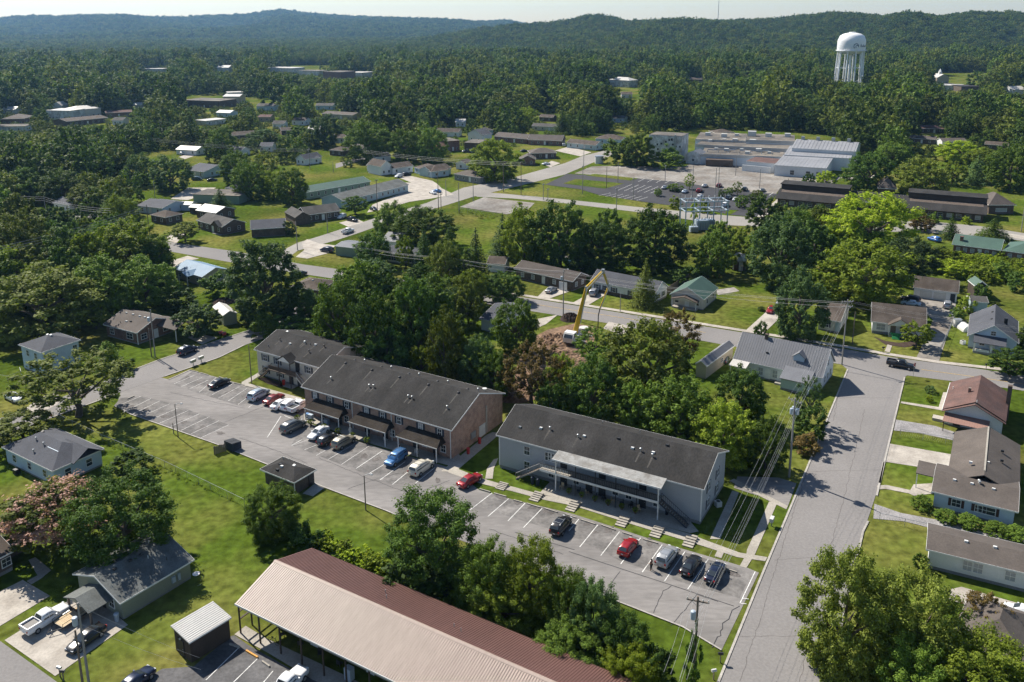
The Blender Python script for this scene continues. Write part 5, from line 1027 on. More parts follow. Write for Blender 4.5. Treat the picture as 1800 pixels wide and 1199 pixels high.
for nm, lb, e1, e2, D_, rm, wm, n, zw, rh, rf in (
    ('house', 'white house with long dark brown roof facing the street bend', (643, 291), (668, 294), 9, 'shingle_brown', 'sid_white', 3, 2.9, 2.2, 'g'),
    ('house', 'tall white gable fronted house next to the long dark brown roof', (669, 294), (690, 291), 11, 'shingle_brown', 'sid_white', 2, 4.2, 2.6, 'gf'),
    ('house', 'white cottage with patched grey roof behind the parked car', (690, 297), (727, 292), 9, 'shingle_brown', 'sid_white', 3, 2.9, 1.8, 'g'),
    ('house', 'pale blue house with tan hipped roof and lawn figure', (727, 294), (758, 302.5), 10, 'shingle_brown', 'sid_blue', 4, 2.9, 1.9, 'hip'),
    ('house', 'pale grey wing with tan roof joined to the pale blue house', (758, 302), (794, 296), 9, 'shingle_brown', 'sid_teal', 2, 2.9, 1.9, 'g'),
    ('house', 'grey brick house with tan hipped roof at the street junction', (797, 306), (843, 313), 9, 'shingle_taupe', 'foundation', 4, 2.8, 1.7, 'hip'),
    ('garage', 'small white gable fronted garage under the spreading tree', (800, 288), (819, 289), 9, 'shingle_brown', 'sid_white', 1, 2.7, 1.6, 'gf'),
    ('house', 'tan house with grey hipped roof beyond the lane', (608, 259), (642, 262), 8, 'shingle_taupe', 'sid_tan', 2, 2.9, 1.8, 'hip'),
    ('garage', 'white garage with dark roof beside the lane', (660, 277), (688, 274), 8, 'shingle_slate', 'sid_white', 1, 2.9, 1.6, 'g'),
    ('house', 'white gabled bungalow with brown roof below the dark wood', (766, 232), (807, 233), 8, 'shingle_brown', 'sid_white', 4, 2.9, 2.0, 'g'),
    ('house', 'white two storey house with steep dark roof below the wood', (821, 235), (848, 238), 9, 'shingle_slate', 'sid_white', 2, 4.6, 3.0, 'gf'),
    ('house', 'pale cottage with hipped roof next to the white two storey house', (846, 230), (868, 229), 8, 'shingle_grey', 'sid_blue', 2, 2.9, 1.6, 'hip'),
    ('apartment_building', 'two storey red brick flat block among the trees', (784, 249), (809, 247), 14, 'roof_flat', 'brick_red', 3, 5.8, .3, 'flat'),
    ('apartment_building', 'dark brick flat block half hidden by the spreading tree', (815, 251), (842, 252), 14, 'roof_flat', 'brick_brown', 3, 5.4, .3, 'flat'),
    ('house', 'red brick house with tan gable roof and white trim', (868, 240), (926, 245), 10, 'shingle_taupe', 'brick_red', 4, 2.9, 2.2, 'g'),
    ('house', 'red brick house with double front gable beside a parked car', (927, 246), (988, 248), 11, 'shingle_taupe', 'brick_red', 5, 2.9, 2.6, 'g'),
    ('house', 'brown house with tan hip roof and columned front by the street corner', (932, 270), (979, 269), 11, 'shingle_taupe', 'brick_brown', 4, 3.0, 2.0, 'hip'),
    ('house', 'small tan roofed brick house with white gable windows', (913, 281), (942, 281), 8, 'shingle_taupe', 'brick_red', 2, 2.8, 2.1, 'gf'),
    ('house', 'grey house with double garage and brown roof', (995, 251), (1047, 256), 9, 'shingle_brown', 'sid_teal', 4, 2.9, 1.8, 'g'),
    ('house', 'blue sided house with brown hipped roof beside the overgrown corner', (1046, 244), (1092, 246), 12, 'shingle_brown', 'sid_blue', 2, 3.0, 2.2, 'hip'),
    ('house', 'long low house with grey roof beneath dark conifers', (934, 222), (985, 224), 9, 'shingle_grey', 'sid_cream', 4, 2.8, 1.6, 'g'),
    ('house', 'brick house with dark roof on the rise behind the oaks', (947, 206), (972, 207), 9, 'shingle_brown', 'brick_brown', 2, 2.9, 1.6, 'g'),
    ('house', 'pale blue house at the wood edge above the factory', (1074, 208), (1098, 209), 9, 'shingle_grey', 'sid_blue', 2, 3.0, 1.6, 'g'),
    ('house', 'dark roofed brick house set among garden trees', (408, 239), (450, 236), 10, 'shingle_brown', 'brick_brown', 2, 2.9, 1.8, 'g'),
    ('house', 'brown brick cottage beside a round dense tree', (494, 230), (515, 229), 9, 'shingle_brown', 'brick_brown', 1, 2.9, 1.6, 'g'),
    ('house', 'white gable fronted bungalow by the lane with parked cars', (519, 279), (536, 281), 12, 'shingle_slate', 'sid_white', 2, 3.0, 2.2, 'gf'),
    ('house', 'white wing with dark roof beside the white gable front', (536, 281), (562, 278), 9, 'shingle_slate', 'sid_white', 3, 2.8, 1.8, 'g'),
    ('house', 'pale house with metal carport roof and a van in front', (308, 263), (345, 265), 9, 'roof_white', 'sid_white', 3, 2.8, 1.6, 'g'),
    ('house', 'brown cottage in trees above the white gable front', (578, 264), (602, 266), 9, 'shingle_brown', 'brick_brown', 2, 2.8, 1.7, 'hip'),
    ('house', 'brick house with tan roof on the rise behind the factory', (1258, 234), (1292, 233), 11, 'shingle_brown', 'brick_brown', 2, 3.0, 1.6, 'hip'),
    ('house', 'low brick house with orange brown roof below the dark wood', (1615, 226), (1661, 227), 9, 'shingle_salmon', 'brick_brown', 4, 2.9, 1.6, 'g'),
    ('house', 'low house with brown roof among bushes below the orange brown roof', (1597, 243), (1644, 246), 8, 'shingle_taupe', 'brick_brown', 3, 2.8, 1.5, 'g'),
    ('house', 'low house with grey brown roof and white carport', (1656, 249), (1700, 249), 8, 'shingle_taupe', 'sid_white', 3, 2.8, 1.5, 'g'),
    ('house', 'brown roofed house almost swallowed by bushes', (1730, 254), (1772, 257), 8, 'shingle_brown', 'brick_brown', 2, 2.8, 1.5, 'g'),
    ('house', 'white house by the shaded drive with trees all round', (92, 357), (122, 361), 9, 'shingle_slate', 'sid_white', 3, 2.8, 1.7, 'g'),
    ('house', 'dark roofed house half buried by trees beside the drive', (398, 264), (422, 266), 8, 'shingle_slate', 'sid_white', 2, 2.8, 1.7, 'g'),
    ('house', 'small dark shed roof behind the flat green building', (395, 331), (414, 333), 6, 'shingle_slate', 'wood_brown', 0, 2.6, 1.2, 'hip'),
    ('house', 'white roofed cottage at the frame edge of the old town', (2, 193), (26, 193), 10, 'roof_white', 'sid_white', 2, 3.4, 2.0, 'g'),
    ('house', 'white gabled house behind the white two storey building', (91, 186), (108, 186), 10, 'roof_white', 'sid_white', 2, 4.5, 3.0, 'gf'),
    ('house', 'pale roofed house past the red roofed hall', (232, 185), (250, 185), 10, 'roof_white', 'sid_cream', 2, 3.4, 1.8, 'g'),
    ('house', 'grey roofed white house in trees past the long low building', (196, 212), (216, 212), 10, 'shingle_grey', 'sid_white', 2, 3.2, 1.8, 'g'),
    ('house', 'white cottage with grey roof by the small orange tiled building', (478, 218), (500, 218), 9, 'shingle_grey', 'sid_white', 3, 3.2, 1.8, 'g'),
    ('house', 'white sided house with brown roof north of the garden quarter', (512, 212), (536, 213), 9, 'shingle_brown', 'sid_white', 3, 3.2, 1.8, 'g'),
    ('house', 'cream house with white roof among the lane trees', (540, 228), (562, 228), 9, 'roof_white', 'sid_cream', 3, 3.2, 1.8, 'g'),
    ('house', 'white house with slate roof deep in the garden quarter', (455, 258), (478, 258), 9, 'shingle_slate', 'sid_white', 3, 3.0, 1.8, 'g'),
    ('house', 'pale blue cottage with brown roof beside the lane bend', (585, 243), (606, 243), 9, 'shingle_brown', 'sid_blue', 2, 3.0, 1.8, 'g'),
    ('house', 'white house at the foot of the grassy rise near the mansion', (1092, 166), (1112, 166), 10, 'shingle_brown', 'sid_white', 2, 3.6, 2.0, 'g'),
    ('house', 'white roofed cottage among the trees behind the gabled bungalow', (800, 215), (818, 215), 9, 'roof_white', 'sid_white', 2, 3.2, 1.8, 'g'),
    ('town_building', 'white long shed far off short of the church', (250, 121), (285, 121), 20, 'roof_white', 'block_white', 3, 5.0, .3, 'flat'),
    ('town_building', 'white mill building far off among the trees past the church', (380, 119), (402, 119), 20, 'roof_white', 'block_white', 3, 7.0, 3.0, 'g'),
    ('commercial_building', 'white two storey building with rows of dark windows in the old town', (80, 194), (123, 195), 16, 'roof_white', 'block_white', 6, 7.0, .3, 'flat'),
    ('commercial_building', 'cream two storey hall with pale hipped roof in the old town', (124, 194), (178, 190), 16, 'roof_white', 'sid_cream', 6, 6.5, 2.2, 'hip'),
    ('commercial_building', 'long low building with brown roof and white fascia band', (117, 214), (190, 207), 20, 'shingle_brown', 'brick_brown', 7, 3.4, 1.4, 'g'),
    ('commercial_building', 'brick hall with tan hipped roof at the edge of the old town', (0, 210), (42, 209), 22, 'shingle_taupe', 'brick_red', 4, 4.0, 2.4, 'hip'),
    ('commercial_building', 'flat grey roofed shop behind bushes at the old town edge', (-20, 223), (44, 222), 14, 'roof_flat', 'block_white', 3, 3.6, .3, 'flat'),
    ('commercial_building', 'long red roofed hall behind the old town trees', (185, 199), (232, 197), 14, 'shingle_salmon', 'brick_red', 3, 3.6, 1.2, 'g'),
    ('commercial_building', 'dark brick warehouse with flat grey roof in the trees', (321, 176), (385, 178), 24, 'roof_flat', 'brick_brown', 6, 6.0, .3, 'flat'),
    ('commercial_building', 'tan rendered building with white metal roof', (391, 170), (421, 170), 16, 'roof_white', 'sid_tan', 3, 6.0, 1.6, 'g'),
    ('commercial_building', 'white flat roofed depot beyond the tree tops', (400, 163), (428, 162), 14, 'roof_white', 'block_white', 3, 4.5, .3, 'flat'),
    ('house', 'pale sided house with grey roof beyond the tan rendered building', (450, 187), (484, 187), 12, 'shingle_grey', 'sid_teal', 3, 3.6, 1.8, 'g'),
    ('house', 'blue sided house with grey roof at the edge of the wood', (554, 186), (585, 186), 12, 'shingle_grey', 'sid_blue', 3, 3.4, 1.6, 'g'),
    ('commercial_building', 'long tan roofed shed below the town wood', (565, 200), (620, 203), 14, 'shingle_taupe', 'sid_tan', 4, 3.4, 1.4, 'g'),
    ('commercial_building', 'low white flat roofed building with a metal porch', (361, 213), (398, 209), 12, 'roof_white', 'block_white', 3, 3.4, .3, 'flat'),
    ('house', 'white cottages roof with pale blue side among street trees', (379, 198), (404, 199), 10, 'roof_white', 'sid_blue', 2, 3.4, 1.6, 'g'),
    ('commercial_building', 'small building with orange tiled roof in the trees', (453, 206), (475, 206), 12, 'shingle_salmon', 'sid_tan', 2, 3.4, 1.2, 'g'),
    ('town_building', 'modern long building with a dark window band far off in town', (468, 119), (513, 120), 30, 'roof_white', 'block_white', 7, 7.5, .3, 'flat'),
    ('town_building', 'red brick town block with flat roof far off', (567, 126), (598, 127), 30, 'roof_flat', 'brick_red', 5, 10.0, .3, 'flat'),
    ('town_building', 'white low town building with pale roof far off', (600, 127), (636, 128), 30, 'roof_white', 'block_white', 5, 6.5, .3, 'flat'),
    ('town_building', 'grey town store with flat roof beyond the brick town block', (522, 124), (560, 125), 24, 'roof_flat', 'block_white', 4, 6.5, .3, 'flat'),
    ('mansion', 'large white columned mansion at the wood edge', (1070, 140), (1106, 142), 16, 'roof_white', 'block_white', 6, 7.5, 3.0, 'hip'),
    ('town_building', 'low white office with dark roof right of the water tower', (1657, 150), (1692, 151), 24, 'roof_white', 'block_white', 4, 5.0, .3, 'flat'),
    ('town_building', 'dark flat roofed store with parked cars beyond the water tower', (1690, 152), (1724, 152), 24, 'lot_dark', 'brick_brown', 4, 5.5, .3, 'flat'),
    ('town_building', 'pale gabled hall with cupola beyond the water tower', (1647, 137), (1669, 137), 20, 'roof_white', 'sid_tan', 3, 6.5, 4.0, 'gf'),
    ('house', 'white gable fronted house at the wood edge beyond the water tower', (1762, 156), (1780, 158), 14, 'roof_white', 'sid_white', 2, 5.0, 3.0, 'gf'),
    ('house', 'brown roofed house glimpsed in the wood above the factory', (1211, 140), (1236, 140), 14, 'shingle_brown', 'brick_brown', 2, 4.0, 2.0, 'g'),
):
    lb = lb.replace('right of the water tower', 'beside the water tower')
    far(nm, lb, {'commercial_building': 'building', 'town_building': 'building', 'mansion': 'house', 'apartment_building': 'apartment building'}.get(nm, nm), e1, e2, zw, D_, rh, rf, rm, wm, n, None, 'fr' if n > 2 else 'f')
    if 'hall with cupola' in lb:
        o = bpy.data.objects[[x.name for x in bpy.data.objects if x.get('label') == lb][0]]
        MB().box(-1.5, 1.5, -1.5, 1.5, 9.5, 13).lathe([(2.2, 13), (.1, 16.5)], 4).build('cupola', M['white'], o)
ch = thing('church', 'white church with pointed steeple standing out of the far trees', 'church', P(311, 125), .4)
MB().prism([(-5, 0), (5, 0), (5, 7), (0, 12), (-5, 7)], 0, 18, 'y').build('nave', M['sid_white'], ch)
MB().box(-2.2, 2.2, -3, 1.4, 0, 14).build('tower', M['white'], ch); MB().lathe([(2.9, 14), (.05, 24)], 4).build('steeple', M['shingle_slate'], ch)
for z in (4, 9): boxpart('window', ch, 0, -3.05, z, 0, 1.2, .1, 2.4, 'dark')

# ---------------------------------------------------------------- factory
fb = House('factory_block', 'derelict white factory block with creeper on its flaking walls', 'factory', (1141, 237), (1199, 240), 13.5, (1221, 235), .4, 'flat', 'roof_flat', 'block_white', 0, 0)
rg = random.Random(3)
for i in range(16):
    t, z = rg.uniform(-.9, .9) * fb.l, rg.uniform(4, 12)
    boxpart('window', fb.o, t, -fb.d - .04, z, 0, .9, .08, .9, 'dark')
boxpart('chimney', fb.o, fb.l * .62, -fb.d - .6, 0, 0, .9, .9, 14.2, 'steel')
lt = House('factory_annex', 'small white gabled annex against the derelict factory block', 'factory', (1206, 270), (1232, 272), 5.0, 9, 1.6, 'gf', 'roof_greymetal', 'block_white', 0, 0); lt.win('f', 0, 2, 1.2, 1.2)
FH = 5.0
def flatblock(label, e1, e2, zw, depth, wm='steel_blue', rm='roof_flat', name='factory_hall', par=True):
    h = House(name, label, 'factory', e1, e2, zw, depth, .3, 'flat', rm, wm, .02, 0, fascia=False)
    if par: MB().box(-h.L / 2, h.L / 2, -h.D / 2 - .12, -h.D / 2 - .004, zw - .9, zw + .5).build('parapet', M['steel'], h.o)
    return h
fa = flatblock('low brown roofed factory hall with pipes and patched felt', (1232, 272), (1388, 278), FH, 30); fa2 = flatblock('tan felt roofed factory hall behind the piped hall', (1222, 255), (1392, 264), FH + 1.2, 30)
fa3 = flatblock('grey roofed rear factory hall below the wood', (1222, 246), (1310, 249), FH + 2.0, 34); fa4 = flatblock('raised steel clad factory hall with roof units', (1311, 247), (1398, 250), FH + 3.0, 30, 'steel_white')
for h, lst in ((fa, [(-.7, .2, 1.4), (-.45, .0, 1.8), (-.1, .3, 1.3), (.3, .1, 2.2), (.55, -.2, 1.4), (.05, -.5, 1.8)]), (fa2, [(-.8, .0, 1.6), (-.3, .4, 2.0), (.1, .2, 2.6), (.6, .3, 2.0), (-.55, .5, 1.5)]), (fa3, [(-.6, .2, 2.2), (.1, -.1, 2.4), (.6, .3, 1.8)]), (fa4, [(-.8, .3, 3.4), (-.1, .2, 2.6), (.7, .4, 2.4)])):
    for fx, fy, s in lst:
        boxpart('roof_unit', h.o, fx * h.L / 2, fy * h.D / 2, h.zw + .1, 0, s * 1.3, s, s * .8, 'offwhite')
for i in range(8):
    x = -fa.L / 2 + fa.L * (i + .5) / 8; MB().tube([(x, -6, FH), (x, -6, FH + 1.6), (x + 3.5, -6 + 2.5 * (i % 3), FH + 1.4)], .28, 6).build('roof_pipe', M['steel'], fa.o)
boxpart('loading_dock', fa.o, -fa.L * .28, -fa.D / 2 - 2.2, 0, 0, 13, 4.2, 3.4, 'brick_brown')
lo = House('factory_annex', 'low annex with rusty roof and long white blank wall', 'factory', (1311, 283.5), (1361, 288), 4.6, 13, .4, 'shed', 'shingle_salmon', 'steel_white', .2, 0)
boxpart('white_wall', lo.o, -1.2, -lo.d - 1.6, 0, 0, lo.l * 2.05, .4, 3.0, 'white')
m1 = House('factory_hall', 'white steel factory hall with low pitched ribbed roof', 'factory', (1361, 290.5), (1453, 296.5), 4.9, (1476, 281), 1.0, 'shed', 'roof_silver', 'steel_white', .2, 0)
for t in (-.30, .32, .72): m1.win('f', t * m1.l, 2.0, 1.8, 2.0, 'glass', None, False)
m2 = House('factory_hall', 'wide steel hall roof with a row of boxy vents', 'factory', (1378, 272.5), (1496, 279), 6.2, 26, 1.2, 'shed', 'roof_silver', 'steel_white', .2, 0)
m3 = House('factory_hall', 'tall white steel hall with steep ribbed roof and ridge vents', 'factory', (1391, 260.5), (1504, 267), 8.4, 31, 2.6, 'g', 'roof_silver', 'steel_white', .3, 0)
for i in range(4):
    boxpart('roof_vent', m2.o, (-.72 + .44 * i) * m2.l, -.1 * m2.d, m2.roof_z(0, -.1 * m2.d) - .2, 0, 2.2, 1.8, 1.3, 'steel'); boxpart('roof_vent', m3.o, (-.8 + .5 * i) * m3.l, .0, m3.zw + m3.rh - .2, 0, 1.6, 1.6, 1.9, 'steel')
for h in (m1, m2, m3):
    nr = int(h.L / 1.6); rb = MB()
    for i in range(nr):
        x = -h.L / 2 + h.L * (i + .5) / nr
        if h.roof == 'g': rb.prism([(-h.D / 2, h.zw + .14), (0, h.zw + h.rh + .14), (0, h.zw + h.rh + .26), (-h.D / 2, h.zw + .26)], x - .12, x + .12, 'x')
        else: rb.prism([(-h.D / 2, h.zw + .14), (h.D / 2, h.zw + h.rh + .14), (h.D / 2, h.zw + h.rh + .22), (-h.D / 2, h.zw + .22)], x - .08, x + .08, 'x')
    kind(rb.build('roof_rib', M['roof_silver'], h.o), 'stuff')
for i in range(5): boxpart('silo', m2.o, m2.l + 1.5 + i * .1, -m2.d * .9 + i * 2.2, 0, 0, 1.6, 1.6, 5.0, 'steel')

# ---------------------------------------------------------------- brown shingled halls across the street
def brownhall(label, e1, e2, up, w0, posts):
    h = House('office_building', label, 'building', e1, e2, 2.9, 9.0, 2.4, 'shed', 'shingle_black', 'brick_brown', 1.2, .1, fm='wood_brown')
    MB().box(-h.L / 2 + .6, h.L / 2 - .2, h.D / 2 - .3, h.D / 2 + 8, 2.0, 7.2).build('upper_wall', M['wood_brown'], h.o); MB().box(-h.L / 2 + .2, h.L / 2 + .1, h.D / 2 - .7, h.D / 2 + 8.4, 7.2, 7.5).build('upper_roof', M['shingle_black'], h.o)
    for i in range(posts):
        x = -h.l + 2 * h.l * i / (posts - 1); boxpart('post', h.o, x, -h.D / 2 + .3, 0, 0, .3, .3, 2.9, 'wood_brown')
        if i < posts - 1: window(h.o, x + h.l / (posts - 1), -h.d - .05, 1.5, 0, 1.6, 1.3, 'glass_pale' if i % 3 == 1 else 'glass', False)
    return h
brownhall('long dark brown hall with low shingle roof at the parking lot corner', (1362, 349), (1486, 360), 0, 0, 8)
brownhall('long dark brown hall with low shingle roof behind clipped shrubs', (1590, 366), (1735, 378.5), 0, 0, 9)
hh = House('office_building', 'dark brown hall link hidden behind the bright green tree', 'building', (1486, 352), (1592, 362), 3.2, 9, 2.2, 'shed', 'shingle_black', 'wood_brown', .4, 0)
House('hall', 'brown hip roofed hall at the end of the dark brown range', 'building', (1738, 361), (1787, 361), 3.4, (1788, 349), 3.6, 'hip', 'shingle_taupe', 'brick_brown', .6, 0).win('f', 0, 1.5, 4, 1.2, 'glass_pale', None, False)
House('hall', 'brown pyramid roof rising behind the bright green tree', 'building', (1543, 331), (1577, 333), 4, 14, 3.6, 'hip', 'shingle_taupe', 'brick_brown', .6, 0)

# ---------------------------------------------------------------- water tower
wt = thing('water_tower', 'tall white water tower with domed tank on splayed legs', 'water tower', P(1490, 157), .35)
D0 = math.hypot(wt.location.x, wt.location.y); px = math.hypot(D0, H) / F
rad = 21.5 * px; ztop, zt0, zt1 = (height_at((1490, 157), (1490, y_)) for y_ in (57, 89, 73)); OCC.append((wt.location.x, wt.location.y, rad, rad, 0, zt0))
prof = [(rad * .55, zt0 - 3.6), (rad * .80, zt0 - 2.0), (rad * .97, zt0), (rad, zt0 + 1.2), (rad, zt1), (rad * .97, zt1 + (ztop - zt1) * .2), (rad * .85, zt1 + (ztop - zt1) * .62), (rad * .62, zt1 + (ztop - zt1) * .84), (rad * .3, ztop - .4), (rad * .05, ztop)]
tk = MB().lathe(prof, 40).build('tank', M['tank_white'], wt); tk.data.polygons.foreach_set('use_smooth', [True] * len(tk.data.polygons))
MB().lathe([(rad + 1.1, zt0 - .2), (rad + 1.1, zt0 + .1), (rad * .96, zt0 + .1), (rad * .96, zt0 - .2)], 40).build('walkway', M['tank_white'], wt)
rl = MB()
for k in range(40): w = 2 * math.pi * k / 40; rl.tube([((rad + 1) * math.cos(w), (rad + 1) * math.sin(w), zt0), ((rad + 1) * math.cos(w), (rad + 1) * math.sin(w), zt0 + 1.2)], .06, 4)
for k in range(40):
    w, w2 = 2 * math.pi * k / 40, 2 * math.pi * (k + 1) / 40; rl.tube([((rad + 1) * math.cos(w), (rad + 1) * math.sin(w), zt0 + 1.2), ((rad + 1) * math.cos(w2), (rad + 1) * math.sin(w2), zt0 + 1.2)], .06, 4)
rl.build('railing', M['tank_white'], wt)
nl = 10; leg = MB().tube([(rad * .90, 0, zt0 + .5), (rad * 1.02, 0, 0)], [.72, .85], 10).mesh('leg')
for k in range(nl): obj('leg', leg, M['tank_white'], wt, (0, 0, 0), 2 * math.pi * k / nl)
MB().tube([(0, 0, 0), (0, 0, zt0)], [1.25, 1.25], 14).build('riser', M['tank_white'], wt)
for z in (.22, .56):
    rr = rad * (1.02 - .12 * z); rg_ = MB()
    for k in range(nl):
        w, w2 = 2 * math.pi * k / nl, 2 * math.pi * (k + 1) / nl; rg_.tube([(rr * math.cos(w), rr * math.sin(w), zt0 * z), (rr * math.cos(w2), rr * math.sin(w2), zt0 * z)], .26, 6)
    rg_.build('ring_beam', M['tank_white'], wt)
MB().lathe([(rad * .22, ztop - .9), (rad * .22, ztop + .4), (rad * .2, ztop + .5)], 16).build('vent_cap', M['tank_white'], wt)
def on_tank(a, z, off=.06): w = a; return ((rad + off) * math.cos(w), (rad + off) * math.sin(w), z)
lg_ = MB(); zc = (zt0 + zt1) / 2 + .5; a0 = -1.95
for k in range(14):                         # the round emblem and the slanting script beside it
    t0, t1 = math.pi * (k / 14 * 1.35 - .1), math.pi * ((k + 1) / 14 * 1.35 - .1); f = lambda t: on_tank(a0 + .17 * math.cos(t), zc + 2.6 * math.sin(t) - .4)
    lg_.tube([f(t0), f(t1)], .38, 4)
    f2 = lambda t: on_tank(a0 + .07 + .10 * math.cos(t), zc + 1.5 * math.sin(t) - .9)
    lg_.tube([f2(t0), f2(t1)], .3, 4)
for i, (hh_, s) in enumerate(((3.2, .03), (1.6, .02), (1.6, .03), (2.6, .02), (1.4, .03), (1.4, .02), (2.4, .03))):
    a1 = a0 + .34 + i * .085; lg_.tube([on_tank(a1, zc - 1.2), on_tank(a1 + s, zc - 1.2 + hh_), on_tank(a1 + s + .03, zc - .6)], .26, 4)
lg_.build('logo', M['logo'], wt)
mast = thing('radio_mast', 'thin radio mast standing on the far ridge line', 'mast', (0, 0, 0))
d_m = ray(1262, 36); hm = math.hypot(d_m.x, d_m.y); rm_ = 2690; mast.location = (d_m.x / hm * rm_, d_m.y / hm * rm_, H + d_m.z / hm * rm_ - 14)
MB().tube([(0, 0, 0), (0, 0, 92)], [.9, .5], 4).build('shaft', M['pole_grey'], mast)
for z in (30, 55, 76): boxpart('antenna', mast, 0, 0, z, 0, 2.6, 2.6, 2.0, 'offwhite')
# ---------------------------------------------------------------- vehicles
WHEEL = MB().lathe([(.20, -.11), (.33, -.11), (.345, -.06), (.345, .06), (.33, .11), (.20, .11)], 16).mesh('wheel'); WHEEL.transform(Matrix.Rotation(math.pi / 2, 4, 'X'))
RIM = MB().lathe([(.05, -.125), (.19, -.118), (.20, -.09), (.20, .09), (.19, .118), (.05, .125)], 12).mesh('rim'); RIM.transform(Matrix.Rotation(math.pi / 2, 4, 'X'))
def loft(st, seg_prof):
    """st: (x, zbottom, ztop, halfwidth bottom, halfwidth top); rounded cross sections joined along x."""
    mb = MB(); n = 0; rings = []
    for x, zb, zt, wb, w2 in st:
        h = zt - zb; ring = [(x, -wb * .9, zb), (x, -wb, zb + h * .15), (x, -(wb * .45 + w2 * .55), zb + h * .62), (x, -w2 * .97, zb + h * .86), (x, -w2 * .82, zt - h * .02), (x, -w2 * .4, zt), (x, w2 * .4, zt), (x, w2 * .82, zt - h * .02), (x, w2 * .97, zb + h * .86), (x, (wb * .45 + w2 * .55), zb + h * .62), (x, wb, zb + h * .15), (x, wb * .9, zb)]
        rings.append(ring)
    k = len(rings[0])
    for r in rings: mb.v += r
    for i in range(len(rings) - 1):
        for j in range(k): j2 = (j + 1) % k; mb.f.append((i * k + j, i * k + j2, (i + 1) * k + j2, (i + 1) * k + j))
    mb.f.append(tuple(range(k))[::-1]); mb.f.append(tuple((len(rings) - 1) * k + j for j in range(k))); return mb
def pane4(mb, q, off=.012):
    c = sum((Vector(p) for p in q), Vector()) / 4; n = (Vector(q[1]) - Vector(q[0])).cross(Vector(q[2]) - Vector(q[0])).normalized()
    if n.dot(c - Vector((c.x * .6, 0, .6))) < 0: n = -n
    mb.poly([Vector(p) + n * off for p in q]); return mb
CARS = {}
def car_parts(kind_):
    """Meshes of one body style; x forward, z up, metres."""
    if kind_ == 'sedan': Ln, W, Hh = 4.75, .90, 1.42; lower = [(-2.37, .42, .86, .70, .62), (-2.2, .25, .98, .84, .76), (-1.3, .20, 1.0, .90, .82), (0, .20, .98, .90, .82), (1.0, .20, .93, .90, .80), (1.9, .24, .82, .86, .74), (2.25, .30, .70, .76, .64), (2.38, .38, .60, .62, .52)]; cab = [(-1.75, .95, 1.0, .74, .64), (-1.0, .93, 1.38, .78, .58), (-.3, .93, 1.43, .80, .60), (.35, .92, 1.38, .80, .58), (1.15, .90, .94, .76, .66)]
    elif kind_ == 'hatch': Ln, W, Hh = 4.2, .88, 1.5; lower = [(-2.08, .38, .95, .74, .64), (-1.95, .25, 1.02, .86, .76), (-1.0, .20, 1.0, .89, .80), (.6, .20, .95, .89, .80), (1.5, .24, .86, .86, .74), (1.95, .30, .74, .76, .64), (2.1, .38, .62, .62, .52)]; cab = [(-2.0, .98, 1.02, .74, .66), (-1.6, .96, 1.42, .76, .58), (-.5, .94, 1.52, .80, .62), (.3, .93, 1.45, .80, .60), (1.1, .90, .95, .76, .66)]
    elif kind_ == 'suv': Ln, W, Hh = 4.75, .95, 1.75; lower = [(-2.36, .50, 1.02, .80, .72), (-2.25, .32, 1.12, .91, .84), (-1.2, .28, 1.12, .95, .88), (.6, .28, 1.08, .95, .88), (1.6, .32, 1.0, .92, .82), (2.15, .36, .92, .86, .74), (2.36, .46, .78, .72, .62)]; cab = [(-2.28, 1.08, 1.12, .82, .76), (-2.0, 1.08, 1.62, .84, .70), (-1.0, 1.06, 1.76, .87, .72), (.1, 1.06, 1.72, .87, .70), (.55, 1.05, 1.62, .86, .68), (1.25, 1.02, 1.08, .82, .74)]
    elif kind_ == 'van': Ln, W, Hh = 5.1, .99, 1.78; lower = [(-2.54, .45, 1.0, .86, .76), (-2.42, .28, 1.12, .95, .87), (-1.0, .24, 1.12, .99, .91), (.8, .24, 1.08, .99, .90), (1.8, .28, .98, .95, .82), (2.35, .32, .82, .84, .72), (2.55, .42, .68, .68, .58)]; cab = [(-2.50, 1.08, 1.12, .86, .80), (-2.25, 1.08, 1.68, .88, .74), (-1.0, 1.06, 1.80, .91, .77), (.2, 1.05, 1.76, .90, .74), (.8, 1.04, 1.60, .88, .70), (1.75, .98, 1.02, .82, .70)]
    else: Ln, W, Hh = 5.5, .98, 1.78; lower = [(-2.74, .55, .98, .88, .86), (-2.66, .42, 1.06, .95, .92), (-.9, .36, 1.08, .98, .93), (.2, .36, 1.08, .98, .92), (1.5, .38, 1.06, .96, .86), (2.45, .42, 1.0, .90, .80), (2.74, .50, .84, .76, .68)]; cab = [(-.95, 1.06, 1.10, .86, .80), (-.72, 1.05, 1.70, .87, .70), (0, 1.05, 1.80, .88, .72), (.55, 1.05, 1.74, .87, .70), (1.25, 1.04, 1.08, .84, .76)]
    lo = loft(lower, 0); ca = loft(cab, 0); n = len(lo.v); lo.v += ca.v; lo.f += [tuple(i + n for i in f) for f in ca.f]; body = lo.mesh('body'); body.polygons.foreach_set('use_smooth', [True] * len(body.polygons))
    out = {'body': body, 'len': Ln}
    # glazing: windscreen, rear window, and the two side bands
    f0, f1 = cab[-2], cab[-1]; r0, r1 = cab[1], cab[0]
    def tr(c, k): return (c[0], k * c[4] * .80, c[2] - .02)
    def lowp(a, b, t, k, w): return (a[0] + (b[0] - a[0]) * t, k * w, a[2] + (b[2] - a[2]) * t)
    ws = MB(); pane4(ws, [tr(f0, -1), tr(f0, 1), (f1[0] - .12, f1[4] * .80, f1[2] + .06), (f1[0] - .12, -f1[4] * .80, f1[2] + .06)], .02); out['windscreen'] = ws.mesh('windscreen')
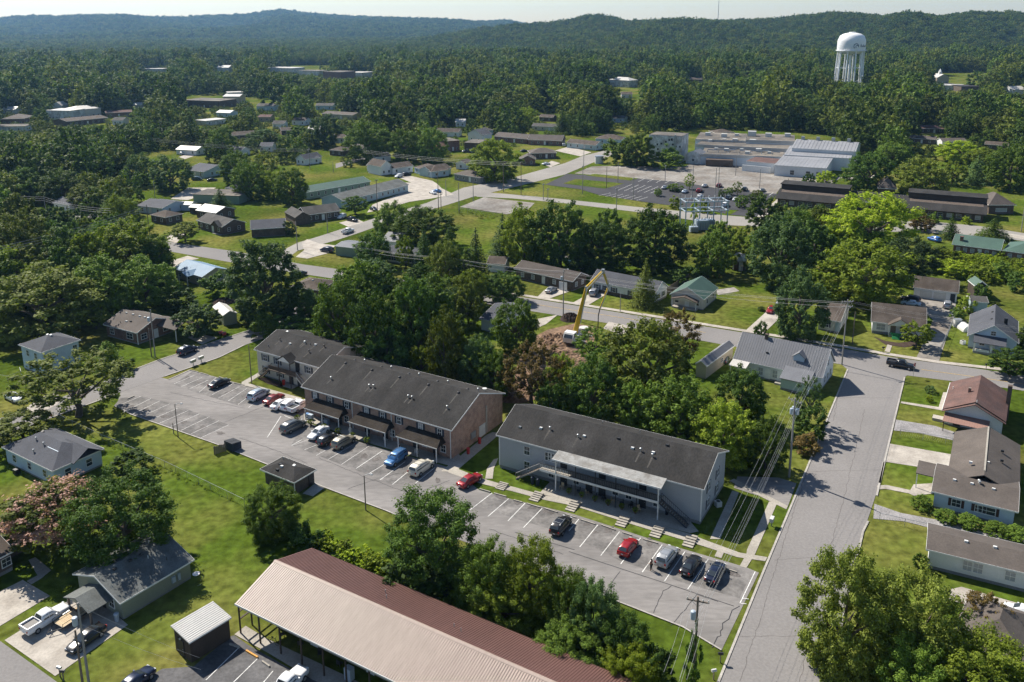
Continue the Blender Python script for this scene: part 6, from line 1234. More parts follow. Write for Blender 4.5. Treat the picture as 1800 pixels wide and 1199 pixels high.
    rw = MB(); pane4(rw, [tr(r0, 1), tr(r0, -1), (r1[0] + (.02 if kind_ != 'sedan' else .12), -r1[4] * .84, r1[2] + .04 + (.12 if kind_ in ('suv', 'van') else 0)), (r1[0] + (.02 if kind_ != 'sedan' else .12), r1[4] * .84, r1[2] + .04 + (.12 if kind_ in ('suv', 'van') else 0))], .02); out['rear_window'] = rw.mesh('rear_window')
    sw = {}
    for k, nm in ((1, 'a'), (-1, 'b')):
        mb = MB(); pts = cab[1:-1]
        for a, b in zip(pts[:-1], pts[1:]):
            def at(c, zz): h = c[2] - c[1]; t = (zz - c[1]) / h; w = c[3] * (1 - t * .0) * 1.0; return None
            def sp(c, t): h = c[2] - c[1]; w = (c[3] * .45 + c[4] * .55) + ((c[3] - (c[3] * .45 + c[4] * .55)) * (.62 - t) / .47 if t < .62 else (c[4] * .97 - (c[3] * .45 + c[4] * .55)) * (t - .62) / .24); return (c[0], k * (w + .012), c[1] + h * t)
            g = .04
            q = [sp(a, .18), sp(b, .18), sp(b, .82), sp(a, .82)]
            q = [(p[0] + (g if i in (0, 3) else -g), p[1], p[2]) for i, p in enumerate(q)]
            mb.poly(q)
        out['side_' + nm] = mb.mesh('side_window')
    xf, xr = lower[-1][0], lower[0][0]; zf = lower[-2][2]; zr = lower[1][2]
    out['headlight'] = MB().box(-.10, .06, -.16, .16, -.07, .07).mesh('headlight'); out['taillight'] = MB().box(-.05, .05, -.11, .11, -.13, .13).mesh('taillight'); out['plate'] = MB().box(-.02, .02, -.16, .16, -.07, .07).mesh('plate')
    out['hl'] = (xf - .14, lower[-1][3] * .78, zf - .08); out['tl'] = (xr + .03, lower[0][3] * .86, zr - .20); out['pl'] = (xr - .005, 0, .62)
    out['wx'] = (Ln * .30, -Ln * .285); out['wy'] = W - .09; out['wr'] = 1.0 if kind_ in ('sedan', 'hatch') else 1.08
    if kind_ in ('suv', 'van'):
        rk = MB()
        for y in (-.58, .58): rk.tube([(-1.7, y, Hh + .0), (-1.5, y, Hh + .07), (.2, y, Hh + .05), (.4, y, Hh - .04)], .022, 5)
        for x in (-1.2, -.2): rk.tube([(x, -.58, Hh + .06), (x, .58, Hh + .06)], .02, 5)
        out['rack'] = rk.mesh('roof_rack')
    if kind_ == 'pickup':
        out['bed'] = MB().box(-2.60, -1.02, -.74, .74, 1.07, 1.095).mesh('bed_floor'); bw = MB().box(-2.72, -.98, -.93, -.76, 1.0, 1.30).box(-2.72, -.98, .76, .93, 1.0, 1.30).box(-2.74, -2.62, -.76, .76, .95, 1.30).box(-1.02, -.96, -.76, .76, 1.0, 1.30); out['bedw'] = bw.mesh('bed_side')
    mi = MB().box(-.09, .09, -.10, .10, -.06, .08).mesh('mirror'); out['mirror'] = mi; out['mp'] = (cab[-1][0] - .45, cab[-1][3] + .12, cab[-1][1] + .10)
    return out
def car(kind_, paint, label, at, front=None, az=None, group=None, name=None, z=.05, detail=True, stretch=1.0):
    """at: ground point in the photograph under the middle; front: a ground point ahead of it (or az in world degrees)."""
    if kind_ not in CARS: CARS[kind_] = car_parts(kind_)
    c = CARS[kind_]; p = P(*at) if not isinstance(at, Vector) else at
    if front is not None: q = P(*front); a = math.atan2(q.y - p.y, q.x - p.x)
    else: a = R(az)
    nm = name or {'sedan': 'parked_car', 'hatch': 'parked_car', 'suv': 'parked_suv', 'van': 'minivan', 'pickup': 'pickup_truck'}[kind_]
    t = thing(nm, label, {'pickup': 'pickup truck', 'van': 'minivan', 'suv': 'suv'}.get(kind_, 'car'), (p.x, p.y, z), a, group); t.scale = (stretch,) * 3
    pm = paint
    obj('body', c['body'], pm, t)
    for k in ('windscreen', 'rear_window'): obj(k, c[k], M['glass'], t)
    for k in ('side_a', 'side_b'): obj('side_window', c[k], M['glass'], t)
    for x in c['wx']:
        for sy in (-1, 1):
            w = obj('wheel', WHEEL, M['rubber'], t, (x, sy * c['wy'], .345 * c['wr'])); w.scale = (c['wr'],) * 3
            if detail: obj('rim', RIM, M['rim'], w)
    if detail:
        for sy in (-1, 1):
            obj('headlight', c['headlight'], M['lens'], t, (c['hl'][0], sy * c['hl'][1], c['hl'][2])); obj('taillight', c['taillight'], M['lens_red'], t, (c['tl'][0], sy * c['tl'][1], c['tl'][2])); obj('mirror', c['mirror'], pm, t, (c['mp'][0], sy * c['mp'][1], c['mp'][2]))
        obj('plate', c['plate'], M['plate'], t, c['pl'])
    if 'rack' in c and detail: obj('roof_rack', c['rack'], M['steel'] if kind_ == 'suv' else M['dark'], t)
    if 'bed' in c: obj('bed_floor', c['bed'], M['black_metal'], t); obj('bed_side', c['bedw'], pm, t)
    return t
CP = {k: car_paint('car_' + k, v, m) for k, v, m in (('black', (.012, .012, .014), .1), ('navy', (.012, .018, .045), .3), ('red', (.30, .012, .016), .2), ('silver', (.42, .43, .44), .5), ('gold', (.42, .39, .33), .4), ('white', (.72, .73, .74), 0), ('cream', (.62, .58, .48), .1), ('grey', (.12, .13, .13), .4), ('blue', (.05, .16, .36), .3), ('tan', (.28, .25, .19), .4), ('maroon', (.20, .03, .03), .2), ('paleblue', (.46, .54, .62), .3), ('bluetarp', (.02, .12, .42), 0), ('green', (.05, .09, .08), .3))}
# front row of the lot (noses to the bank)
car('suv', CP['black'], 'black suv with chrome roof rails parked alone by the bank', (986, 931), (1007, 906), stretch=.98)
car('hatch', CP['red'], 'bright red hatchback in the stall between two painted lines', (1104, 968), (1126, 940))
car('suv', CP['silver'], 'silver suv with roof rack and a person at its rear', (1172, 986), (1193, 958))
car('sedan', CP['black'], 'black sedan with white plate next to the silver suv', (1214, 1000), (1234, 971))
car('sedan', CP['navy'], 'dark navy sedan last in the row towards the street', (1257, 1013), (1275, 984))
# rows by the brick and cream blocks
car('van', CP['paleblue'], 'pale silver blue wagon first in the row by the grass', (455, 699), (474, 688))
car('sedan', CP['maroon'], 'maroon sedan between the silver blue wagon and a white sedan', (482, 706), (504, 694))
car('sedan', CP['white'], 'white rounded sedan squeezed beside the maroon sedan', (494, 715), (516, 703))
car('suv', CP['white'], 'white boxy suv parked between white sedan and white pickup', (512, 717), (532, 706))
car('pickup', CP['white'], 'white pickup with dark empty bed beside the brick block', (528, 719), (548, 709))
car('van', CP['grey'], 'dark grey minivan alone by the angled white line', (516, 755), (540, 743))
car('sedan', CP['white'], 'white coupe facing out by the patio steps', (560, 766), (540, 779))
car('hatch', CP['black'], 'black hatchback with red tail lights beside the beige suv', (576, 778), (598, 765))
car('suv', CP['tan'], 'beige boxy suv parked nearest the empty stalls', (604, 783), (628, 769))
car('suv', CP['blue'], 'bright blue suv facing out before the third awning', (696, 812), (677, 826))
car('van', CP['cream'], 'cream minivan with dark windows before the last awning', (741, 828), (762, 813))
car('sedan', CP['red'], 'red car half hidden behind the tall dark tree', (826, 850), (846, 838))
car('sedan', CP['black'], 'black sedan alone in the upper stalls near the street', (386, 678), (408, 668))
car('suv', CP['navy'], 'dark suv standing on the street edge past the mailboxes', (330, 621), (350, 613))
car('sedan', CP['white'], 'white sedan on the pale drive across the street', (24, 703), (42, 712))
car('pickup', CP['white'], 'white pickup with open bed on the concrete drive', (82, 1096), (118, 1074))
car('sedan', CP['black'], 'black sedan behind the two utility poles on the drive', (152, 1130), (128, 1148))
car('pickup', CP['white'], 'white pickup poking in at the bottom edge of the motel lot', (506, 1212), (530, 1188))
car('sedan', CP['navy'], 'dark blue car with only its roof in view at the bottom edge', (238, 1206), (250, 1196))
car('pickup', CP['black'], 'black crew cab pickup driving along the cross street', (1583, 646), (1622, 653))
car('hatch', CP['white'], 'white hatchback by the long white house', (1796, 1084), (1775, 1076))
car('suv', CP['silver'], 'silver pickup like suv before the double garage', (1665, 540), (1667, 530))
car('suv', CP['black'], 'black suv behind the white bungalow', (1600, 530), (1585, 527))
car('sedan', CP['paleblue'], 'pale blue car in the drive behind the white bungalow', (1601, 537), (1585, 535))
car('sedan', CP['red'], 'red car on the drive of the mown lawn', (1356, 548), (1347, 556))
car('hatch', CP['silver'], 'silver hatchback beside the red car under the tree', (1371, 534), (1366, 542))
car('sedan', CP['grey'], 'dark grey sedan between the garage and the white house', (1274, 635), (1283, 618))
car('sedan', CP['silver'], 'silver sedan on the drive of the long brown house', (969, 513), (979, 507))
car('suv', CP['silver'], 'silver suv by the white bungalow behind the boom', (1044, 518), (1051, 510))
car('van', CP['navy'], 'dark blue minivan by the green garage', (575, 443), (564, 441))
car('pickup', CP['white'], 'white pickup driving on the angled street', (612, 409.5), (624, 405))
car('suv', CP['white'], 'white suv on the drive of the brown brick house', (601, 384), (592, 388))
car('pickup', CP['black'], 'black pickup on the drive beside the white suv', (619, 389), (632, 392))
car('sedan', CP['black'], 'black sedan under the small trees of the long lot', (657, 370), (664, 373))
car('sedan', CP['white'], 'white sedan in the concrete lot beside a blue car', (761, 341), (756, 339), detail=False)
car('sedan', CP['blue'], 'blue sedan in the concrete lot beside a white car', (768, 338), (763, 337), detail=False)
car('suv', CP['white'], 'white suv in front of the patched grey roof cottage', (701, 312), (697, 313), detail=False)
car('suv', CP['black'], 'dark suv with red tarp beside the white suv', (715, 309), (722, 308), detail=False)
car('sedan', CP['white'], 'white sedan on the drive of the tan roofed brick house', (960, 290), (968, 289), detail=False)
car('suv', CP['black'], 'black suv before the double gabled brick house', (965, 255), (972, 254), detail=False)
car('suv', CP['silver'], 'silver car on the garage drive of the grey house', (992, 257), (997, 253), detail=False)
car('sedan', CP['black'], 'black car on the drive between the brick houses', (921, 267), (928, 266), detail=False)
car('sedan', CP['grey'], 'dark car beside the grass bank of the white houses', (818, 268), (824, 267), detail=False)
for kd, pt, lb, x, y in (('sedan', 'silver', 'silver car by the small trees of the black lot', 1168, 332), ('sedan', 'paleblue', 'pale blue car in the middle of the black lot', 1204, 339), ('suv', 'red', 'red suv next to a white car in the black lot', 1229, 338), ('sedan', 'white', 'white sedan in front of the red suv', 1231, 347), ('sedan', 'silver', 'silver sedan at the far side of the black lot', 1239, 329), ('suv', 'maroon', 'dark red suv by the double pole', 1264, 329), ('suv', 'black', 'black suv beneath the lone young tree', 1309, 335.5), ('suv', 'grey', 'grey suv between small trees in the black lot', 1281, 350), ('suv', 'white', 'white suv at the entrance of the black lot', 1275, 363), ('sedan', 'white', 'white car half behind a small round tree', 1293, 353), ('sedan', 'grey', 'grey car at the corner near the brown hall', 1340, 337)):
    car(kd, CP[pt], lb, (x, y), (x + 5, y - 3.2), detail=False, z=.1)
car('suv', CP['bluetarp'], 'bright blue pickup sized vehicle beside the dark conifer', (1642, 424), (1632, 421), detail=False)
car('sedan', CP['white'], 'white car on the lane by the white gable front', (543, 289), (549, 287), detail=False)
car('sedan', CP['paleblue'], 'pale blue car on the lane nearer the white wing', (557, 286.5), (563, 285), detail=False)
car('van', CP['white'], 'white van before the carport house', (323, 272), (329, 271), detail=False)
car('suv', CP['black'], 'black suv before the carport house', (347, 271), (353, 270), detail=False)
car('sedan', CP['black'], 'black car on the grass beside the grey gable house', (373, 318.5), (380, 318), detail=False)
car('van', CP['green'], 'dark green van beside the porch of the grey gable house', (347, 317), (353, 317), detail=False)
car('sedan', CP['black'], 'dark sedan at the street bend below the big tree', (527, 486), (518, 489))

# flat utility trailer on the drive
t = thing('utility_trailer', 'flat utility trailer with pale board deck between pickup and pole', 'trailer', (P(126, 1092).x, P(126, 1092).y, 0), math.atan2((P(140, 1080) - P(104, 1103)).y, (P(140, 1080) - P(104, 1103)).x))
for i in range(7): boxpart('plank', t, 0, -.84 + i * .28, .62, 0, 3.3, .25, .05, 'plank')
MB().box(-1.7, 1.7, -1.0, -.95, .5, .68).box(-1.7, 1.7, .95, 1.0, .5, .68).box(-1.72, -1.66, -1, 1, .5, .68).box(1.66, 1.72, -1, 1, .5, .68).tube([(-1.7, .8, .52), (-3.0, 0, .5)], .05, 5).tube([(-1.7, -.8, .52), (-3.0, 0, .5)], .05, 5).build('frame', M['black_metal'], t)
rl = MB()
for y in (-1, 1):
    rl.tube([(-1.7, y, 1.05), (1.7, y, 1.05)], .03, 5)
    for x in (-1.7, 0, 1.7): rl.tube([(x, y, .65), (x, y, 1.05)], .03, 5)
rl.build('side_rail', M['black_metal'], t)
for y in (-1.15, 1.15): obj('wheel', WHEEL, M['rubber'], t, (.1, y, .345)); boxpart('fender', t, .1, y, .72, 0, .9, .26, .04, 'steel')
MB().tube([(-2.5, 0, 0), (-2.5, 0, .5)], .04, 5).build('jack', M['steel'], t)

# concrete pump truck with its folded yellow boom
pt = thing('pump_truck', 'white concrete pump truck with tall folded yellow boom on the dug soil', 'pump truck', (P(1012, 598).x, P(1012, 598).y, 0), 0)
A_, B_ = P(1007, 606), P(1042, 578); pa = math.atan2(A_.y - B_.y, A_.x - B_.x); pt.rotation_euler = (0, 0, pa)
MB().prism([(2.2, .9), (4.4, .9), (4.4, 1.9), (3.7, 3.0), (2.2, 3.05)], -1.2, 1.2, 'y').build('cab', M['white'], pt)
MB().poly([(4.41, -1.05, 1.95), (4.41, 1.05, 1.95), (3.75, 1.0, 2.9), (3.75, -1.0, 2.9)]).build('windscreen', M['glass'], pt)
for sy in (-1.21, 1.21): MB().poly([(2.7, sy, 1.9), (3.9, sy, 1.9), (3.5, sy, 2.8), (2.7, sy, 2.8)]).build('side_window', M['glass'], pt)
MB().box(-4.6, 2.2, -1.1, 1.1, .75, 1.15).build('chassis', M['black_metal'], pt); MB().box(-.2, 2.0, -1.2, 1.2, 1.15, 1.7).build('deck', M['offwhite'], pt)
MB().lathe([(.9, -.6), (1.15, .2), (1.1, .5), (.5, .5)], 10, (-4.6, 0, 1.1)).build('hopper', M['offwhite'], pt)
for x in (3.4, -2.6, -3.8):
    for sy in (-1.05, 1.05): w = obj('wheel', WHEEL, M['rubber'], pt, (x, sy, .5)); w.scale = (1.45,) * 3
MB().lathe([(.6, 1.15), (.6, 2.1), (.35, 2.3)], 12, (.2, 0, 0)).build('turret', M['yellow'], pt)
for sx in (1.6, -2.2):
    for sy in (-1, 1): MB().tube([(sx, sy * 1.1, .9), (sx, sy * 3.0, .75), (sx, sy * 3.1, 0)], .11, 6).build('outrigger', M['offwhite'], pt)
W0 = Vector((pt.location.x, pt.location.y, 0)) + Matrix.Rotation(pa, 3, 'Z') @ Vector((.2, 0, 2.3))
def on_plane(px):                           # the boom folds in the upright plane through the turret that squarely faces the street
    r_ = ray(*px); n = Vector((W0.x, W0.y, 0)).normalized(); t_ = W0.dot(n) / r_.dot(n); return Vector((0, 0, H)) + r_ * t_
K = [W0, on_plane((1020, 566)), on_plane((1031, 507)), on_plane((1060, 477)), on_plane((1070, 503)), on_plane((1055, 541)), on_plane((1051, 566))]
inv = (Matrix.Translation(pt.location) @ Matrix.Rotation(pa, 4, 'Z')).inverted(); K = [inv @ k for k in K]
def beam(name, a, b, w0, w1, m):
    mb = MB(); d = (b - a); s = d.normalized().cross(Vector((0, 0, 1)));
    if s.length < .1: s = Vector((1, 0, 0))
    s.normalize(); up = s.cross(d.normalized()); n = 0
    for p, w in ((a, w0), (b, w1)):
        for i, j in ((-1, -1), (1, -1), (1, 1), (-1, 1)): mb.v.append(tuple(p + s * (i * w * .42) + up * (j * w * .62)))
    mb.f += [(0, 1, 5, 4), (1, 2, 6, 5), (2, 3, 7, 6), (3, 0, 4, 7), (3, 2, 1, 0), (4, 5, 6, 7)]
    return mb.build(name, m, pt)
beam('boom_section', K[0], K[2], .85, .62, M['yellow']); beam('boom_section', K[2], K[3], .62, .46, M['yellow']); beam('boom_section', K[3], K[4], .44, .40, M['yellow']); beam('boom_section', K[4], K[5], .36, .22, M['yellow'])
MB().tube([K[1] + Vector((.6, .3, 0)), K[2] + Vector((.5, .3, 0)), K[3] + Vector((.3, .3, .2)), K[4] + Vector((.4, .3, 0)), K[5] + Vector((.2, .2, 0))], .10, 6).build('delivery_pipe', M['offwhite'], pt)
MB().tube([K[5], (K[5] + K[6]) / 2 + Vector((.4, 0, 0)), Vector((K[6].x, K[6].y, .3))], .12, 6).build('hose', M['black_metal'], pt)
for k in K[2:5]: MB().lathe([(.38, -.5), (.38, .5)], 10).build('joint', M['steel'], pt, k)
# ---------------------------------------------------------------- poles and cables
POLE = {}
def pole(label, base, top, r=.15, m='pole_wood', arm=None, trafo=0, lamp=False, name='utility_pole', group=None, cat='utility pole', h=None):
    """arm: (length, world angle deg, distance below the top)."""
    b = P(*base); h = h or max(2.0, height_at(base, top)); t = thing(name, label, cat, b, 0, group)
    MB().tube([(0, 0, -.1), (0, 0, h)], [r, r * .72], 8).build('shaft', M[m], t)
    if arm:
        for k in range(arm[3] if len(arm) > 3 else 1):
            z = h - arm[2] - k * 1.1; ca, sa = math.cos(R(arm[1])), math.sin(R(arm[1])); L2 = arm[0] / 2
            MB().box(-L2, L2, -.06, .06, -.07, .07).build('crossarm', M[m], t, (0, .0, z), R(arm[1]))
            for q in (-.92, -.45, .45, .92): MB().lathe([(.05, 0), (.07, .10), (.05, .20), (.03, .24)], 6).build('insulator', M['offwhite'], t, (ca * L2 * q, sa * L2 * q, z + .07))
            MB().tube([(-L2 * .6, 0, 0), (0, 0, -.7)], .025, 4).tube([(L2 * .6, 0, 0), (0, 0, -.7)], .025, 4).build('brace', M['steel'], t, (0, 0, z), R(arm[1]))
    for k in range(trafo):
        w = R(200 + 120 * k); MB().lathe([(.27, 0), (.30, .08), (.30, .85), (.26, .95), (.08, 1.0)], 12).build('transformer', M['steel_blue'], t, (math.cos(w) * .48, math.sin(w) * .48, h - 2.6))
    if lamp:
        MB().tube([(0, 0, h - .1), (.5, .1, h + .15), (.95, .2, h + .1)], .04, 6).build('lamp_arm', M['steel'], t); MB().lathe([(.10, .10), (.20, .02), (.22, -.08), (.08, -.14)], 10, (1.05, .22, h + .05)).build('lamp_head', M['offwhite'], t)
    return t, Vector((b.x, b.y, h))
PA = pole('tall wooden utility pole at the road corner with crossarm and cables', (1479.7, 641), (1485, 526), .17, 'pole_grey', (2.6, 10, .5, 2), 0)[1]
PB = pole('grey utility pole with a cluster of transformers by the side drive', (1387, 838), (1400, 700), .19, 'pole_grey', (2.4, -55, .5), 3)[1]
PC = pole('dark utility pole with crossarm and pale transformer wrapped in ivy', (1219, 1199), (1222, 1048), .16, 'pole_wood', (2.4, -18, .55), 1)[1]
pole('brown pole without crossarm standing behind the corner pole', (1498, 606), (1501, 548), .13, 'pole_wood')
PD = pole('pale wooden utility pole with transformer rising from the bungalow drive', (157, 1206), (136, 1060), .15, 'pole_grey', None, 1)[1]
pole('shorter brown pole leaning by the pale transformer pole', (146, 1206), (131, 1108), .14, 'pole_wood')
pole('grey utility pole with lamp before the brick ranch house', (273, 628), (266, 544), .15, 'pole_grey', None, 1)
pole('dark pole standing beside the grey pole of the brick ranch house', (266.5, 627), (263, 577), .13, 'pole_wood')
pole('dark slim pole on the grass by the cream apartment block', (442.5, 674), (433, 607), .11, 'pole_wood')
pole('parking lot lamp post on the grass edge of the left stalls', (313.3, 769), (308.7, 710.5), .09, 'pole_wood', None, 0, True, 'lamp_post', None, 'lamp post')
pole('parking lot lamp post on the lawn near the tall dark tree', (643, 897), (636, 836), .10, 'pole_wood', None, 0, True, 'lamp_post', None, 'lamp post')
pole('short wooden stump post next to the lot lamp post', (305.5, 762.5), (301.5, 744), .09, 'pole_wood', name='post', cat='post')
PE = pole('utility pole with transformer and lamp arm by the dug soil', (990, 556), (992, 474), .15, 'pole_grey', (1.8, 80, .4), 1, True)[1]
PF = pole('utility pole among trees by the white cottage', (629, 472), (628, 430), .14, 'pole_grey', (1.8, 80, .4))[1]
PG = pole('utility pole rising behind the russet leaved bushy tree', (791, 500), (791, 450), .14, 'pole_grey', (1.8, 80, .4))[1]
pole('short grey pole beside the pavement of the long brown house', (1090, 548), (1091, 516), .10, 'pole_grey')
for lb, b, t in (('grey pole in the dark trees above the street bend', (266, 442), (254, 360)), ('pole before the big tree on the curved street', (498, 540), (494, 476)), ('pole at the drive of the brown brick house', (523, 440), (518, 390)), ('pole with lamp at the lawn edge of the brown brick house', (576, 410), (574, 374)),
                 ('tall dark pole at the end of the long concrete lot', (664, 384), (662, 315)), ('tall dark pole by the grass strip of the concrete lot', (771, 375), (769, 302)), ('thin pole next to the tall dark pole of the concrete lot', (775.5, 373), (774.5, 340)), ('thin pole on the grass end of the concrete lot', (784, 345), (783, 315)), ('weathered pole at the fence of the concrete pad', (807, 374), (806, 321)),
                 ('pole at the junction corner before the hipped brick house', (832, 354), (831, 320)), ('thick pole with three wire rows at the junction', (885, 338), (887, 287)), ('thick pole with crossarms beside the grass triangle', (916, 342), (916, 284)), ('slim pole by the lane on the grass', (955, 352), (954.5, 322)), ('short slim pole by the lane on the grass', (963, 354), (962.5, 331)),
                 ('tall pole on the new lot verge', (1024, 341), (1024, 291)), ('pole on the grass island with dark base', (1066, 331), (1066, 293)), ('pole on the upper grass island', (1086, 322), (1087, 286)), ('pole among the white stall lines', (1113, 352), (1114, 312)), ('tall pole behind the bushy trees of the lane', (1083, 388), (1084, 329)), ('pole at the upper edge of the stalls', (1169, 318), (1169, 290)),
                 ('lamp pole at the corner lane', (1026, 293), (1028, 255)), ('pole in front of the overgrown factory corner', (1103, 292), (1105, 258)), ('tall pole beside the substation yard', (1194, 384), (1196, 339)), ('pole next to a young tree in the black lot', (1216, 358), (1219, 291)), ('guyed double pole in the black lot', (1256, 364), (1258, 295)), ('second stem of the guyed double pole', (1261, 363), (1262, 294)),
                 ('pole with lamp before the low annex', (1293, 309), (1293, 275)), ('slim pole at the edge of the broken concrete', (1335, 332), (1337, 297)), ('pole near the dark brown hall', (1385, 327), (1386, 314)), ('pole on the shaded street among trees', (83, 390), (79, 344)), ('pole with pale lamp on the sunny lawn', (273, 351), (270, 313)), ('pole by the white gable front lane', (545, 298), (543, 261)), ('short pole on the lawn past the white wing', (586, 303), (585, 285)),
                 ('pole on the rise above the orange brown roof', (1606, 229), (1609, 206)), ('pale pole on the lawn by the green roofed house', (1795, 407), (1799, 363)), ('pole on the wooded street near the carport house', (69, 238), (68, 220)), ('pole in the trees behind the old town', (187, 240), (186, 226)), ('slim pole behind the pool hedge', (1074, 476), (1075, 432))):
    pole(lb, b, t, .15, 'pole_wood' if 'dark' in lb or 'thick' in lb else 'pole_grey', (2.0, 60, .5) if any(k in lb for k in ('thick', 'tall', 'lane')) else None)
ncab = [0]
def cable(a, b, sag, r, m, label, group):
    pts = [a.lerp(b, i / 14) - Vector((0, 0, sag * 4 * (i / 14) * (1 - i / 14))) for i in range(15)]
    tag(MB().tube(pts, r, 4, False).build('power_cable', M[m]), label, 'cable', group)
OUT = P(1180, 1330); OUT.z = PC.z - 1
def off(p, dx, dy, dz): return p + Vector((dx, dy, dz))
for i, (o1, o2) in enumerate((((-1.1, -.2, -.4), (-1.0, .5, -.4)), ((-.4, -.1, -.4), (-.4, .2, -.4)), ((.5, .1, -.4), (.4, -.2, -.4)), ((1.1, .2, -.4), (1.0, -.5, -.4)), ((0, 0, -2.6), (0, 0, -2.6)), ((.1, 0, -3.2), (.1, 0, -3.2)))):
    cable(off(PA, *o1), off(PB, *o2), .5, .012, 'cable', 'pale overhead cable from the corner pole to the transformer pole', 'cables along the wide road')
    cable(off(PB, *o2), off(PC, *o2), .6, .012, 'cable', 'pale overhead cable from the transformer pole to the ivy pole', 'cables along the apartment lot')
    cable(off(PC, *o2), off(OUT, *o2), .5, .012, 'cable', 'pale overhead cable running out past the ivy pole', 'cables beyond the ivy pole')
PR = P(1990, 716); PR.z = 13.5
for dz in (-.4, -.7, -1.5):
    cable(off(PA, .3, .3, dz), off(PR, 0, 0, dz), .7, .012, 'cable', 'pale cable along the cross street past the blue bungalow', 'cables along the cross street east')
    cable(off(PE, 0, 0, dz), off(PA, -.3, 0, dz - .2), 1.0, .025, 'cable', 'pale cable along the cross street over the mown lawn', 'cables over the cross street')
    cable(off(PG, 0, 0, dz), off(PE, 0, 0, dz), .6, .028, 'cable', 'pale cable over the long brown house', 'cables past the long brown house')
    cable(off(PF, 0, 0, dz), off(PG, 0, 0, dz), .6, .030, 'cable', 'pale cable over the dense tree group', 'cables over the tree group')
PQ = P(360, 1240); PQ.z = 6.0
for dz in (-.2, -2.6): cable(off(PD, 0, 0, dz), off(PQ, 0, 0, dz * .6), .3, .012, 'cable', 'pale cable dropping from the transformer pole over the grass', 'cables over the shed lawn')
def top_of(b, t): p = P(*b); p.z = height_at(b, t); return p
for b1, t1, b2, t2, lb in (((916, 342), (916, 284), (640, 300), (640, 262), 'cable from the junction towards the white cottages'), ((83, 390), (79, 344), (200, 420), (190, 365), 'cable over the shaded street'), ((83, 390), (79, 344), (-40, 375), (-40, 328), 'cable leaving over the dark trees'), ((545, 298), (543, 261), (273, 290), (300, 240), 'cable over the tree tops of the lane'), ((266, 442), (254, 360), (-40, 560), (-40, 440), 'cable through the dark trees of the bend')):
    for dz in (0, -.7, -1.4): cable(off(top_of(b1, t1), 0, 0, dz - .4), off(top_of(b2, t2), 0, 0, dz - .4), 1.0, .03, 'cable', lb, lb + ' bundle')

# ---------------------------------------------------------------- street furniture and yard things
def mailbox(label, at, m='black_metal', group=None, h=1.1):
    t = thing('mailbox', label, 'mailbox', P(*at), rnd.uniform(-.4, .4), group)
    MB().box(-.05, .05, -.05, .05, 0, h).build('post', M['wood'], t); MB().prism([(-.14, h), (.14, h), (.14, h + .18), (.08, h + .26), (-.08, h + .26), (-.14, h + .18)], -.28, .28, 'x').build('box', M[m], t); MB().box(.28, .30, -.12, .12, h + .02, h + .2).build('door', M['steel'], t)
mailbox('black mailbox pair post at the bungalow drive edge', (112, 1196)); mailbox('grey mailbox at the drive corner', (106, 1190), 'steel')
def mail_cluster(label, at, w):
    t = thing('mailbox_unit', label, 'mailbox', P(*at), GREY.az + math.pi / 2)
    MB().box(-.07, .07, -.07, .07, 0, .8).build('post', M['steel'], t); MB().box(-w / 2, w / 2, -.25, .25, .8, 1.4).build('box', M['offwhite'], t)
    for i in range(4): boxpart('door', t, -w / 2 + w * (i + .5) / 4, -.26, .85, 0, w / 4 - .03, .02, .5, 'steel')
mail_cluster('white cluster mailbox beside the street kerb', (340, 643), 1.3); mail_cluster('second white cluster mailbox nearer the street lawn', (354, 637), 1.2)
mail_cluster('white cluster mailbox on the verge of the wide road', (1356, 925), 1.0)
mailbox('mailbox on the verge near the bottom of the wide road', (1266, 1165)); mailbox('white mailbox at the foot of the wide road verge', (1254, 1195), 'offwhite')
mailbox('mailbox before the white bungalow', (1552, 620)); mailbox('mailbox before the blue bungalow', (1733, 650)); mailbox('mailbox by the mown lawn drive', (1383, 592))
st = thing('stop_sign', 'red stop sign at the road corner with its pole in the grass', 'sign', P(1605, 663)); MB().tube([(0, 0, 0), (0, 0, 3.0)], .04, 6).build('post', M['steel'], st)
oc = MB().prism([(.40 * math.cos(R(22.5 + 45 * k)), .40 * math.sin(R(22.5 + 45 * k)) + 2.75) for k in range(8)], -.06, -.045, 'y').build('sign_plate', M['red'], st); rim = MB()
for k in range(8):
    a1, a2 = R(22.5 + 45 * k), R(67.5 + 45 * k); rim.tube([(.385 * math.cos(a1), -.065, 2.75 + .385 * math.sin(a1)), (.385 * math.cos(a2), -.065, 2.75 + .385 * math.sin(a2))], .014, 4)
rim.build('border', M['white'], st)
tc = bpy.data.curves.new('lettering', 'FONT'); tc.body = 'STOP'; tc.size = .30; tc.align_x = 'CENTER'; tc.align_y = 'CENTER'; tc.extrude = .004; to = bpy.data.objects.new('lettering', tc); me = bpy.data.meshes.new_from_object(to); bpy.data.objects.remove(to); to = obj('lettering', me, M['white'], st); to.location = (0, -.066, 2.75); to.rotation_euler = (R(90), 0, 0); st.rotation_euler = (0, 0, R(28))
hy = thing('fire_hydrant', 'red and white fire hydrant at the street corner', 'fire hydrant', P(91, 733)); MB().lathe([(.14, 0), (.12, .1), (.12, .5), (.15, .52), (.13, .62), (.05, .70)], 10).build('barrel', M['red'], hy); MB().lathe([(.13, 0), (.12, .1), (.04, .14)], 10, (0, 0, .6)).build('cap', M['white'], hy); MB().tube([(-.2, 0, .4), (.2, 0, .4)], .06, 6).build('outlet', M['white'], hy)
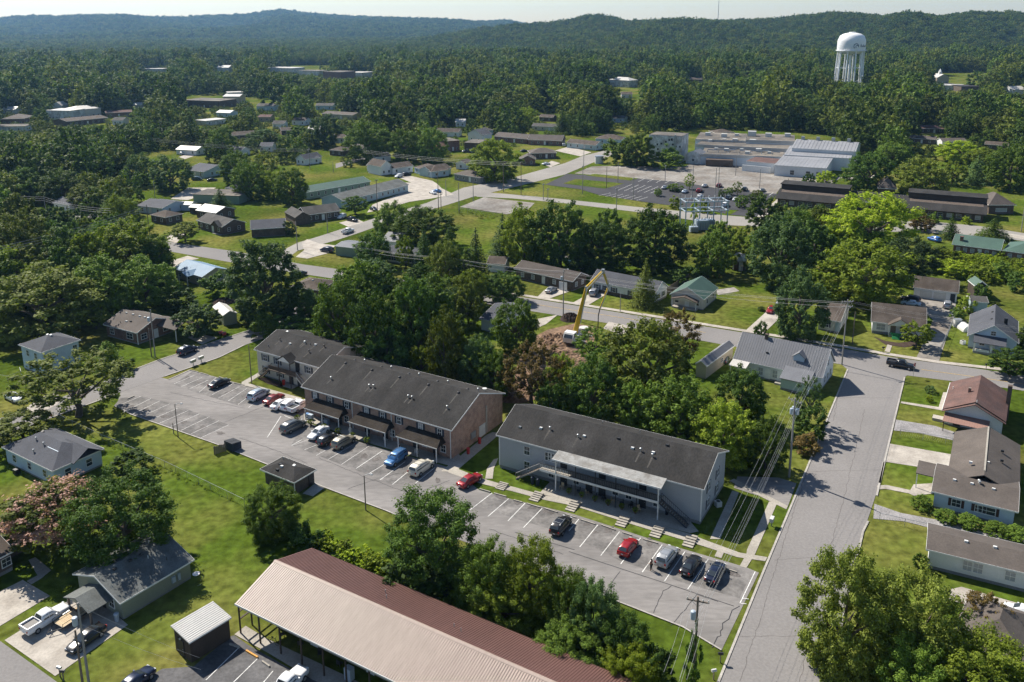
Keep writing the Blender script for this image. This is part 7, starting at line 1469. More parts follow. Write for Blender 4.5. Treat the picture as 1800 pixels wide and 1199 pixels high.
# dumpster with its plank screen
dp = thing('dumpster', 'dark blue dumpster with sloped lids at the lot edge', 'dumpster', P(410, 789), GREY.az - .1)
MB().prism([(-.9, .15), (.9, .15), (.9, 1.25), (-.9, 1.55)], -1.1, 1.1, 'x').build('bin', M['shutter'], dp)
for sx in (-.55, .55): MB().prism([(-.95, 1.57), (.95, 1.27), (.95, 1.33), (-.95, 1.63)], sx - .52, sx + .52, 'x').build('lid', M['black_metal'], dp)
for sx in (-1.18, 1.18): boxpart('lift_pocket', dp, sx, 0, .8, 0, .12, 1.0, .2, 'shutter')
boxpart('label', dp, .5, .91, .9, 0, .5, .02, .3, 'plate')
sc = thing('plank_screen', 'short weathered plank screen beside the dumpster', 'fence', P(387, 796), GREY.az + 1.2)
for i in range(7): boxpart('plank', sc, -.9 + i * .3, 0, 0, 0, .26, .05, 1.5 - .08 * (i % 3), 'wood')
# chain link fences
def chain_fence(label, px, h=1.2, step=2.8, top=True):
    w = [P(*p) for p in px]; t = thing('chain_link_fence', label, 'fence', w[0]); o = w[0]; pm = MB().tube([(0, 0, 0), (0, 0, h)], .035, 6).mesh('fence_post')
    rail = MB()
    for a, b in zip(w[:-1], w[1:]):
        n = max(1, int((b - a).length / step))
        for i in range(n): obj('fence_post', pm, M['steel'], t, a.lerp(b, i / n) - o)
        rail.tube([a - o + Vector((0, 0, h)), b - o + Vector((0, 0, h))], .03, 5)
    obj('fence_post', pm, M['steel'], t, w[-1] - o); rail.build('top_rail', M['steel'], t)
    ms = MB()
    for a, b in zip(w[:-1], w[1:]):
        L_ = (b - a).length; n = int(L_ / .35)
        for i in range(n):
            p, q = a.lerp(b, i / n) - o, a.lerp(b, (i + 1) / n) - o
            ms.tube([p + Vector((0, 0, .05)), q + Vector((0, 0, h))], .006, 3, False).tube([q + Vector((0, 0, .05)), p + Vector((0, 0, h))], .006, 3, False)
    kind(ms.build('wire_mesh', M['steel'], t), 'stuff')
chain_fence('chain link fence along the lawn behind the pump house', [(95, 735), (180, 775), (290, 822), (370, 861), (430, 890)])
chain_fence('low chain link fence on the grass below the salmon roofed house', [(1582, 766), (1622, 773), (1662, 779), (1674, 782)])
chain_fence('chain link fence between the dark drive and the white long house', [(1546, 915), (1590, 925), (1635, 935), (1700, 955), (1760, 968)])
chain_fence('chain link fence between the white bungalow drive and blue bungalow', [(1650, 625), (1663, 596), (1676, 566), (1688, 540)], 1.3)
chain_fence('chain link fence round the lawn of the two storey blue house', [(0, 668), (14, 671), (38, 662), (36, 655)])
chain_fence('fence round the broken concrete pad by the lane', [(808, 374), (850, 380), (900, 384)], 1.8, 3.5)
# plank privacy fence by the green roofed house
pf = thing('privacy_fence', 'tall brown plank fence between white bungalow and green roofed house', 'fence', P(1152, 530)); a0, b0 = P(1152, 530), P(1212, 492); L_ = (b0 - a0).length; pf.rotation_euler = (0, 0, math.atan2(b0.y - a0.y, b0.x - a0.x))
for i in range(int(L_ / .3)): boxpart('plank', pf, .15 + i * .3, 0, 0, 0, .27, .04, 1.9 + .04 * (i % 3), 'wood')
MB().box(0, L_, .03, .09, .4, .5).box(0, L_, .03, .09, 1.5, 1.6).build('rail', M['wood'], pf)
# pool, domed drum, swing frame, blue hoop shed and other yard things
pl = thing('swimming_pool', 'round above ground pool with steel rim among the shade trees', 'pool', P(1021, 466)); MB().lathe([(4.3, 0), (4.3, 1.25), (4.45, 1.28), (4.45, 1.34), (4.15, 1.34), (4.15, 1.1)], 28).build('wall', M['steel'], pl); MB().lathe([(4.14, 1.12), (4.0, 1.15), (.2, 1.15)], 28).build('water', M['pool_water'], pl)
la = MB()
for y in (-.3, .3): la.tube([(0, -4.9 + y * 0, 0), (y, -4.5, 1.7)], .05, 5)
for z in (.4, .8, 1.2): la.box(-.3, .3, -4.8, -4.6, z, z + .05)
la.build('ladder', M['white'], pl)
dmk = thing('domed_tank', 'silver domed drum on rusty striped stand in the back lawn', 'tank', P(1299, 473)); MB().lathe([(2.1, 2.6), (2.1, 3.0), (1.7, 4.1), (.9, 4.8), (.1, 5.0)], 18).build('dome', M['steel'], dmk)
for k in range(8): w = 2 * math.pi * k / 8; boxpart('stand_panel', dmk, math.cos(w) * 1.7, math.sin(w) * 1.7, 0, w, .12, 1.1, 2.6, 'shingle_salmon' if k % 2 else 'offwhite')
bt = thing('bird_feeder', 'small pole feeder with pale top on the back lawn', 'bird feeder', P(1303, 481)); MB().tube([(0, 0, 0), (0, 0, 2.2)], .06, 5).build('post', M['wood'], bt); MB().prism([(-.4, 2.2), (.4, 2.2), (0, 2.7)], -.4, .4, 'x').build('house', M['plank'], bt)
tp = thing('swing_frame', 'tall tripod pole frame beside the pool hedge', 'frame', P(1080, 473))
for a in ((0, 0, 0), (4.5, 0, 0)): MB().tube([a, (0, 0, 9.5)], .10, 5).build('leg', M['pole_grey'], tp)
def ac(label, at):
    t = thing('air_conditioner', label, 'air conditioner', P(*at), .3); MB().box(-.42, .42, -.42, .42, .05, .85).build('case', M['offwhite'], t); MB().lathe([(.32, .86), (.30, .89), (.05, .90)], 12).build('fan_grille', M['black_metal'], t)
ac('white air conditioner unit by the blue bungalow wall', (1692, 605)); ac('air conditioner unit at the end of the grey apartment block', (1262, 890)); ac('grey air conditioner unit in the narrow yard of the blue bungalow', (1697, 546))
hs = thing('hoop_shelter', 'small white hoop shelter beside the blue bungalow', 'shelter', P(1697, 580)); MB().prism([(1.3 * math.cos(R(k * 18)), 1.5 * math.sin(R(k * 18))) for k in range(11)], -1.5, 1.5, 'y').build('cover', M['offwhite'], hs)
tk = thing('storage_box', 'pale upright storage box by the fence of the blue bungalow', 'box', P(1682, 574)); MB().box(-.8, .8, -.5, .5, 0, 1.8).build('case', M['offwhite'], tk); MB().box(-.85, .85, -.55, .55, 1.8, 1.9).build('lid', M['steel'], tk)
def bin_(label, at, m, h=1.1, group=None):
    t = thing('trash_bin', label, 'trash bin', P(*at) if not isinstance(at, Vector) else at, .4, group); MB().lathe([(.24, 0), (.30, h - .1), (.33, h - .08)], 10).build('bin', M[m], t); MB().lathe([(.34, h - .08), (.30, h), (.08, h + .05)], 10).build('lid', M[m], t)
bin_('red bin by the brick end wall', (823, 798), 'red'); bin_('red bin beside the side door of the brick block', (843, 780), 'red'); bin_('pale blue barrel at the bungalow corner', (206, 1092), 'steel_blue')
bin_('dark bin under the far stairs of the grey block', (936, 850), 'shutter'); bin_('pair of dark bins under the gallery stairs', (945, 853), 'shutter'); bin_('red barrel under the cream block stairs', (499, 677), 'red')
bin_('dark bin beneath the blue stairs of the grey block', (1172, 905), 'shutter'); bin_('pale bin beneath the blue stairs of the grey block', (1186, 910), 'steel_blue')
# patio clutter under the awnings, the gallery and the motel porch
def chair(label, p, rz, m, group):
    t = thing('patio_chair', label, 'chair', p, rz, group); MB().box(-.26, .26, -.26, .26, .40, .46).build('seat', M[m], t); MB().box(-.26, .26, .22, .28, .46, .95).build('backrest', M[m], t)
    for x in (-.22, .22):
        for y in (-.22, .22): boxpart('leg', t, x, y, 0, 0, .05, .05, .40, m)
def wpt(h, x, y, z=0): q = h.o.matrix_basis @ Vector((x, y, z)); return q
rg = random.Random(9)
for i in range(9):
    chair('white patio chair under the brick block awnings' if i % 2 else 'dark patio chair under the brick block awnings', wpt(BR, (-.9 + i * .22) * BR.l, -BR.d - 1.0 - rg.random(), .08), rg.uniform(0, 6), 'offwhite' if i % 2 else 'dark', 'patio chairs of the brick block')
for i in range(10):
    chair('dark chair on the gallery patio of the grey block' if i % 3 else 'pale wooden chair on the gallery patio of the grey block', wpt(GREY, (-.30 + i * .085) * GREY.l, -GREY.d - .7 - .6 * rg.random(), .08), rg.uniform(0, 6), 'dark' if i % 3 else 'plank', 'patio chairs of the grey block')
for i in range(4): chair('dark chair on the motel porch', Vector((m_.o.matrix_basis @ Vector((-Lm / 2 + 5 + 3 * i, -D2 + 2.2, .1)))), rg.uniform(0, 6), 'black_metal', 'chairs on the motel porch')
def potted(label, p, group, s=.6):
    t = thing('potted_plant', label, 'plant', p, 0, group); MB().lathe([(.16, 0), (.24, .36), (.22, .36)], 10).build('pot', M['brick_red'], t); o = obj('foliage', CROWN['bush'][0], LEAF['yellow'], t, (0, 0, .3)); o.scale = (s * .6, s * .6, s)
for i in range(6): potted('bushy potted plant on the brick block patio edge', wpt(BR, (-.95 + i * .2) * BR.l, -BR.d - 3.0, .05), 'potted plants of the brick block', .9)
for i in range(6): potted('potted plant along the gallery patio', wpt(GREY, (-.2 + i * .13) * GREY.l, -GREY.d - 1.9, .08), 'potted plants of the grey block', .7)
for i, (x, m) in enumerate(((-.92, 'blue_bin'), (-.86, 'steel_blue'), (-.66, 'shutter'), (-.62, 'steel_blue'))):
    t = tag(boxpart('storage_tote', None, *wpt(BR, x * BR.l, -BR.d - .9 - .3 * (i % 2), .08), BR.az, .9, .6, .7 + .2 * (i % 2), m), ('bright blue', 'pale blue', 'blue black', 'pale steel')[i] + ' storage tote under the first awning', 'box')
gl = tag(boxpart('vending_box', None, *(m_.o.matrix_basis @ Vector((-Lm / 2 + 16.2, -D2 + 1.3, .1))), m_.az, .9, .7, 1.5, 'steel_blue'), 'pale blue cooler box on the motel porch', 'box')
bk = thing('bicycle', 'black bicycle leaning by a motel porch post', 'bicycle', m_.o.matrix_basis @ Vector((-Lm / 2 + 5.0, -D2 + .9, .1)), m_.az)
for x in (-.52, .52):
    w = MB()
    for k in range(16): a1, a2 = 2 * math.pi * k / 16, 2 * math.pi * (k + 1) / 16; w.tube([(x + .33 * math.cos(a1), 0, .34 + .33 * math.sin(a1)), (x + .33 * math.cos(a2), 0, .34 + .33 * math.sin(a2))], .022, 4, False)
    for k in range(6): a1 = math.pi * k / 6; w.tube([(x + .33 * math.cos(a1), 0, .34 + .33 * math.sin(a1)), (x - .33 * math.cos(a1), 0, .34 - .33 * math.sin(a1))], .005, 3, False)
    w.build('wheel', M['rubber'], bk)
MB().tube([(-.52, 0, .34), (-.15, 0, .80), (.38, 0, .78), (0, 0, .32), (-.15, 0, .80)], .022, 5).tube([(-.52, 0, .34), (0, 0, .32)], .02, 5).tube([(.52, 0, .34), (.36, 0, .98)], .022, 5).build('frame', M['black_metal'], bk)
MB().box(-.28, -.02, -.08, .08, .86, .92).build('saddle', M['rubber'], bk); MB().tube([(.34, -.26, 1.0), (.38, 0, 1.0), (.34, .26, 1.0)], .018, 5).build('handlebar', M['black_metal'], bk)
for lb, a, b, m in (('orange timber wheel stop in the motel lot', (433, 1145), (453, 1157), 'orange'), ('weathered concrete wheel stop near the motel porch', (461, 1164), (474, 1173), 'walk'), ('concrete wheel stop against the shed side of the motel lot', (404, 1133), (422, 1139), 'walk')):
    tag(slab_between('wheel_stop', a, b, .25, .18, M[m]), lb, 'wheel stop')
di = thing('satellite_dish', 'pale satellite dish on a ground post behind the sage bungalow', 'satellite dish', P(347, 1030)); MB().tube([(0, 0, 0), (0, 0, 1.6)], .04, 5).build('post', M['steel'], di); MB().lathe([(.05, 0), (.35, .08), (.48, .2)], 12).build('dish', M['offwhite'], di, (0, 0, 1.6)); di.children[1].rotation_euler = (R(55), 0, R(40))
for lb, at, m in (('upturned red wheelbarrow by the ranch house drive', (388, 588), 'red'), ('red shape of tarped yard tools on the ranch drive', (394, 590), 'red')):
    t = thing('wheelbarrow', lb, 'wheelbarrow', P(*at), .5); MB().prism([(-.35, .3), (.35, .3), (.5, .75), (-.5, .75)], -.6, .6, 'y').build('tray', M[m], t); MB().lathe([(.05, -.05), (.2, -.05), (.2, .05), (.05, .05)], 10).build('wheel', M['rubber'], t, (0, .9, .2)); MB().tube([(-.3, -1.2, .6), (-.2, .9, .2)], .03, 5).tube([(.3, -1.2, .6), (.2, .9, .2)], .03, 5).build('handle', M['wood'], t)
# dug soil heaps and a felled log by the pump truck
def heap(label, at, w, h, m='dirt', name='soil_heap', seed=1):
    r_ = np.random.default_rng(seed); n = 26; v = []; 
    for i in range(n):
        for j in range(n):
            x, y = (i / (n - 1) * 2 - 1), (j / (n - 1) * 2 - 1); q = max(0, 1 - (x * x + y * y)); v.append((x * w, y * w, h * q ** .7 * (.6 + .5 * r_.random()) - .06))
    f = [(i * n + j, (i + 1) * n + j, (i + 1) * n + j + 1, i * n + j + 1) for i in range(n - 1) for j in range(n - 1)]
    me = bpy.data.meshes.new(name); me.from_pydata(v, [], f); o = obj(name, me, M[m], None, P(*at)); return tag(o, label, 'soil heap')
heap('brown soil heap beside the pump truck cab', (975, 598), 4.5, 1.3, seed=1); heap('wide soil heap in front of the pump truck', (985, 628), 6, 1.1, seed=2); heap('low soil heap under the russet tree', (905, 690), 5, .9, seed=3); heap('dark root clump thrown up near the street', (1003, 561), 2.6, 1.6, 'mulch', 'root_clump', 4)
heap('brush pile in the back yard beyond the grey shed', (394, 531), 3, 1.2, 'mulch', 'brush_pile', 5)

# ---------------------------------------------------------------- substation
sb = thing('substation_frame', 'grey steel lattice switching frame of the substation', 'substation', P(1236, 398), .12)
mb = MB(); cols = [(-7.5 + 5 * i, y) for i in range(4) for y in (-3, 3)]
for x, y in cols: MB().tube([(x, y, 0), (x, y, 9.5)], .22, 4).build('column', M['steel_blue'], sb)
for z in (6.0, 9.3):
    for y in (-3, 3): MB().box(-8, 8, y - .16, y + .16, z, z + .35).build('beam', M['steel_blue'], sb)
    for x in (-7.5, -2.5, 2.5, 7.5): MB().box(x - .14, x + .14, -3, 3, z + .02, z + .33).build('crossbeam', M['steel_blue'], sb)
for i in range(14): MB().lathe([(.10, 0), (.22, .15), (.12, .3), (.22, .45), (.1, .9)], 6).build('insulator', M['offwhite'], sb, (-7 + i * 1.08, (-3, 3)[i % 2], 9.65))
for lb, at, w, h in (('pale grey transformer cabinet within the substation', (1233, 404), 2.2, 3.6), ('second transformer cabinet with cooling fins in the substation', (1246, 400), 1.8, 3.0), ('small grey switch cabinet at the substation edge', (1219, 408), 1.4, 2.0)):
    t = thing('transformer_cabinet', lb, 'transformer', P(*at), .12); MB().box(-w, w, -w * .6, w * .6, .2, h).build('tank', M['steel_blue'], t)
    for i in range(5): boxpart('cooling_fin', t, -w * .8 + i * w * .4, -w * .6 - .2, .4, 0, .08, .4, h * .7, 'steel')
    for i in range(3): MB().lathe([(.12, 0), (.2, .2), (.1, .4), (.18, .6), (.06, 1.0)], 6).build('bushing', M['offwhite'], t, (-w * .5 + i * w * .5, 0, h))
rv = thing('utility_shed', 'small white booth at the corner of the old lot', 'booth', P(1053, 287)); MB().lathe([(2.2, 0), (2.2, 3.6)], 12).build('wall', M['offwhite'], rv); MB().lathe([(2.4, 3.6), (2.3, 3.9), (.2, 4.0)], 12).build('roof', M['steel'], rv)

# ---------------------------------------------------------------- the person behind the silver suv
pe = thing('person', 'person in dark red top and black trousers standing at the silver suv', 'person', P(1144.5, 1003), GREY.az + 1.35)
J = {'hip': (0, 0, .93), 'waist': (0, .01, 1.08), 'chest': (0, .02, 1.30), 'neck': (0, .01, 1.47), 'head': (0, .02, 1.58), 'crown': (0, .015, 1.70), 'sl': (-.19, 0, 1.40), 'el': (-.26, .06, 1.13), 'wl': (-.18, .27, 1.02), 'sr': (.19, 0, 1.40), 'er': (.27, .03, 1.12), 'wr': (.26, .14, .90), 'hl': (-.10, 0, .90), 'kl': (-.12, .03, .49), 'al': (-.13, -.02, .09), 'tl': (-.14, .14, .03), 'hr': (.10, 0, .90), 'kr': (.12, .02, .49), 'ar': (.14, -.04, .09), 'tr': (.16, .12, .03)}
RAD = {'hip': (.15, .11), 'waist': (.13, .10), 'chest': (.17, .115), 'neck': (.055, .055), 'head': (.078, .095), 'crown': (.05, .06), 'sl': (.065, .065), 'el': (.045, .045), 'wl': (.03, .03), 'sr': (.065, .065), 'er': (.045, .045), 'wr': (.03, .03), 'hl': (.09, .09), 'kl': (.06, .06), 'al': (.04, .04), 'tl': (.035, .04), 'hr': (.09, .09), 'kr': (.06, .06), 'ar': (.04, .04), 'tr': (.035, .04)}
def skinned(name, names, edges, m, parent, extra=0.0, J=J, RAD=RAD):
    me = bpy.data.meshes.new(name); me.from_pydata([J[k] for k in names], [(names.index(a), names.index(b)) for a, b in edges], []); o = bpy.data.objects.new(name, me); COL.objects.link(o); o.parent = parent
    sk = o.modifiers.new('skin', 'SKIN'); me.skin_vertices or None
    if not me.skin_vertices: bpy.context.view_layer.objects.active = o
    bm = bmesh.new(); bm.from_mesh(me); ly = bm.verts.layers.skin.verify(); bm.verts.ensure_lookup_table()
    for i, k in enumerate(names): bm.verts[i][ly].radius = (RAD[k][0] + extra, RAD[k][1] + extra)
    bm.verts[0][ly].use_root = True; bm.to_mesh(me); bm.free()
    sk.use_smooth_shade = True; su = o.modifiers.new('sub', 'SUBSURF'); su.levels = su.render_levels = 2; me.materials.append(m); return o
skinned('body', list(J), [('hip', 'waist'), ('waist', 'chest'), ('chest', 'neck'), ('neck', 'head'), ('head', 'crown'), ('chest', 'sl'), ('sl', 'el'), ('el', 'wl'), ('chest', 'sr'), ('sr', 'er'), ('er', 'wr'), ('hip', 'hl'), ('hl', 'kl'), ('kl', 'al'), ('al', 'tl'), ('hip', 'hr'), ('hr', 'kr'), ('kr', 'ar'), ('ar', 'tr')], M['skin'], pe)
skinned('top', ['chest', 'waist', 'sl', 'sr', 'el', 'er'], [('chest', 'waist'), ('chest', 'sl'), ('chest', 'sr'), ('sl', 'el'), ('sr', 'er')], M['cloth_dark'], pe, .016)
skinned('trousers', ['hip', 'hl', 'hr', 'kl', 'kr', 'al', 'ar'], [('hip', 'hl'), ('hip', 'hr'), ('hl', 'kl'), ('kl', 'al'), ('hr', 'kr'), ('kr', 'ar')], M['cloth_black'], pe, .016)
MB().lathe([(.09, -.06), (.105, .02), (.09, .10), (.04, .135)], 10, (0, .0, 1.62)).build('hair', M['hair'], pe)
for sx in (-1, 1): MB().lathe([(.012, 0), (.014, .01), (.004, .016)], 6).build('eye', M['dark'], pe, (sx * .032, .108, 1.595))
MB().prism([(.09, 1.55), (.125, 1.555), (.10, 1.60)], -.014, .014, 'x').build('nose', M['skin'], pe); MB().box(-.025, .025, .098, .108, 1.515, 1.525).build('mouth', M['cloth_dark'], pe)
for s_, k, d in ((-1, 'wl', Vector((.1, 1, -.2))), (1, 'wr', Vector((0, .4, -.9)))):
    p0 = Vector(J[k]); d.normalize(); sd = d.cross(Vector((0, 0, 1))).normalized(); hd = MB()
    hd.tube([p0, p0 + d * .05, p0 + d * .095], [.028, .036, .034], 8)
    for i, ln in enumerate((.065, .078, .074, .056)): q = p0 + d * .085 + sd * (-.027 + .018 * i); hd.tube([q, q + d * ln * .55 + Vector((0, 0, -.008)), q + d * ln + Vector((0, 0, -.03))], [.009, .0085, .007], 6)
    hd.tube([p0 + d * .03 - sd * .025, p0 + d * .06 - sd * .055, p0 + d * .09 - sd * .06], [.012, .011, .009], 6); hd.build('hand', M['skin'], pe)
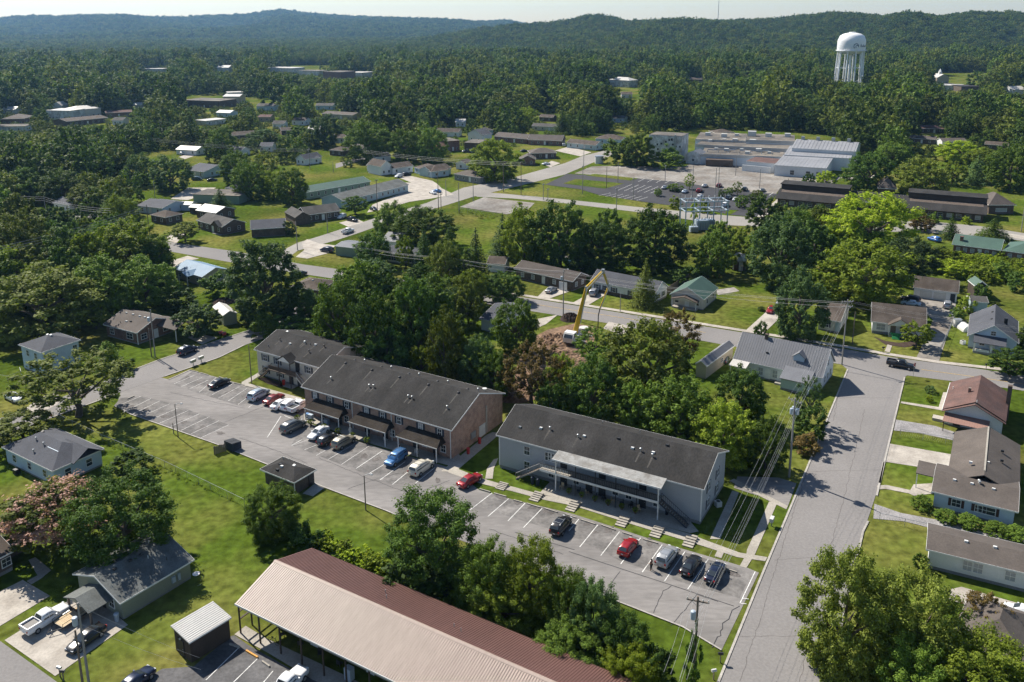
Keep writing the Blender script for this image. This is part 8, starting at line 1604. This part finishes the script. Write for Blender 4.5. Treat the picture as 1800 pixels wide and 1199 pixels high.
# ---------------------------------------------------------------- single trees, read off the photograph: x0, x1, top, foot, shape, leaf, label
T = (
 (685, 833, 838, 1028, 'fine', 'dark', 'tall dense dark tree rising from the lawn edge before the parking stalls'),
 (668, 790, 960, 1060, 'bush', 'vine', 'vine covered thicket at the foot of the tall dense dark tree'),
 (805, 905, 935, 1085, 'fine', 'mid', 'leafy tree with pale sprays beside the maroon roof'),
 (880, 985, 928, 1095, 'fine', 'yellow', 'spiky yellow green tree reaching up against the parking stalls'),
 (825, 935, 1020, 1110, 'fine', 'yellow', 'low yellow green sapling leaning over the maroon roof edge'),
 (960, 1040, 985, 1130, 'fine', 'mid', 'middle tree of the thicket by the maroon roof'),
 (1005, 1085, 998, 1150, 'fine', 'blue', 'feathery blue green tree on the lot side of the thicket'),
 (950, 1060, 1090, 1185, 'fine', 'mid', 'round tree near the end of the maroon roof'),
 (1050, 1135, 1065, 1180, 'fine', 'dark', 'dark tree by the lower edge of the parking lot'),
 (1060, 1150, 1130, 1230, 'fine', 'bright', 'bright green sapling at the bottom of the thicket'),
 (1125, 1185, 1125, 1215, 'bush', 'dark', 'dark shrub between the thicket and the ivy pole'),
 (1205, 1232, 1075, 1205, 'bush', 'dark', 'column of ivy climbing the dark utility pole'),
 (1425, 1560, 930, 1180, 'fine', 'olive', 'big leafy green tree overhanging the wide road'),
 (1540, 1685, 985, 1200, 'fine', 'olive', 'big leafy green tree beside the long white house'),
 (1640, 1800, 1095, 1255, 'fine', 'yellow', 'yellow green tree at the bottom corner over the taupe roof'),
 (1555, 1660, 1105, 1260, 'fine', 'mid', 'leafy tree below the big leafy green trees'),
 (1700, 1765, 1028, 1120, 'open', 'brown', 'thin sparse young tree before the long white house'),
 (138, 288, 812, 985, 'fine', 'dark', 'broad glossy dark tree beside the sage bungalow'),
 (432, 520, 838, 942, 'fine', 'mid', 'small bright leaved tree at the lawn fence'),
 (505, 560, 915, 958, 'bush', 'dark', 'dark bush behind the small tree at the lawn fence'),
 (48, 212, 602, 732, 'open', 'olive', 'spreading street tree with open crown at the lot corner'),
 (165, 213, 588, 650, 'cedar', 'mid', 'conical green tree on the ranch house lawn'),
 (202, 234, 625, 652, 'bush', 'dark', 'small dark bush below the conical tree'),
 (-10, 88, 716, 785, 'wide', 'olive', 'low flat topped tree behind the slate hipped roof'),
 (205, 265, 785, 832, 'bush', 'dark', 'grey green bush at the corner of the lawn fence'),
 (438, 485, 548, 592, 'bush', 'mid', 'round bush at the street end of the cream block'),
 (470, 535, 548, 585, 'bush', 'dark', 'hedge bush behind the cream block roof'), (520, 580, 555, 592, 'bush', 'mid', 'sunny bush behind the cream block'),
 (545, 640, 458, 625, 'fine', 'mid', 'tall green tree behind the cream block'), (612, 700, 482, 655, 'fine', 'dark', 'tall dark tree behind the brick block'), (640, 720, 560, 668, 'round', 'dark', 'shaded lower tree behind the brick block ridge'),
 (690, 778, 468, 640, 'fine', 'dark', 'dark tree with pale gaps in the tree row'), (745, 815, 520, 680, 'fine', 'olive', 'olive tree in the middle of the tree row'), (806, 880, 572, 685, 'fine', 'blue', 'blue green tree at the end of the brick block'), (715, 765, 600, 668, 'round', 'yellow', 'low yellow green tree before the dark tree row'),
 (868, 948, 512, 618, 'fine', 'mid', 'tree with bare trunk beside the dug soil'), (795, 850, 485, 575, 'tall', 'olive', 'tree over the dark grey house'), (852, 920, 470, 530, 'fine', 'dark', 'dense round dark tree at the street'), (760, 820, 535, 600, 'round', 'mid', 'rounded tree in front of the dark grey house'),
 (880, 990, 588, 715, 'open', 'brown', 'russet leaved thin tree on the dug soil'), (930, 990, 640, 715, 'open', 'olive', 'green thin tree below the russet tree'),
 (835, 905, 600, 700, 'fine', 'mid', 'green tree between the brick end wall and the russet tree'), (955, 1012, 612, 690, 'fine', 'yellow', 'light leafy tree screening the soil before the pump truck'), (940, 1000, 660, 740, 'fine', 'dark', 'dark low tree before the grey block ridge'), (1085, 1160, 655, 760, 'fine', 'mid', 'leafy tree standing over the back lawn of the grey block'),
 (993, 1092, 608, 738, 'fine', 'dark', 'dense dark tree behind the grey block'), (1010, 1075, 565, 640, 'open', 'mid', 'light tree overhanging the pump truck'),
 (1062, 1222, 535, 712, 'fine', 'olive', 'large olive tree with browning top before the cross street'), (1160, 1230, 528, 640, 'open', 'brown', 'brown leaved side of the large tree by the garage'),
 (1138, 1262, 642, 775, 'fine', 'mid', 'broad green tree behind the grey block end'), (1222, 1330, 690, 815, 'fine', 'yellow', 'broad yellow green tree by the side drive'), (1262, 1352, 632, 745, 'fine', 'dark', 'glossy dark tree against the white corner house'), (1310, 1385, 720, 825, 'fine', 'mid', 'tree crowding the transformer pole'),
 (1402, 1445, 648, 745, 'open', 'blue', 'pale palm like sumac in front of the lean to'), (1395, 1450, 705, 770, 'bush', 'dark', 'dark bush by the road behind the transformer pole'), (1395, 1440, 755, 795, 'bush', 'brown', 'dry looking bush at the road verge'),
 (1365, 1452, 455, 592, 'fine', 'blue', 'tall street tree with clear trunk by the red car'), (1440, 1592, 405, 532, 'fine', 'yellow', 'huge yellow green shade tree behind the white bungalow'), (1322, 1432, 360, 505, 'fine', 'blue', 'large blue green tree with dense foot beyond the lawn'), (1395, 1470, 378, 470, 'tall', 'dark', 'dark tree between the blue green tree and the bright tree'),
 (1550, 1642, 405, 492, 'fine', 'pine', 'spreading dark pine below the brown hall'), (1588, 1637, 560, 610, 'wide', 'yellow', 'small round yard tree before the white bungalow'), (1742, 1815, 606, 662, 'wide', 'dark', 'dark low tree before the blue bungalow porch'),
 (1465, 1600, 322, 440, 'fine', 'bright', 'brilliant yellow green tree before the brown hall'), (1095, 1210, 345, 475, 'fine', 'dark', 'large dark tree beside the substation'), (1215, 1288, 395, 482, 'fine', 'mid', 'rounded tree on the back lawn by the substation'), (1270, 1332, 390, 470, 'round', 'yellow', 'yellow green trees behind the domed drum'), (1245, 1290, 380, 440, 'round', 'mid', 'leafy tree at the substation fence'),
 (1105, 1165, 440, 538, 'spruce', 'olive', 'tall olive conifer before the white bungalow'), (1180, 1228, 465, 500, 'bush', 'dark', 'dark rounded bush behind the green roofed house'), (1040, 1075, 448, 482, 'bush', 'mid', 'hedge bush by the pool'), (1062, 1102, 455, 485, 'bush', 'mid', 'second hedge bush beside the white bungalow'),
 (880, 965, 342, 468, 'fine', 'yellow', 'light green tree in the central grove'), (930, 1040, 336, 475, 'fine', 'dark', 'tall dark tree in the central grove'), (1010, 1105, 370, 478, 'fine', 'dark', 'shaded tree at the end of the central grove'), (1040, 1100, 355, 450, 'round', 'mid', 'green tree above the pool'),
 (805, 868, 385, 492, 'spruce', 'pine', 'dark brownish conifer beside the white cottage'), (765, 815, 372, 478, 'spruce', 'dark', 'narrow dark conifer in the grove'), (855, 912, 362, 448, 'spruce', 'blue', 'blue green conifer at the meadow edge'), (720, 770, 390, 470, 'spruce', 'dark', 'dark conifer behind the white cottage'),
 (655, 722, 345, 420, 'fine', 'mid', 'tree by the angled street meadow'), (690, 802, 352, 435, 'fine', 'mid', 'broad tree at the meadow edge'), (625, 690, 395, 468, 'fine', 'dark', 'dark tree over the green garage'), (695, 730, 405, 470, 'round', 'yellow', 'yellow green young tree near the white cottage'),
 (398, 527, 398, 562, 'fine', 'blue', 'great blue green shade tree beside the curved street'), (438, 490, 525, 570, 'bush', 'yellow', 'yellow green bush below the great shade tree'), (500, 560, 500, 560, 'round', 'dark', 'dark tree in the shade by the brown hipped house'), (495, 520, 385, 412, 'round', 'dark', 'small round tree at the house drive'),
 (-20, 152, 448, 588, 'fine', 'olive', 'huge spreading tree above the two storey blue house'), (118, 222, 438, 556, 'fine', 'mid', 'tall tree between the huge tree and the ranch house'), (208, 300, 440, 535, 'fine', 'mid', 'leafy tree behind the ranch house'), (165, 292, 370, 495, 'fine', 'yellow', 'sunlit tree at the shaded street bend'), (-15, 85, 352, 490, 'fine', 'olive', 'tree with open top beside the shaded street'), (80, 178, 380, 505, 'fine', 'dark', 'dark tree above the shaded street corner'), (235, 300, 395, 500, 'fine', 'dark', 'very dark tree at the street bend'),
 (285, 345, 497, 545, 'bush', 'dark', 'dark hedge behind the blue roofed house'), (355, 410, 472, 520, 'bush', 'dark', 'glossy hedge beside the blue roofed house'), (308, 382, 526, 590, 'round', 'blue', 'round blue green tree between ranch house and grey shed'), (145, 188, 524, 578, 'open', 'yellow', 'small light tree behind the ranch house'), (345, 372, 560, 585, 'bush', 'mid', 'small shrub at the grey shed corner'), (420, 450, 522, 565, 'bush', 'yellow', 'shrub in the sunny back yard'), (300, 348, 385, 425, 'wide', 'olive', 'small yard tree before the dark brown brick house'),
 (150, 202, 262, 322, 'pine', 'blue', 'layered pale conifer in the shaded wood'), (118, 160, 240, 325, 'spruce', 'dark', 'tall dark conifer behind the layered conifer'), (148, 216, 240, 315, 'fine', 'dark', 'big dark tree behind the layered conifer'), (8, 76, 285, 352, 'fine', 'dark', 'dark dome shaped tree in the wood'), (72, 142, 288, 358, 'fine', 'mid', 'leafy tree by the dome shaped tree'), (38, 132, 257, 315, 'fine', 'olive', 'broad tree with open top in the wood'),
 (220, 267, 262, 325, 'fine', 'blue', 'tree on the sunny lawn with dark foot'), (264, 332, 264, 335, 'fine', 'blue', 'tree beside the pale sided house'), (122, 178, 318, 368, 'fine', 'olive', 'low tree above the shaded street'), (163, 212, 313, 355, 'fine', 'olive', 'olive tree at the lawn corner'), (180, 240, 338, 392, 'fine', 'mid', 'leafy tree before the long blue grey roof'), (70, 122, 228, 262, 'fine', 'dark', 'dark clump beside the wooded street'), (-10, 40, 222, 270, 'fine', 'dark', 'dark tree mass at the old town edge'), (208, 248, 215, 262, 'fine', 'dark', 'dark tree near the old town'), (172, 215, 222, 262, 'round', 'olive', 'tree near the long low building'),
 (364, 412, 215, 274, 'fine', 'mid', 'tall green tree in the garden quarter'), (436, 492, 222, 258, 'fine', 'blue', 'garden tree in front of the brick house'), (504, 547, 216, 257, 'round', 'dark', 'round dense tree with bright crown edge'), (540, 598, 193, 258, 'fine', 'blue', 'tall open tree above the lane'), (384, 442, 252, 325, 'fine', 'mid', 'tall tree beside the lawn park'), (405, 468, 272, 350, 'fine', 'mid', 'broad tree at the park lawn'), (456, 505, 292, 350, 'fine', 'yellow', 'yellow green tree at the park lawn'), (485, 542, 285, 358, 'fine', 'mid', 'tree beside the long green building'), (362, 410, 324, 368, 'spruce', 'dark', 'dark bushy conifer before the flat building'), (600, 647, 340, 378, 'wide', 'dark', 'row of small trees at the long lot'),
 (604, 690, 200, 282, 'fine', 'mid', 'large tree group by the white cottages'), (683, 742, 218, 284, 'fine', 'mid', 'tree with rounded crown by the brick flat block'), (730, 788, 215, 285, 'fine', 'mid', 'large rounded tree before the brick flat block'), (822, 915, 232, 318, 'fine', 'yellow', 'spreading tree at the junction with thick trunk'),
 (968, 1008, 190, 235, 'spruce', 'dark', 'dark conifer by the long low house'), (1000, 1038, 186, 236, 'spruce', 'dark', 'second dark conifer by the long low house'), (1030, 1078, 182, 232, 'fine', 'dark', 'dark oak near the blue sided house'), (905, 945, 183, 222, 'fine', 'yellow', 'light green tree above the brick houses'), (1060, 1110, 238, 288, 'bush', 'mid', 'overgrown shrubs at the factory corner'), (1090, 1150, 225, 292, 'fine', 'mid', 'creeper covered trees against the factory block'), (1140, 1200, 262, 295, 'bush', 'mid', 'shrubs along the factory block foot'), (1160, 1195, 247, 290, 'bush', 'dark', 'creeper on the factory wall'),
 (1580, 1662, 264, 348, 'fine', 'olive', 'big olive tree behind the brown hall'), (1655, 1697, 276, 325, 'round', 'yellow', 'light tree on the green slope'), (1692, 1748, 262, 322, 'spruce', 'blue', 'flat branched conifer on the green slope'), (1745, 1815, 240, 335, 'fine', 'mid', 'tall trees at the slope edge'), (1492, 1565, 255, 338, 'fine', 'dark', 'dark tree beside the factory hall'), (1630, 1665, 308, 342, 'open', 'brown', 'bare looking reddish tree on the slope'), (1410, 1434, 300, 332, 'round', 'dark', 'small dark tree before the factory hall'), (1436, 1470, 296, 328, 'round', 'bright', 'small bright green tree before the factory hall'), (1540, 1600, 245, 290, 'fine', 'mid', 'leafy tree below the orange brown roof'), (1655, 1720, 240, 285, 'fine', 'bright', 'sunlit thicket below the low houses'), (1700, 1755, 255, 295, 'fine', 'yellow', 'yellow green thicket on the slope'),
 (1373, 1390, 354, 377, 'bush', 'mid', 'clipped round shrub by the brown hall'), (1396, 1420, 354, 390, 'bush', 'blue', 'grey green shrub by the brown hall'), (1428, 1452, 356, 388, 'bush', 'blue', 'rounded shrub along the brown hall front'), (1610, 1632, 368, 392, 'bush', 'olive', 'olive shrub by the second brown hall'), (1632, 1652, 370, 392, 'bush', 'mid', 'clipped shrub by the second brown hall'), (1692, 1706, 378, 394, 'bush', 'bright', 'bright cone shrub at the hall entrance'), (1655, 1692, 368, 420, 'spruce', 'dark', 'dark conifer by the bright blue vehicle'), (1718, 1777, 376, 420, 'spruce', 'mid', 'broad conifer above the green roof'), (1600, 1640, 375, 405, 'round', 'brown', 'brownish tree by the second brown hall'),
 (1213, 1228, 348, 385, 'bush', 'bright', 'bright yellow shrub behind the substation'), (1228, 1250, 346, 374, 'bush', 'bright', 'second bright yellow shrub by the substation'), (1176, 1200, 340, 366, 'bush', 'bright', 'yellow shrub beside the tall substation pole'), (1203, 1222, 300, 333, 'open', 'yellow', 'thin young tree in the black lot'), (1288, 1306, 315, 343, 'open', 'yellow', 'thin leafy sapling in the black lot'), (1172, 1200, 321, 336, 'round', 'mid', 'small round tree in the stall island'), (1150, 1165, 329, 345, 'round', 'mid', 'small tree by the white stall lines'), (1262, 1274, 330, 350, 'round', 'mid', 'small tree by the double pole'), (1273, 1291, 327, 343, 'round', 'mid', 'small tree by the dark red suv'), (1292, 1316, 340, 365, 'round', 'mid', 'round tree at the lot entrance'), (1312, 1332, 338, 356, 'round', 'mid', 'round tree near the brown hall corner'), (1322, 1342, 332, 345, 'round', 'olive', 'small tree beside the grey car'),
 (1715, 1740, 495, 530, 'bush', 'dark', 'dark bush behind the barn shed'), (1685, 1712, 512, 548, 'bush', 'yellow', 'rank hedge along the garage fence'), (1672, 1696, 540, 562, 'bush', 'mid', 'vine hedge on the blue bungalow fence'), (1640, 1680, 430, 462, 'bush', 'yellow', 'bush by the green roofed brick house'), (1700, 1745, 462, 492, 'bush', 'yellow', 'rank bush in the overgrown field'), (1745, 1780, 455, 492, 'bush', 'mid', 'rank green bush by the field edge'), (1655, 1700, 455, 485, 'bush', 'bright', 'bright brush in the overgrown field'), (1775, 1815, 470, 512, 'bush', 'dark', 'dark bush at the mown field'), (1700, 1720, 480, 506, 'round', 'mid', 'small tree by the barn shed'), (1600, 1650, 440, 475, 'bush', 'yellow', 'brush beside the spreading pine'), (1512, 1552, 490, 530, 'bush', 'yellow', 'leafy shrub behind the white bungalow'), (1795, 1830, 560, 620, 'round', 'dark', 'dark tree beyond the blue bungalow'),
 (1628, 1644, 676, 690, 'bush', 'blue', 'small blue spruce bush on the salmon house lawn'), (1628, 1640, 694, 706, 'bush', 'bright', 'yellow lily clump on the salmon house lawn'), (1332, 1345, 536, 546, 'hedge', 'dark', 'clipped box hedge by the red car'),
 (1605, 1637, 862, 893, 'hedge', 'mid', 'large clipped hedge ball at the house corner'), (1648, 1682, 890, 916, 'hedge', 'mid', 'clipped oval hedge under the first shuttered window'), (1688, 1724, 900, 926, 'hedge', 'mid', 'clipped oval hedge under the middle window'), (1733, 1770, 912, 938, 'hedge', 'mid', 'clipped double hedge ball under the wide window'), (1772, 1812, 922, 948, 'hedge', 'mid', 'clipped hedge at the end of the white house'), (1608, 1630, 968, 998, 'bush', 'mid', 'flowering bush at the corner of the long white house'), (1325, 1350, 560, 600, 'bush', 'dark', 'dark shrub by the corner house porch'),
)
for q in T:
    if q[3] > 900 and q[4] == 'fine': q = q[:4] + ('near',) + q[5:]
    nm = 'conifer' if q[4] in ('spruce', 'pine', 'cedar') or q[5] == 'pine' else 'bush' if q[4] in ('bush', 'hedge') else 'tree'
    tree_px(*q[:7], name=nm, cat=nm, trunk=q[4] not in ('bush', 'hedge'))
mi = tree_px(20, 160, 836, 965, 'wide', 'olive', 'mimosa tree covered in pink blossom beside the brick bungalow'); mi.name = 'mimosa_tree'; obj('blossom', BLOSSOM, LEAF['pink'], mi)
# ---------------------------------------------------------------- the woods: trees between and behind the houses
def inside(p, poly):
    x, y = p; c = False; j = len(poly) - 1
    for i in range(len(poly)):
        xi, yi = poly[i]; xj, yj = poly[j]
        if (yi > y) != (yj > y) and x < (xj - xi) * (y - yi) / (yj - yi) + xi: c = not c
        j = i
    return c
GROUND_ROADS = [[P(*q).xy for q in r] for r in ROADS_PX]
def near_building(x, y, pad):
    for cx, cy, a, b, az, h in OCC:
        dx, dy = x - cx, y - cy; u = dx * math.cos(az) + dy * math.sin(az); v = -dx * math.sin(az) + dy * math.cos(az)
        if abs(u) < a + pad and abs(v) < b + pad: return True
    return False
BPX = []
for cx, cy, a, b, az, h in OCC:
    ca, sa = math.cos(az), math.sin(az); q = [proj((cx + ca * i * a - sa * j * b, cy + sa * i * a + ca * j * b, z)) for i in (-1, 1) for j in (-1, 1) for z in (1.0, h)]
    BPX.append((min(p[0] for p in q), max(p[0] for p in q), min(p[1] for p in q), max(p[1] for p in q), math.hypot(cx, cy)))
def hides(x, y, w, h):
    d = math.hypot(x, y); px, pb = proj((x, y, 0)); pt = proj((x, y, h))[1]; hw = w / 2 * F / d
    for x0, x1, y0, y1, bd in BPX:
        if bd > d and min(px + hw, x1) - max(px - hw, x0) > .08 * (x1 - x0) and pt < y1 - (y1 - y0) * .25 and pb > y0: return True
    return False
DENSE = [[(-200, 96), (2000, 96), (2000, 232), (1790, 236), (1700, 222), (1600, 232), (1560, 250), (1480, 244), (1400, 240), (1330, 232), (1240, 226), (1130, 222), (1080, 200), (1000, 196), (940, 200), (880, 214), (760, 214), (690, 204), (640, 196), (600, 190), (520, 178), (450, 172), (380, 166), (320, 168), (300, 186), (200, 182), (120, 178), (60, 186), (-200, 190)]]
LOOSE = [[(-200, 190), (180, 186), (640, 200), (700, 262), (620, 300), (560, 262), (480, 300), (440, 330), (330, 262), (250, 262), (200, 340), (-200, 400)], [(150, 370), (260, 345), (320, 330), (340, 345), (250, 345), (225, 440), (140, 400)], [(700, 240), (900, 225), (1090, 195), (1130, 225), (1040, 236), (900, 262), (720, 285)], [(1330, 226), (1560, 236), (1800, 215), (1800, 300), (1540, 255), (1520, 310), (1470, 240)], [(180, 190), (330, 186), (470, 190), (600, 204), (620, 240), (560, 258), (440, 268), (330, 262), (240, 268), (190, 222)], [(-200, 235), (60, 232), (190, 226), (215, 262), (205, 345), (150, 365), (0, 372), (-200, 400)], [(-200, 420), (60, 408), (240, 420), (290, 470), (220, 520), (140, 560), (0, 590), (-200, 640)], [(560, 500), (760, 480), (880, 520), (870, 600), (740, 640), (600, 610), (540, 570)], [(1530, 260), (1600, 245), (1660, 262), (1820, 250), (1900, 330), (1760, 290), (1650, 280), (1560, 300)], [(640, 212), (800, 205), (880, 215), (800, 222), (700, 230)], [(1100, 205), (1240, 225), (1200, 232), (1100, 235)], [(1330, 390), (1470, 395), (1560, 430), (1540, 470), (1440, 450), (1350, 440)]]
CLEAR = [[(1078, 155), (1130, 150), (1150, 185), (1128, 196), (1090, 190)], [(1295, 150), (1365, 148), (1360, 168), (1300, 172)], [(1640, 128), (1740, 128), (1760, 160), (1640, 158)], [(505, 112), (660, 112), (660, 132), (505, 130)], [(235, 270), (330, 300), (330, 330), (235, 355), (200, 330), (210, 300)]]
rg = random.Random(21); cand = []
def scan(polys, sp, jit, dmin, dmax):
    gx = -dmax * .72
    y = dmin
    while y < dmax:
        half = y * .68 + 30; x = -half
        while x < half:
            q = (x + rg.uniform(-jit, jit), y + rg.uniform(-jit, jit)); px = proj((q[0], q[1], 0))
            if -60 < px[0] < 1860 and any(inside(px, p) for p in polys) and not any(inside(px, p) for p in CLEAR): cand.append(q)
            x += sp
        y += sp
scan(DENSE, 10.4, 4.6, 560, 1500); scan(LOOSE, 8.2, 3.2, 160, 760)
cand.sort(key=lambda q: math.hypot(*q)); grid = {}
for x, y, r_ in TREES: grid.setdefault((int(x // 12), int(y // 12)), []).append((x, y, r_))
ok = []
for x, y in cand:
    d = math.hypot(x, y); k = (int(x // 12), int(y // 12))
    if any((x - a) ** 2 + (y - b) ** 2 < (max(4.2, r_ * .75)) ** 2 for i in (-1, 0, 1) for j in (-1, 0, 1) for a, b, r_ in grid.get((k[0] + i, k[1] + j), ())): continue
    w = (8.5 + (7 if d < 400 else 15) * rg.random() ** 2.2) * (1 if d < 600 else 1.2); h = max(7, w * rg.uniform(.8, 1.3))
    if near_building(x, y, 2.5) or any(inside((x, y), r) for r in GROUND_ROADS): continue
    if hides(x, y, w * .9, h):
        h = rg.uniform(2.5, 4.5); w = h * 1.3
        if hides(x, y, w, h): continue
    ok.append((x, y, w, h, d)); grid.setdefault(k, []).append((x, y, w / 2))
n_single = max(0, 296 - len(T)); LAND = ((311, 120, 'the church steeple'), (100, 200, 'the old town roofs'), (350, 175, 'the dark brick warehouse'), (520, 120, 'the far town blocks'), (470, 240, 'the garden quarter'), (600, 200, 'the long tan shed'), (740, 190, 'the white gabled bungalow'), (850, 200, 'the white two storey house'), (980, 190, 'the dark conifers'), (1090, 160, 'the white mansion'), (1130, 210, 'the factory chimney'), (1260, 210, 'the rear factory hall'), (1400, 220, 'the ribbed steel hall'), (1490, 170, 'the water tower'), (1620, 200, 'the orange brown roof'), (1760, 200, 'the low houses on the slope'), (60, 320, 'the dome shaped tree'), (120, 500, 'the huge spreading tree'), (700, 560, 'the brick block ridge'), (1000, 420, 'the pool'), (1450, 430, 'the brilliant yellow green tree'), (180, 290, 'the layered conifer'))
sizes = {'dark': 'dark green', 'mid': 'mid green', 'olive': 'olive green', 'yellow': 'yellow green', 'blue': 'blue green'}
for i, (x, y, w, h, d) in enumerate(ok[:n_single]):
    lf = rg.choice(('dark', 'dark', 'mid', 'mid', 'olive', 'blue', 'yellow')); sh = rg.choice(('round', 'round', 'tall', 'fine', 'wide')); px = proj((x, y, 0)); lm = min(LAND, key=lambda q: (q[0] - px[0]) ** 2 + (q[1] - px[1]) ** 2)[2]
    tree_at(x, y, w, h, sh, lf, '%s %s %s crowned tree in the wood near %s' % ('small' if w < 10 else 'middling' if w < 13 else 'big', sizes[lf], {'round': 'round', 'tall': 'tall', 'fine': 'dense', 'wide': 'wide'}[sh], lm), 'wood trees near ' + lm)
REST = [(x, y, -.3, w, h) for x, y, w, h, d in ok[n_single:]]
# beyond 1500 m and on the hills: one canopy mass
def in_band(x, y): px = proj((x, y, 0)); return -60 < px[0] < 1860
y = 1500.0
while y < 2350:
    half = y * .66; x = -half; s = 10 + (y - 1500) * .005
    while x < half:
        w = rg.uniform(12, 19); q = (x + rg.uniform(-4, 4), y + rg.uniform(-4, 4)); REST.append((*q, -1.0, w, w * rg.uniform(.8, 1.15))); x += s
    y += s
y = 2350.0
while y < 3800:
    x = -y * .66
    while x < -y * .08: REST.append((x + rg.uniform(-7, 7), y + rg.uniform(-7, 7), -2, rg.uniform(18, 30), rg.uniform(15, 24))); x += 17
    y += 22
def on_hill(V, sp, w0, w1, front=31):
    nx, nt, _ = V.shape
    for i in range(nx - 1):
        for j in range(front):
            a, b, c = V[i, j], V[i + 1, j], V[i, j + 1]; area = np.linalg.norm(np.cross(b - a, c - a)); n = area / (sp * sp); n = int(n) + (rg.random() < n - int(n))
            for _k in range(n):
                s, t = rg.random(), rg.random(); p = a + (b - a) * s + (c - a) * t; w = rg.uniform(w0, w1); REST.append((p[0], p[1], p[2] - 1.5, w, w * rg.uniform(.8, 1.15)))
on_hill(HILL_R, 11, 12, 21, 36); on_hill(HILL_L, 20, 22, 36, 36)
print('trees: single', len(T) + min(n_single, len(ok)), 'mass', len(REST))
FAR_MATS = [leaf_mat('canopy_dark', (.026, .050, .012), (.085, .135, .027)), leaf_mat('canopy_green', (.045, .078, .016), (.13, .19, .034)), leaf_mat('canopy_olive', (.062, .086, .018), (.165, .195, .038))]
crowns = bpy.data.collections.new('canopy_crowns')
for i in range(6):
    me = broad_crown('canopy_crown', 201 + i, 60, 30, .078, lobes=6, low=.06, flatc=.8, m=FAR_MATS[i % 3]); o = bpy.data.objects.new('canopy_crown', me); crowns.objects.link(o); kind(o, 'stuff')
def scatter(name, pts, col):
    me = bpy.data.meshes.new(name); A = np.array(pts, dtype=np.float32); me.vertices.add(len(A)); me.vertices.foreach_set('co', A[:, :3].reshape(-1))
    sa = me.attributes.new('sc', 'FLOAT_VECTOR', 'POINT'); sa.data.foreach_set('vector', np.stack([A[:, 3] / 2, A[:, 3] / 2, A[:, 4]], 1).reshape(-1).astype(np.float32))
    ra = me.attributes.new('rz', 'FLOAT_VECTOR', 'POINT'); z = np.zeros((len(A), 3), dtype=np.float32); z[:, 2] = np.random.default_rng(5).random(len(A)) * 6.28; ra.data.foreach_set('vector', z.reshape(-1))
    o = bpy.data.objects.new(name, me); COL.objects.link(o)
    ng = bpy.data.node_groups.new(name, 'GeometryNodeTree'); ng.interface.new_socket('Geometry', in_out='INPUT', socket_type='NodeSocketGeometry'); ng.interface.new_socket('Geometry', in_out='OUTPUT', socket_type='NodeSocketGeometry')
    N = ng.nodes.new; L = ng.links.new; gi, go = N('NodeGroupInput'), N('NodeGroupOutput'); ip = N('GeometryNodeInstanceOnPoints'); ci = N('GeometryNodeCollectionInfo'); ci.inputs['Collection'].default_value = col; ci.inputs['Separate Children'].default_value = True; ci.inputs['Reset Children'].default_value = True
    n1 = N('GeometryNodeInputNamedAttribute'); n1.data_type = 'FLOAT_VECTOR'; n1.inputs[0].default_value = 'sc'; n2 = N('GeometryNodeInputNamedAttribute'); n2.data_type = 'FLOAT_VECTOR'; n2.inputs[0].default_value = 'rz'
    ip.inputs['Pick Instance'].default_value = True; L(gi.outputs[0], ip.inputs['Points']); L(ci.outputs[0], ip.inputs['Instance']); L(n1.outputs[0], ip.inputs['Scale']); L(n2.outputs[0], ip.inputs['Rotation']); L(ip.outputs[0], go.inputs[0])
    md = o.modifiers.new('scatter', 'NODES'); md.node_group = ng; return kind(o, 'stuff')
scatter('forest', REST, crowns)
# tall grass tufts along the fences and on the overgrown field
tuft = bpy.data.collections.new('tufts'); me = broad_crown('weeds', 301, 26, 16, .16, low=0, m=LEAF['yellow']); o = bpy.data.objects.new('weeds', me); tuft.objects.link(o); me = broad_crown('weeds', 302, 26, 16, .16, low=0, m=LEAF['bright']); tuft.objects.link(bpy.data.objects.new('weeds', me))
W = []
def weeds(poly, n, s0, s1):
    xs = [p[0] for p in poly]; ys = [p[1] for p in poly]; k = 0
    while k < n:
        q = (rg.uniform(min(xs), max(xs)), rg.uniform(min(ys), max(ys)))
        if inside(q, poly): p = P(*q); s = rg.uniform(s0, s1); W.append((p.x, p.y, -.05, s, s * rg.uniform(.5, .9))); k += 1
weeds([(1640, 445), (1800, 455), (1810, 505), (1745, 498), (1700, 490), (1640, 478)], 260, 1.2, 3.4); weeds([(100, 738), (300, 826), (440, 888), (440, 896), (290, 832), (96, 744)], 70, .25, .6); weeds([(740, 1020), (1060, 1160), (1050, 1190), (720, 1040)], 160, 1.0, 3.0); weeds([(545, 940), (720, 1010), (715, 1030), (550, 960)], 60, .8, 2.2); weeds([(1640, 395), (1800, 430), (1640, 420)], 20, .5, 1.2)
weeds([(560, 560), (860, 650), (880, 700), (560, 590)], 160, 1.0, 3.2); weeds([(800, 372), (890, 378), (880, 388), (800, 380)], 25, .6, 1.4)
scatter('weeds', W, tuft)
# ---------------------------------------------------------------- the air between
hz = bpy.data.materials.new('haze_air'); hz.use_nodes = True; hn = hz.node_tree; hn.nodes.clear(); ho = hn.nodes.new('ShaderNodeOutputMaterial'); pv = hn.nodes.new('ShaderNodeVolumePrincipled')
pv.inputs['Color'].default_value = (.30, .58, 1.0, 1); pv.inputs['Density'].default_value = HAZE; pv.inputs['Anisotropy'].default_value = .35
hn.links.new(pv.outputs[0], ho.inputs['Volume'])
ho_ = MB().box(-6800, 6800, -800, 8200, -3, 215).build('haze', hz); kind(ho_, 'stuff')
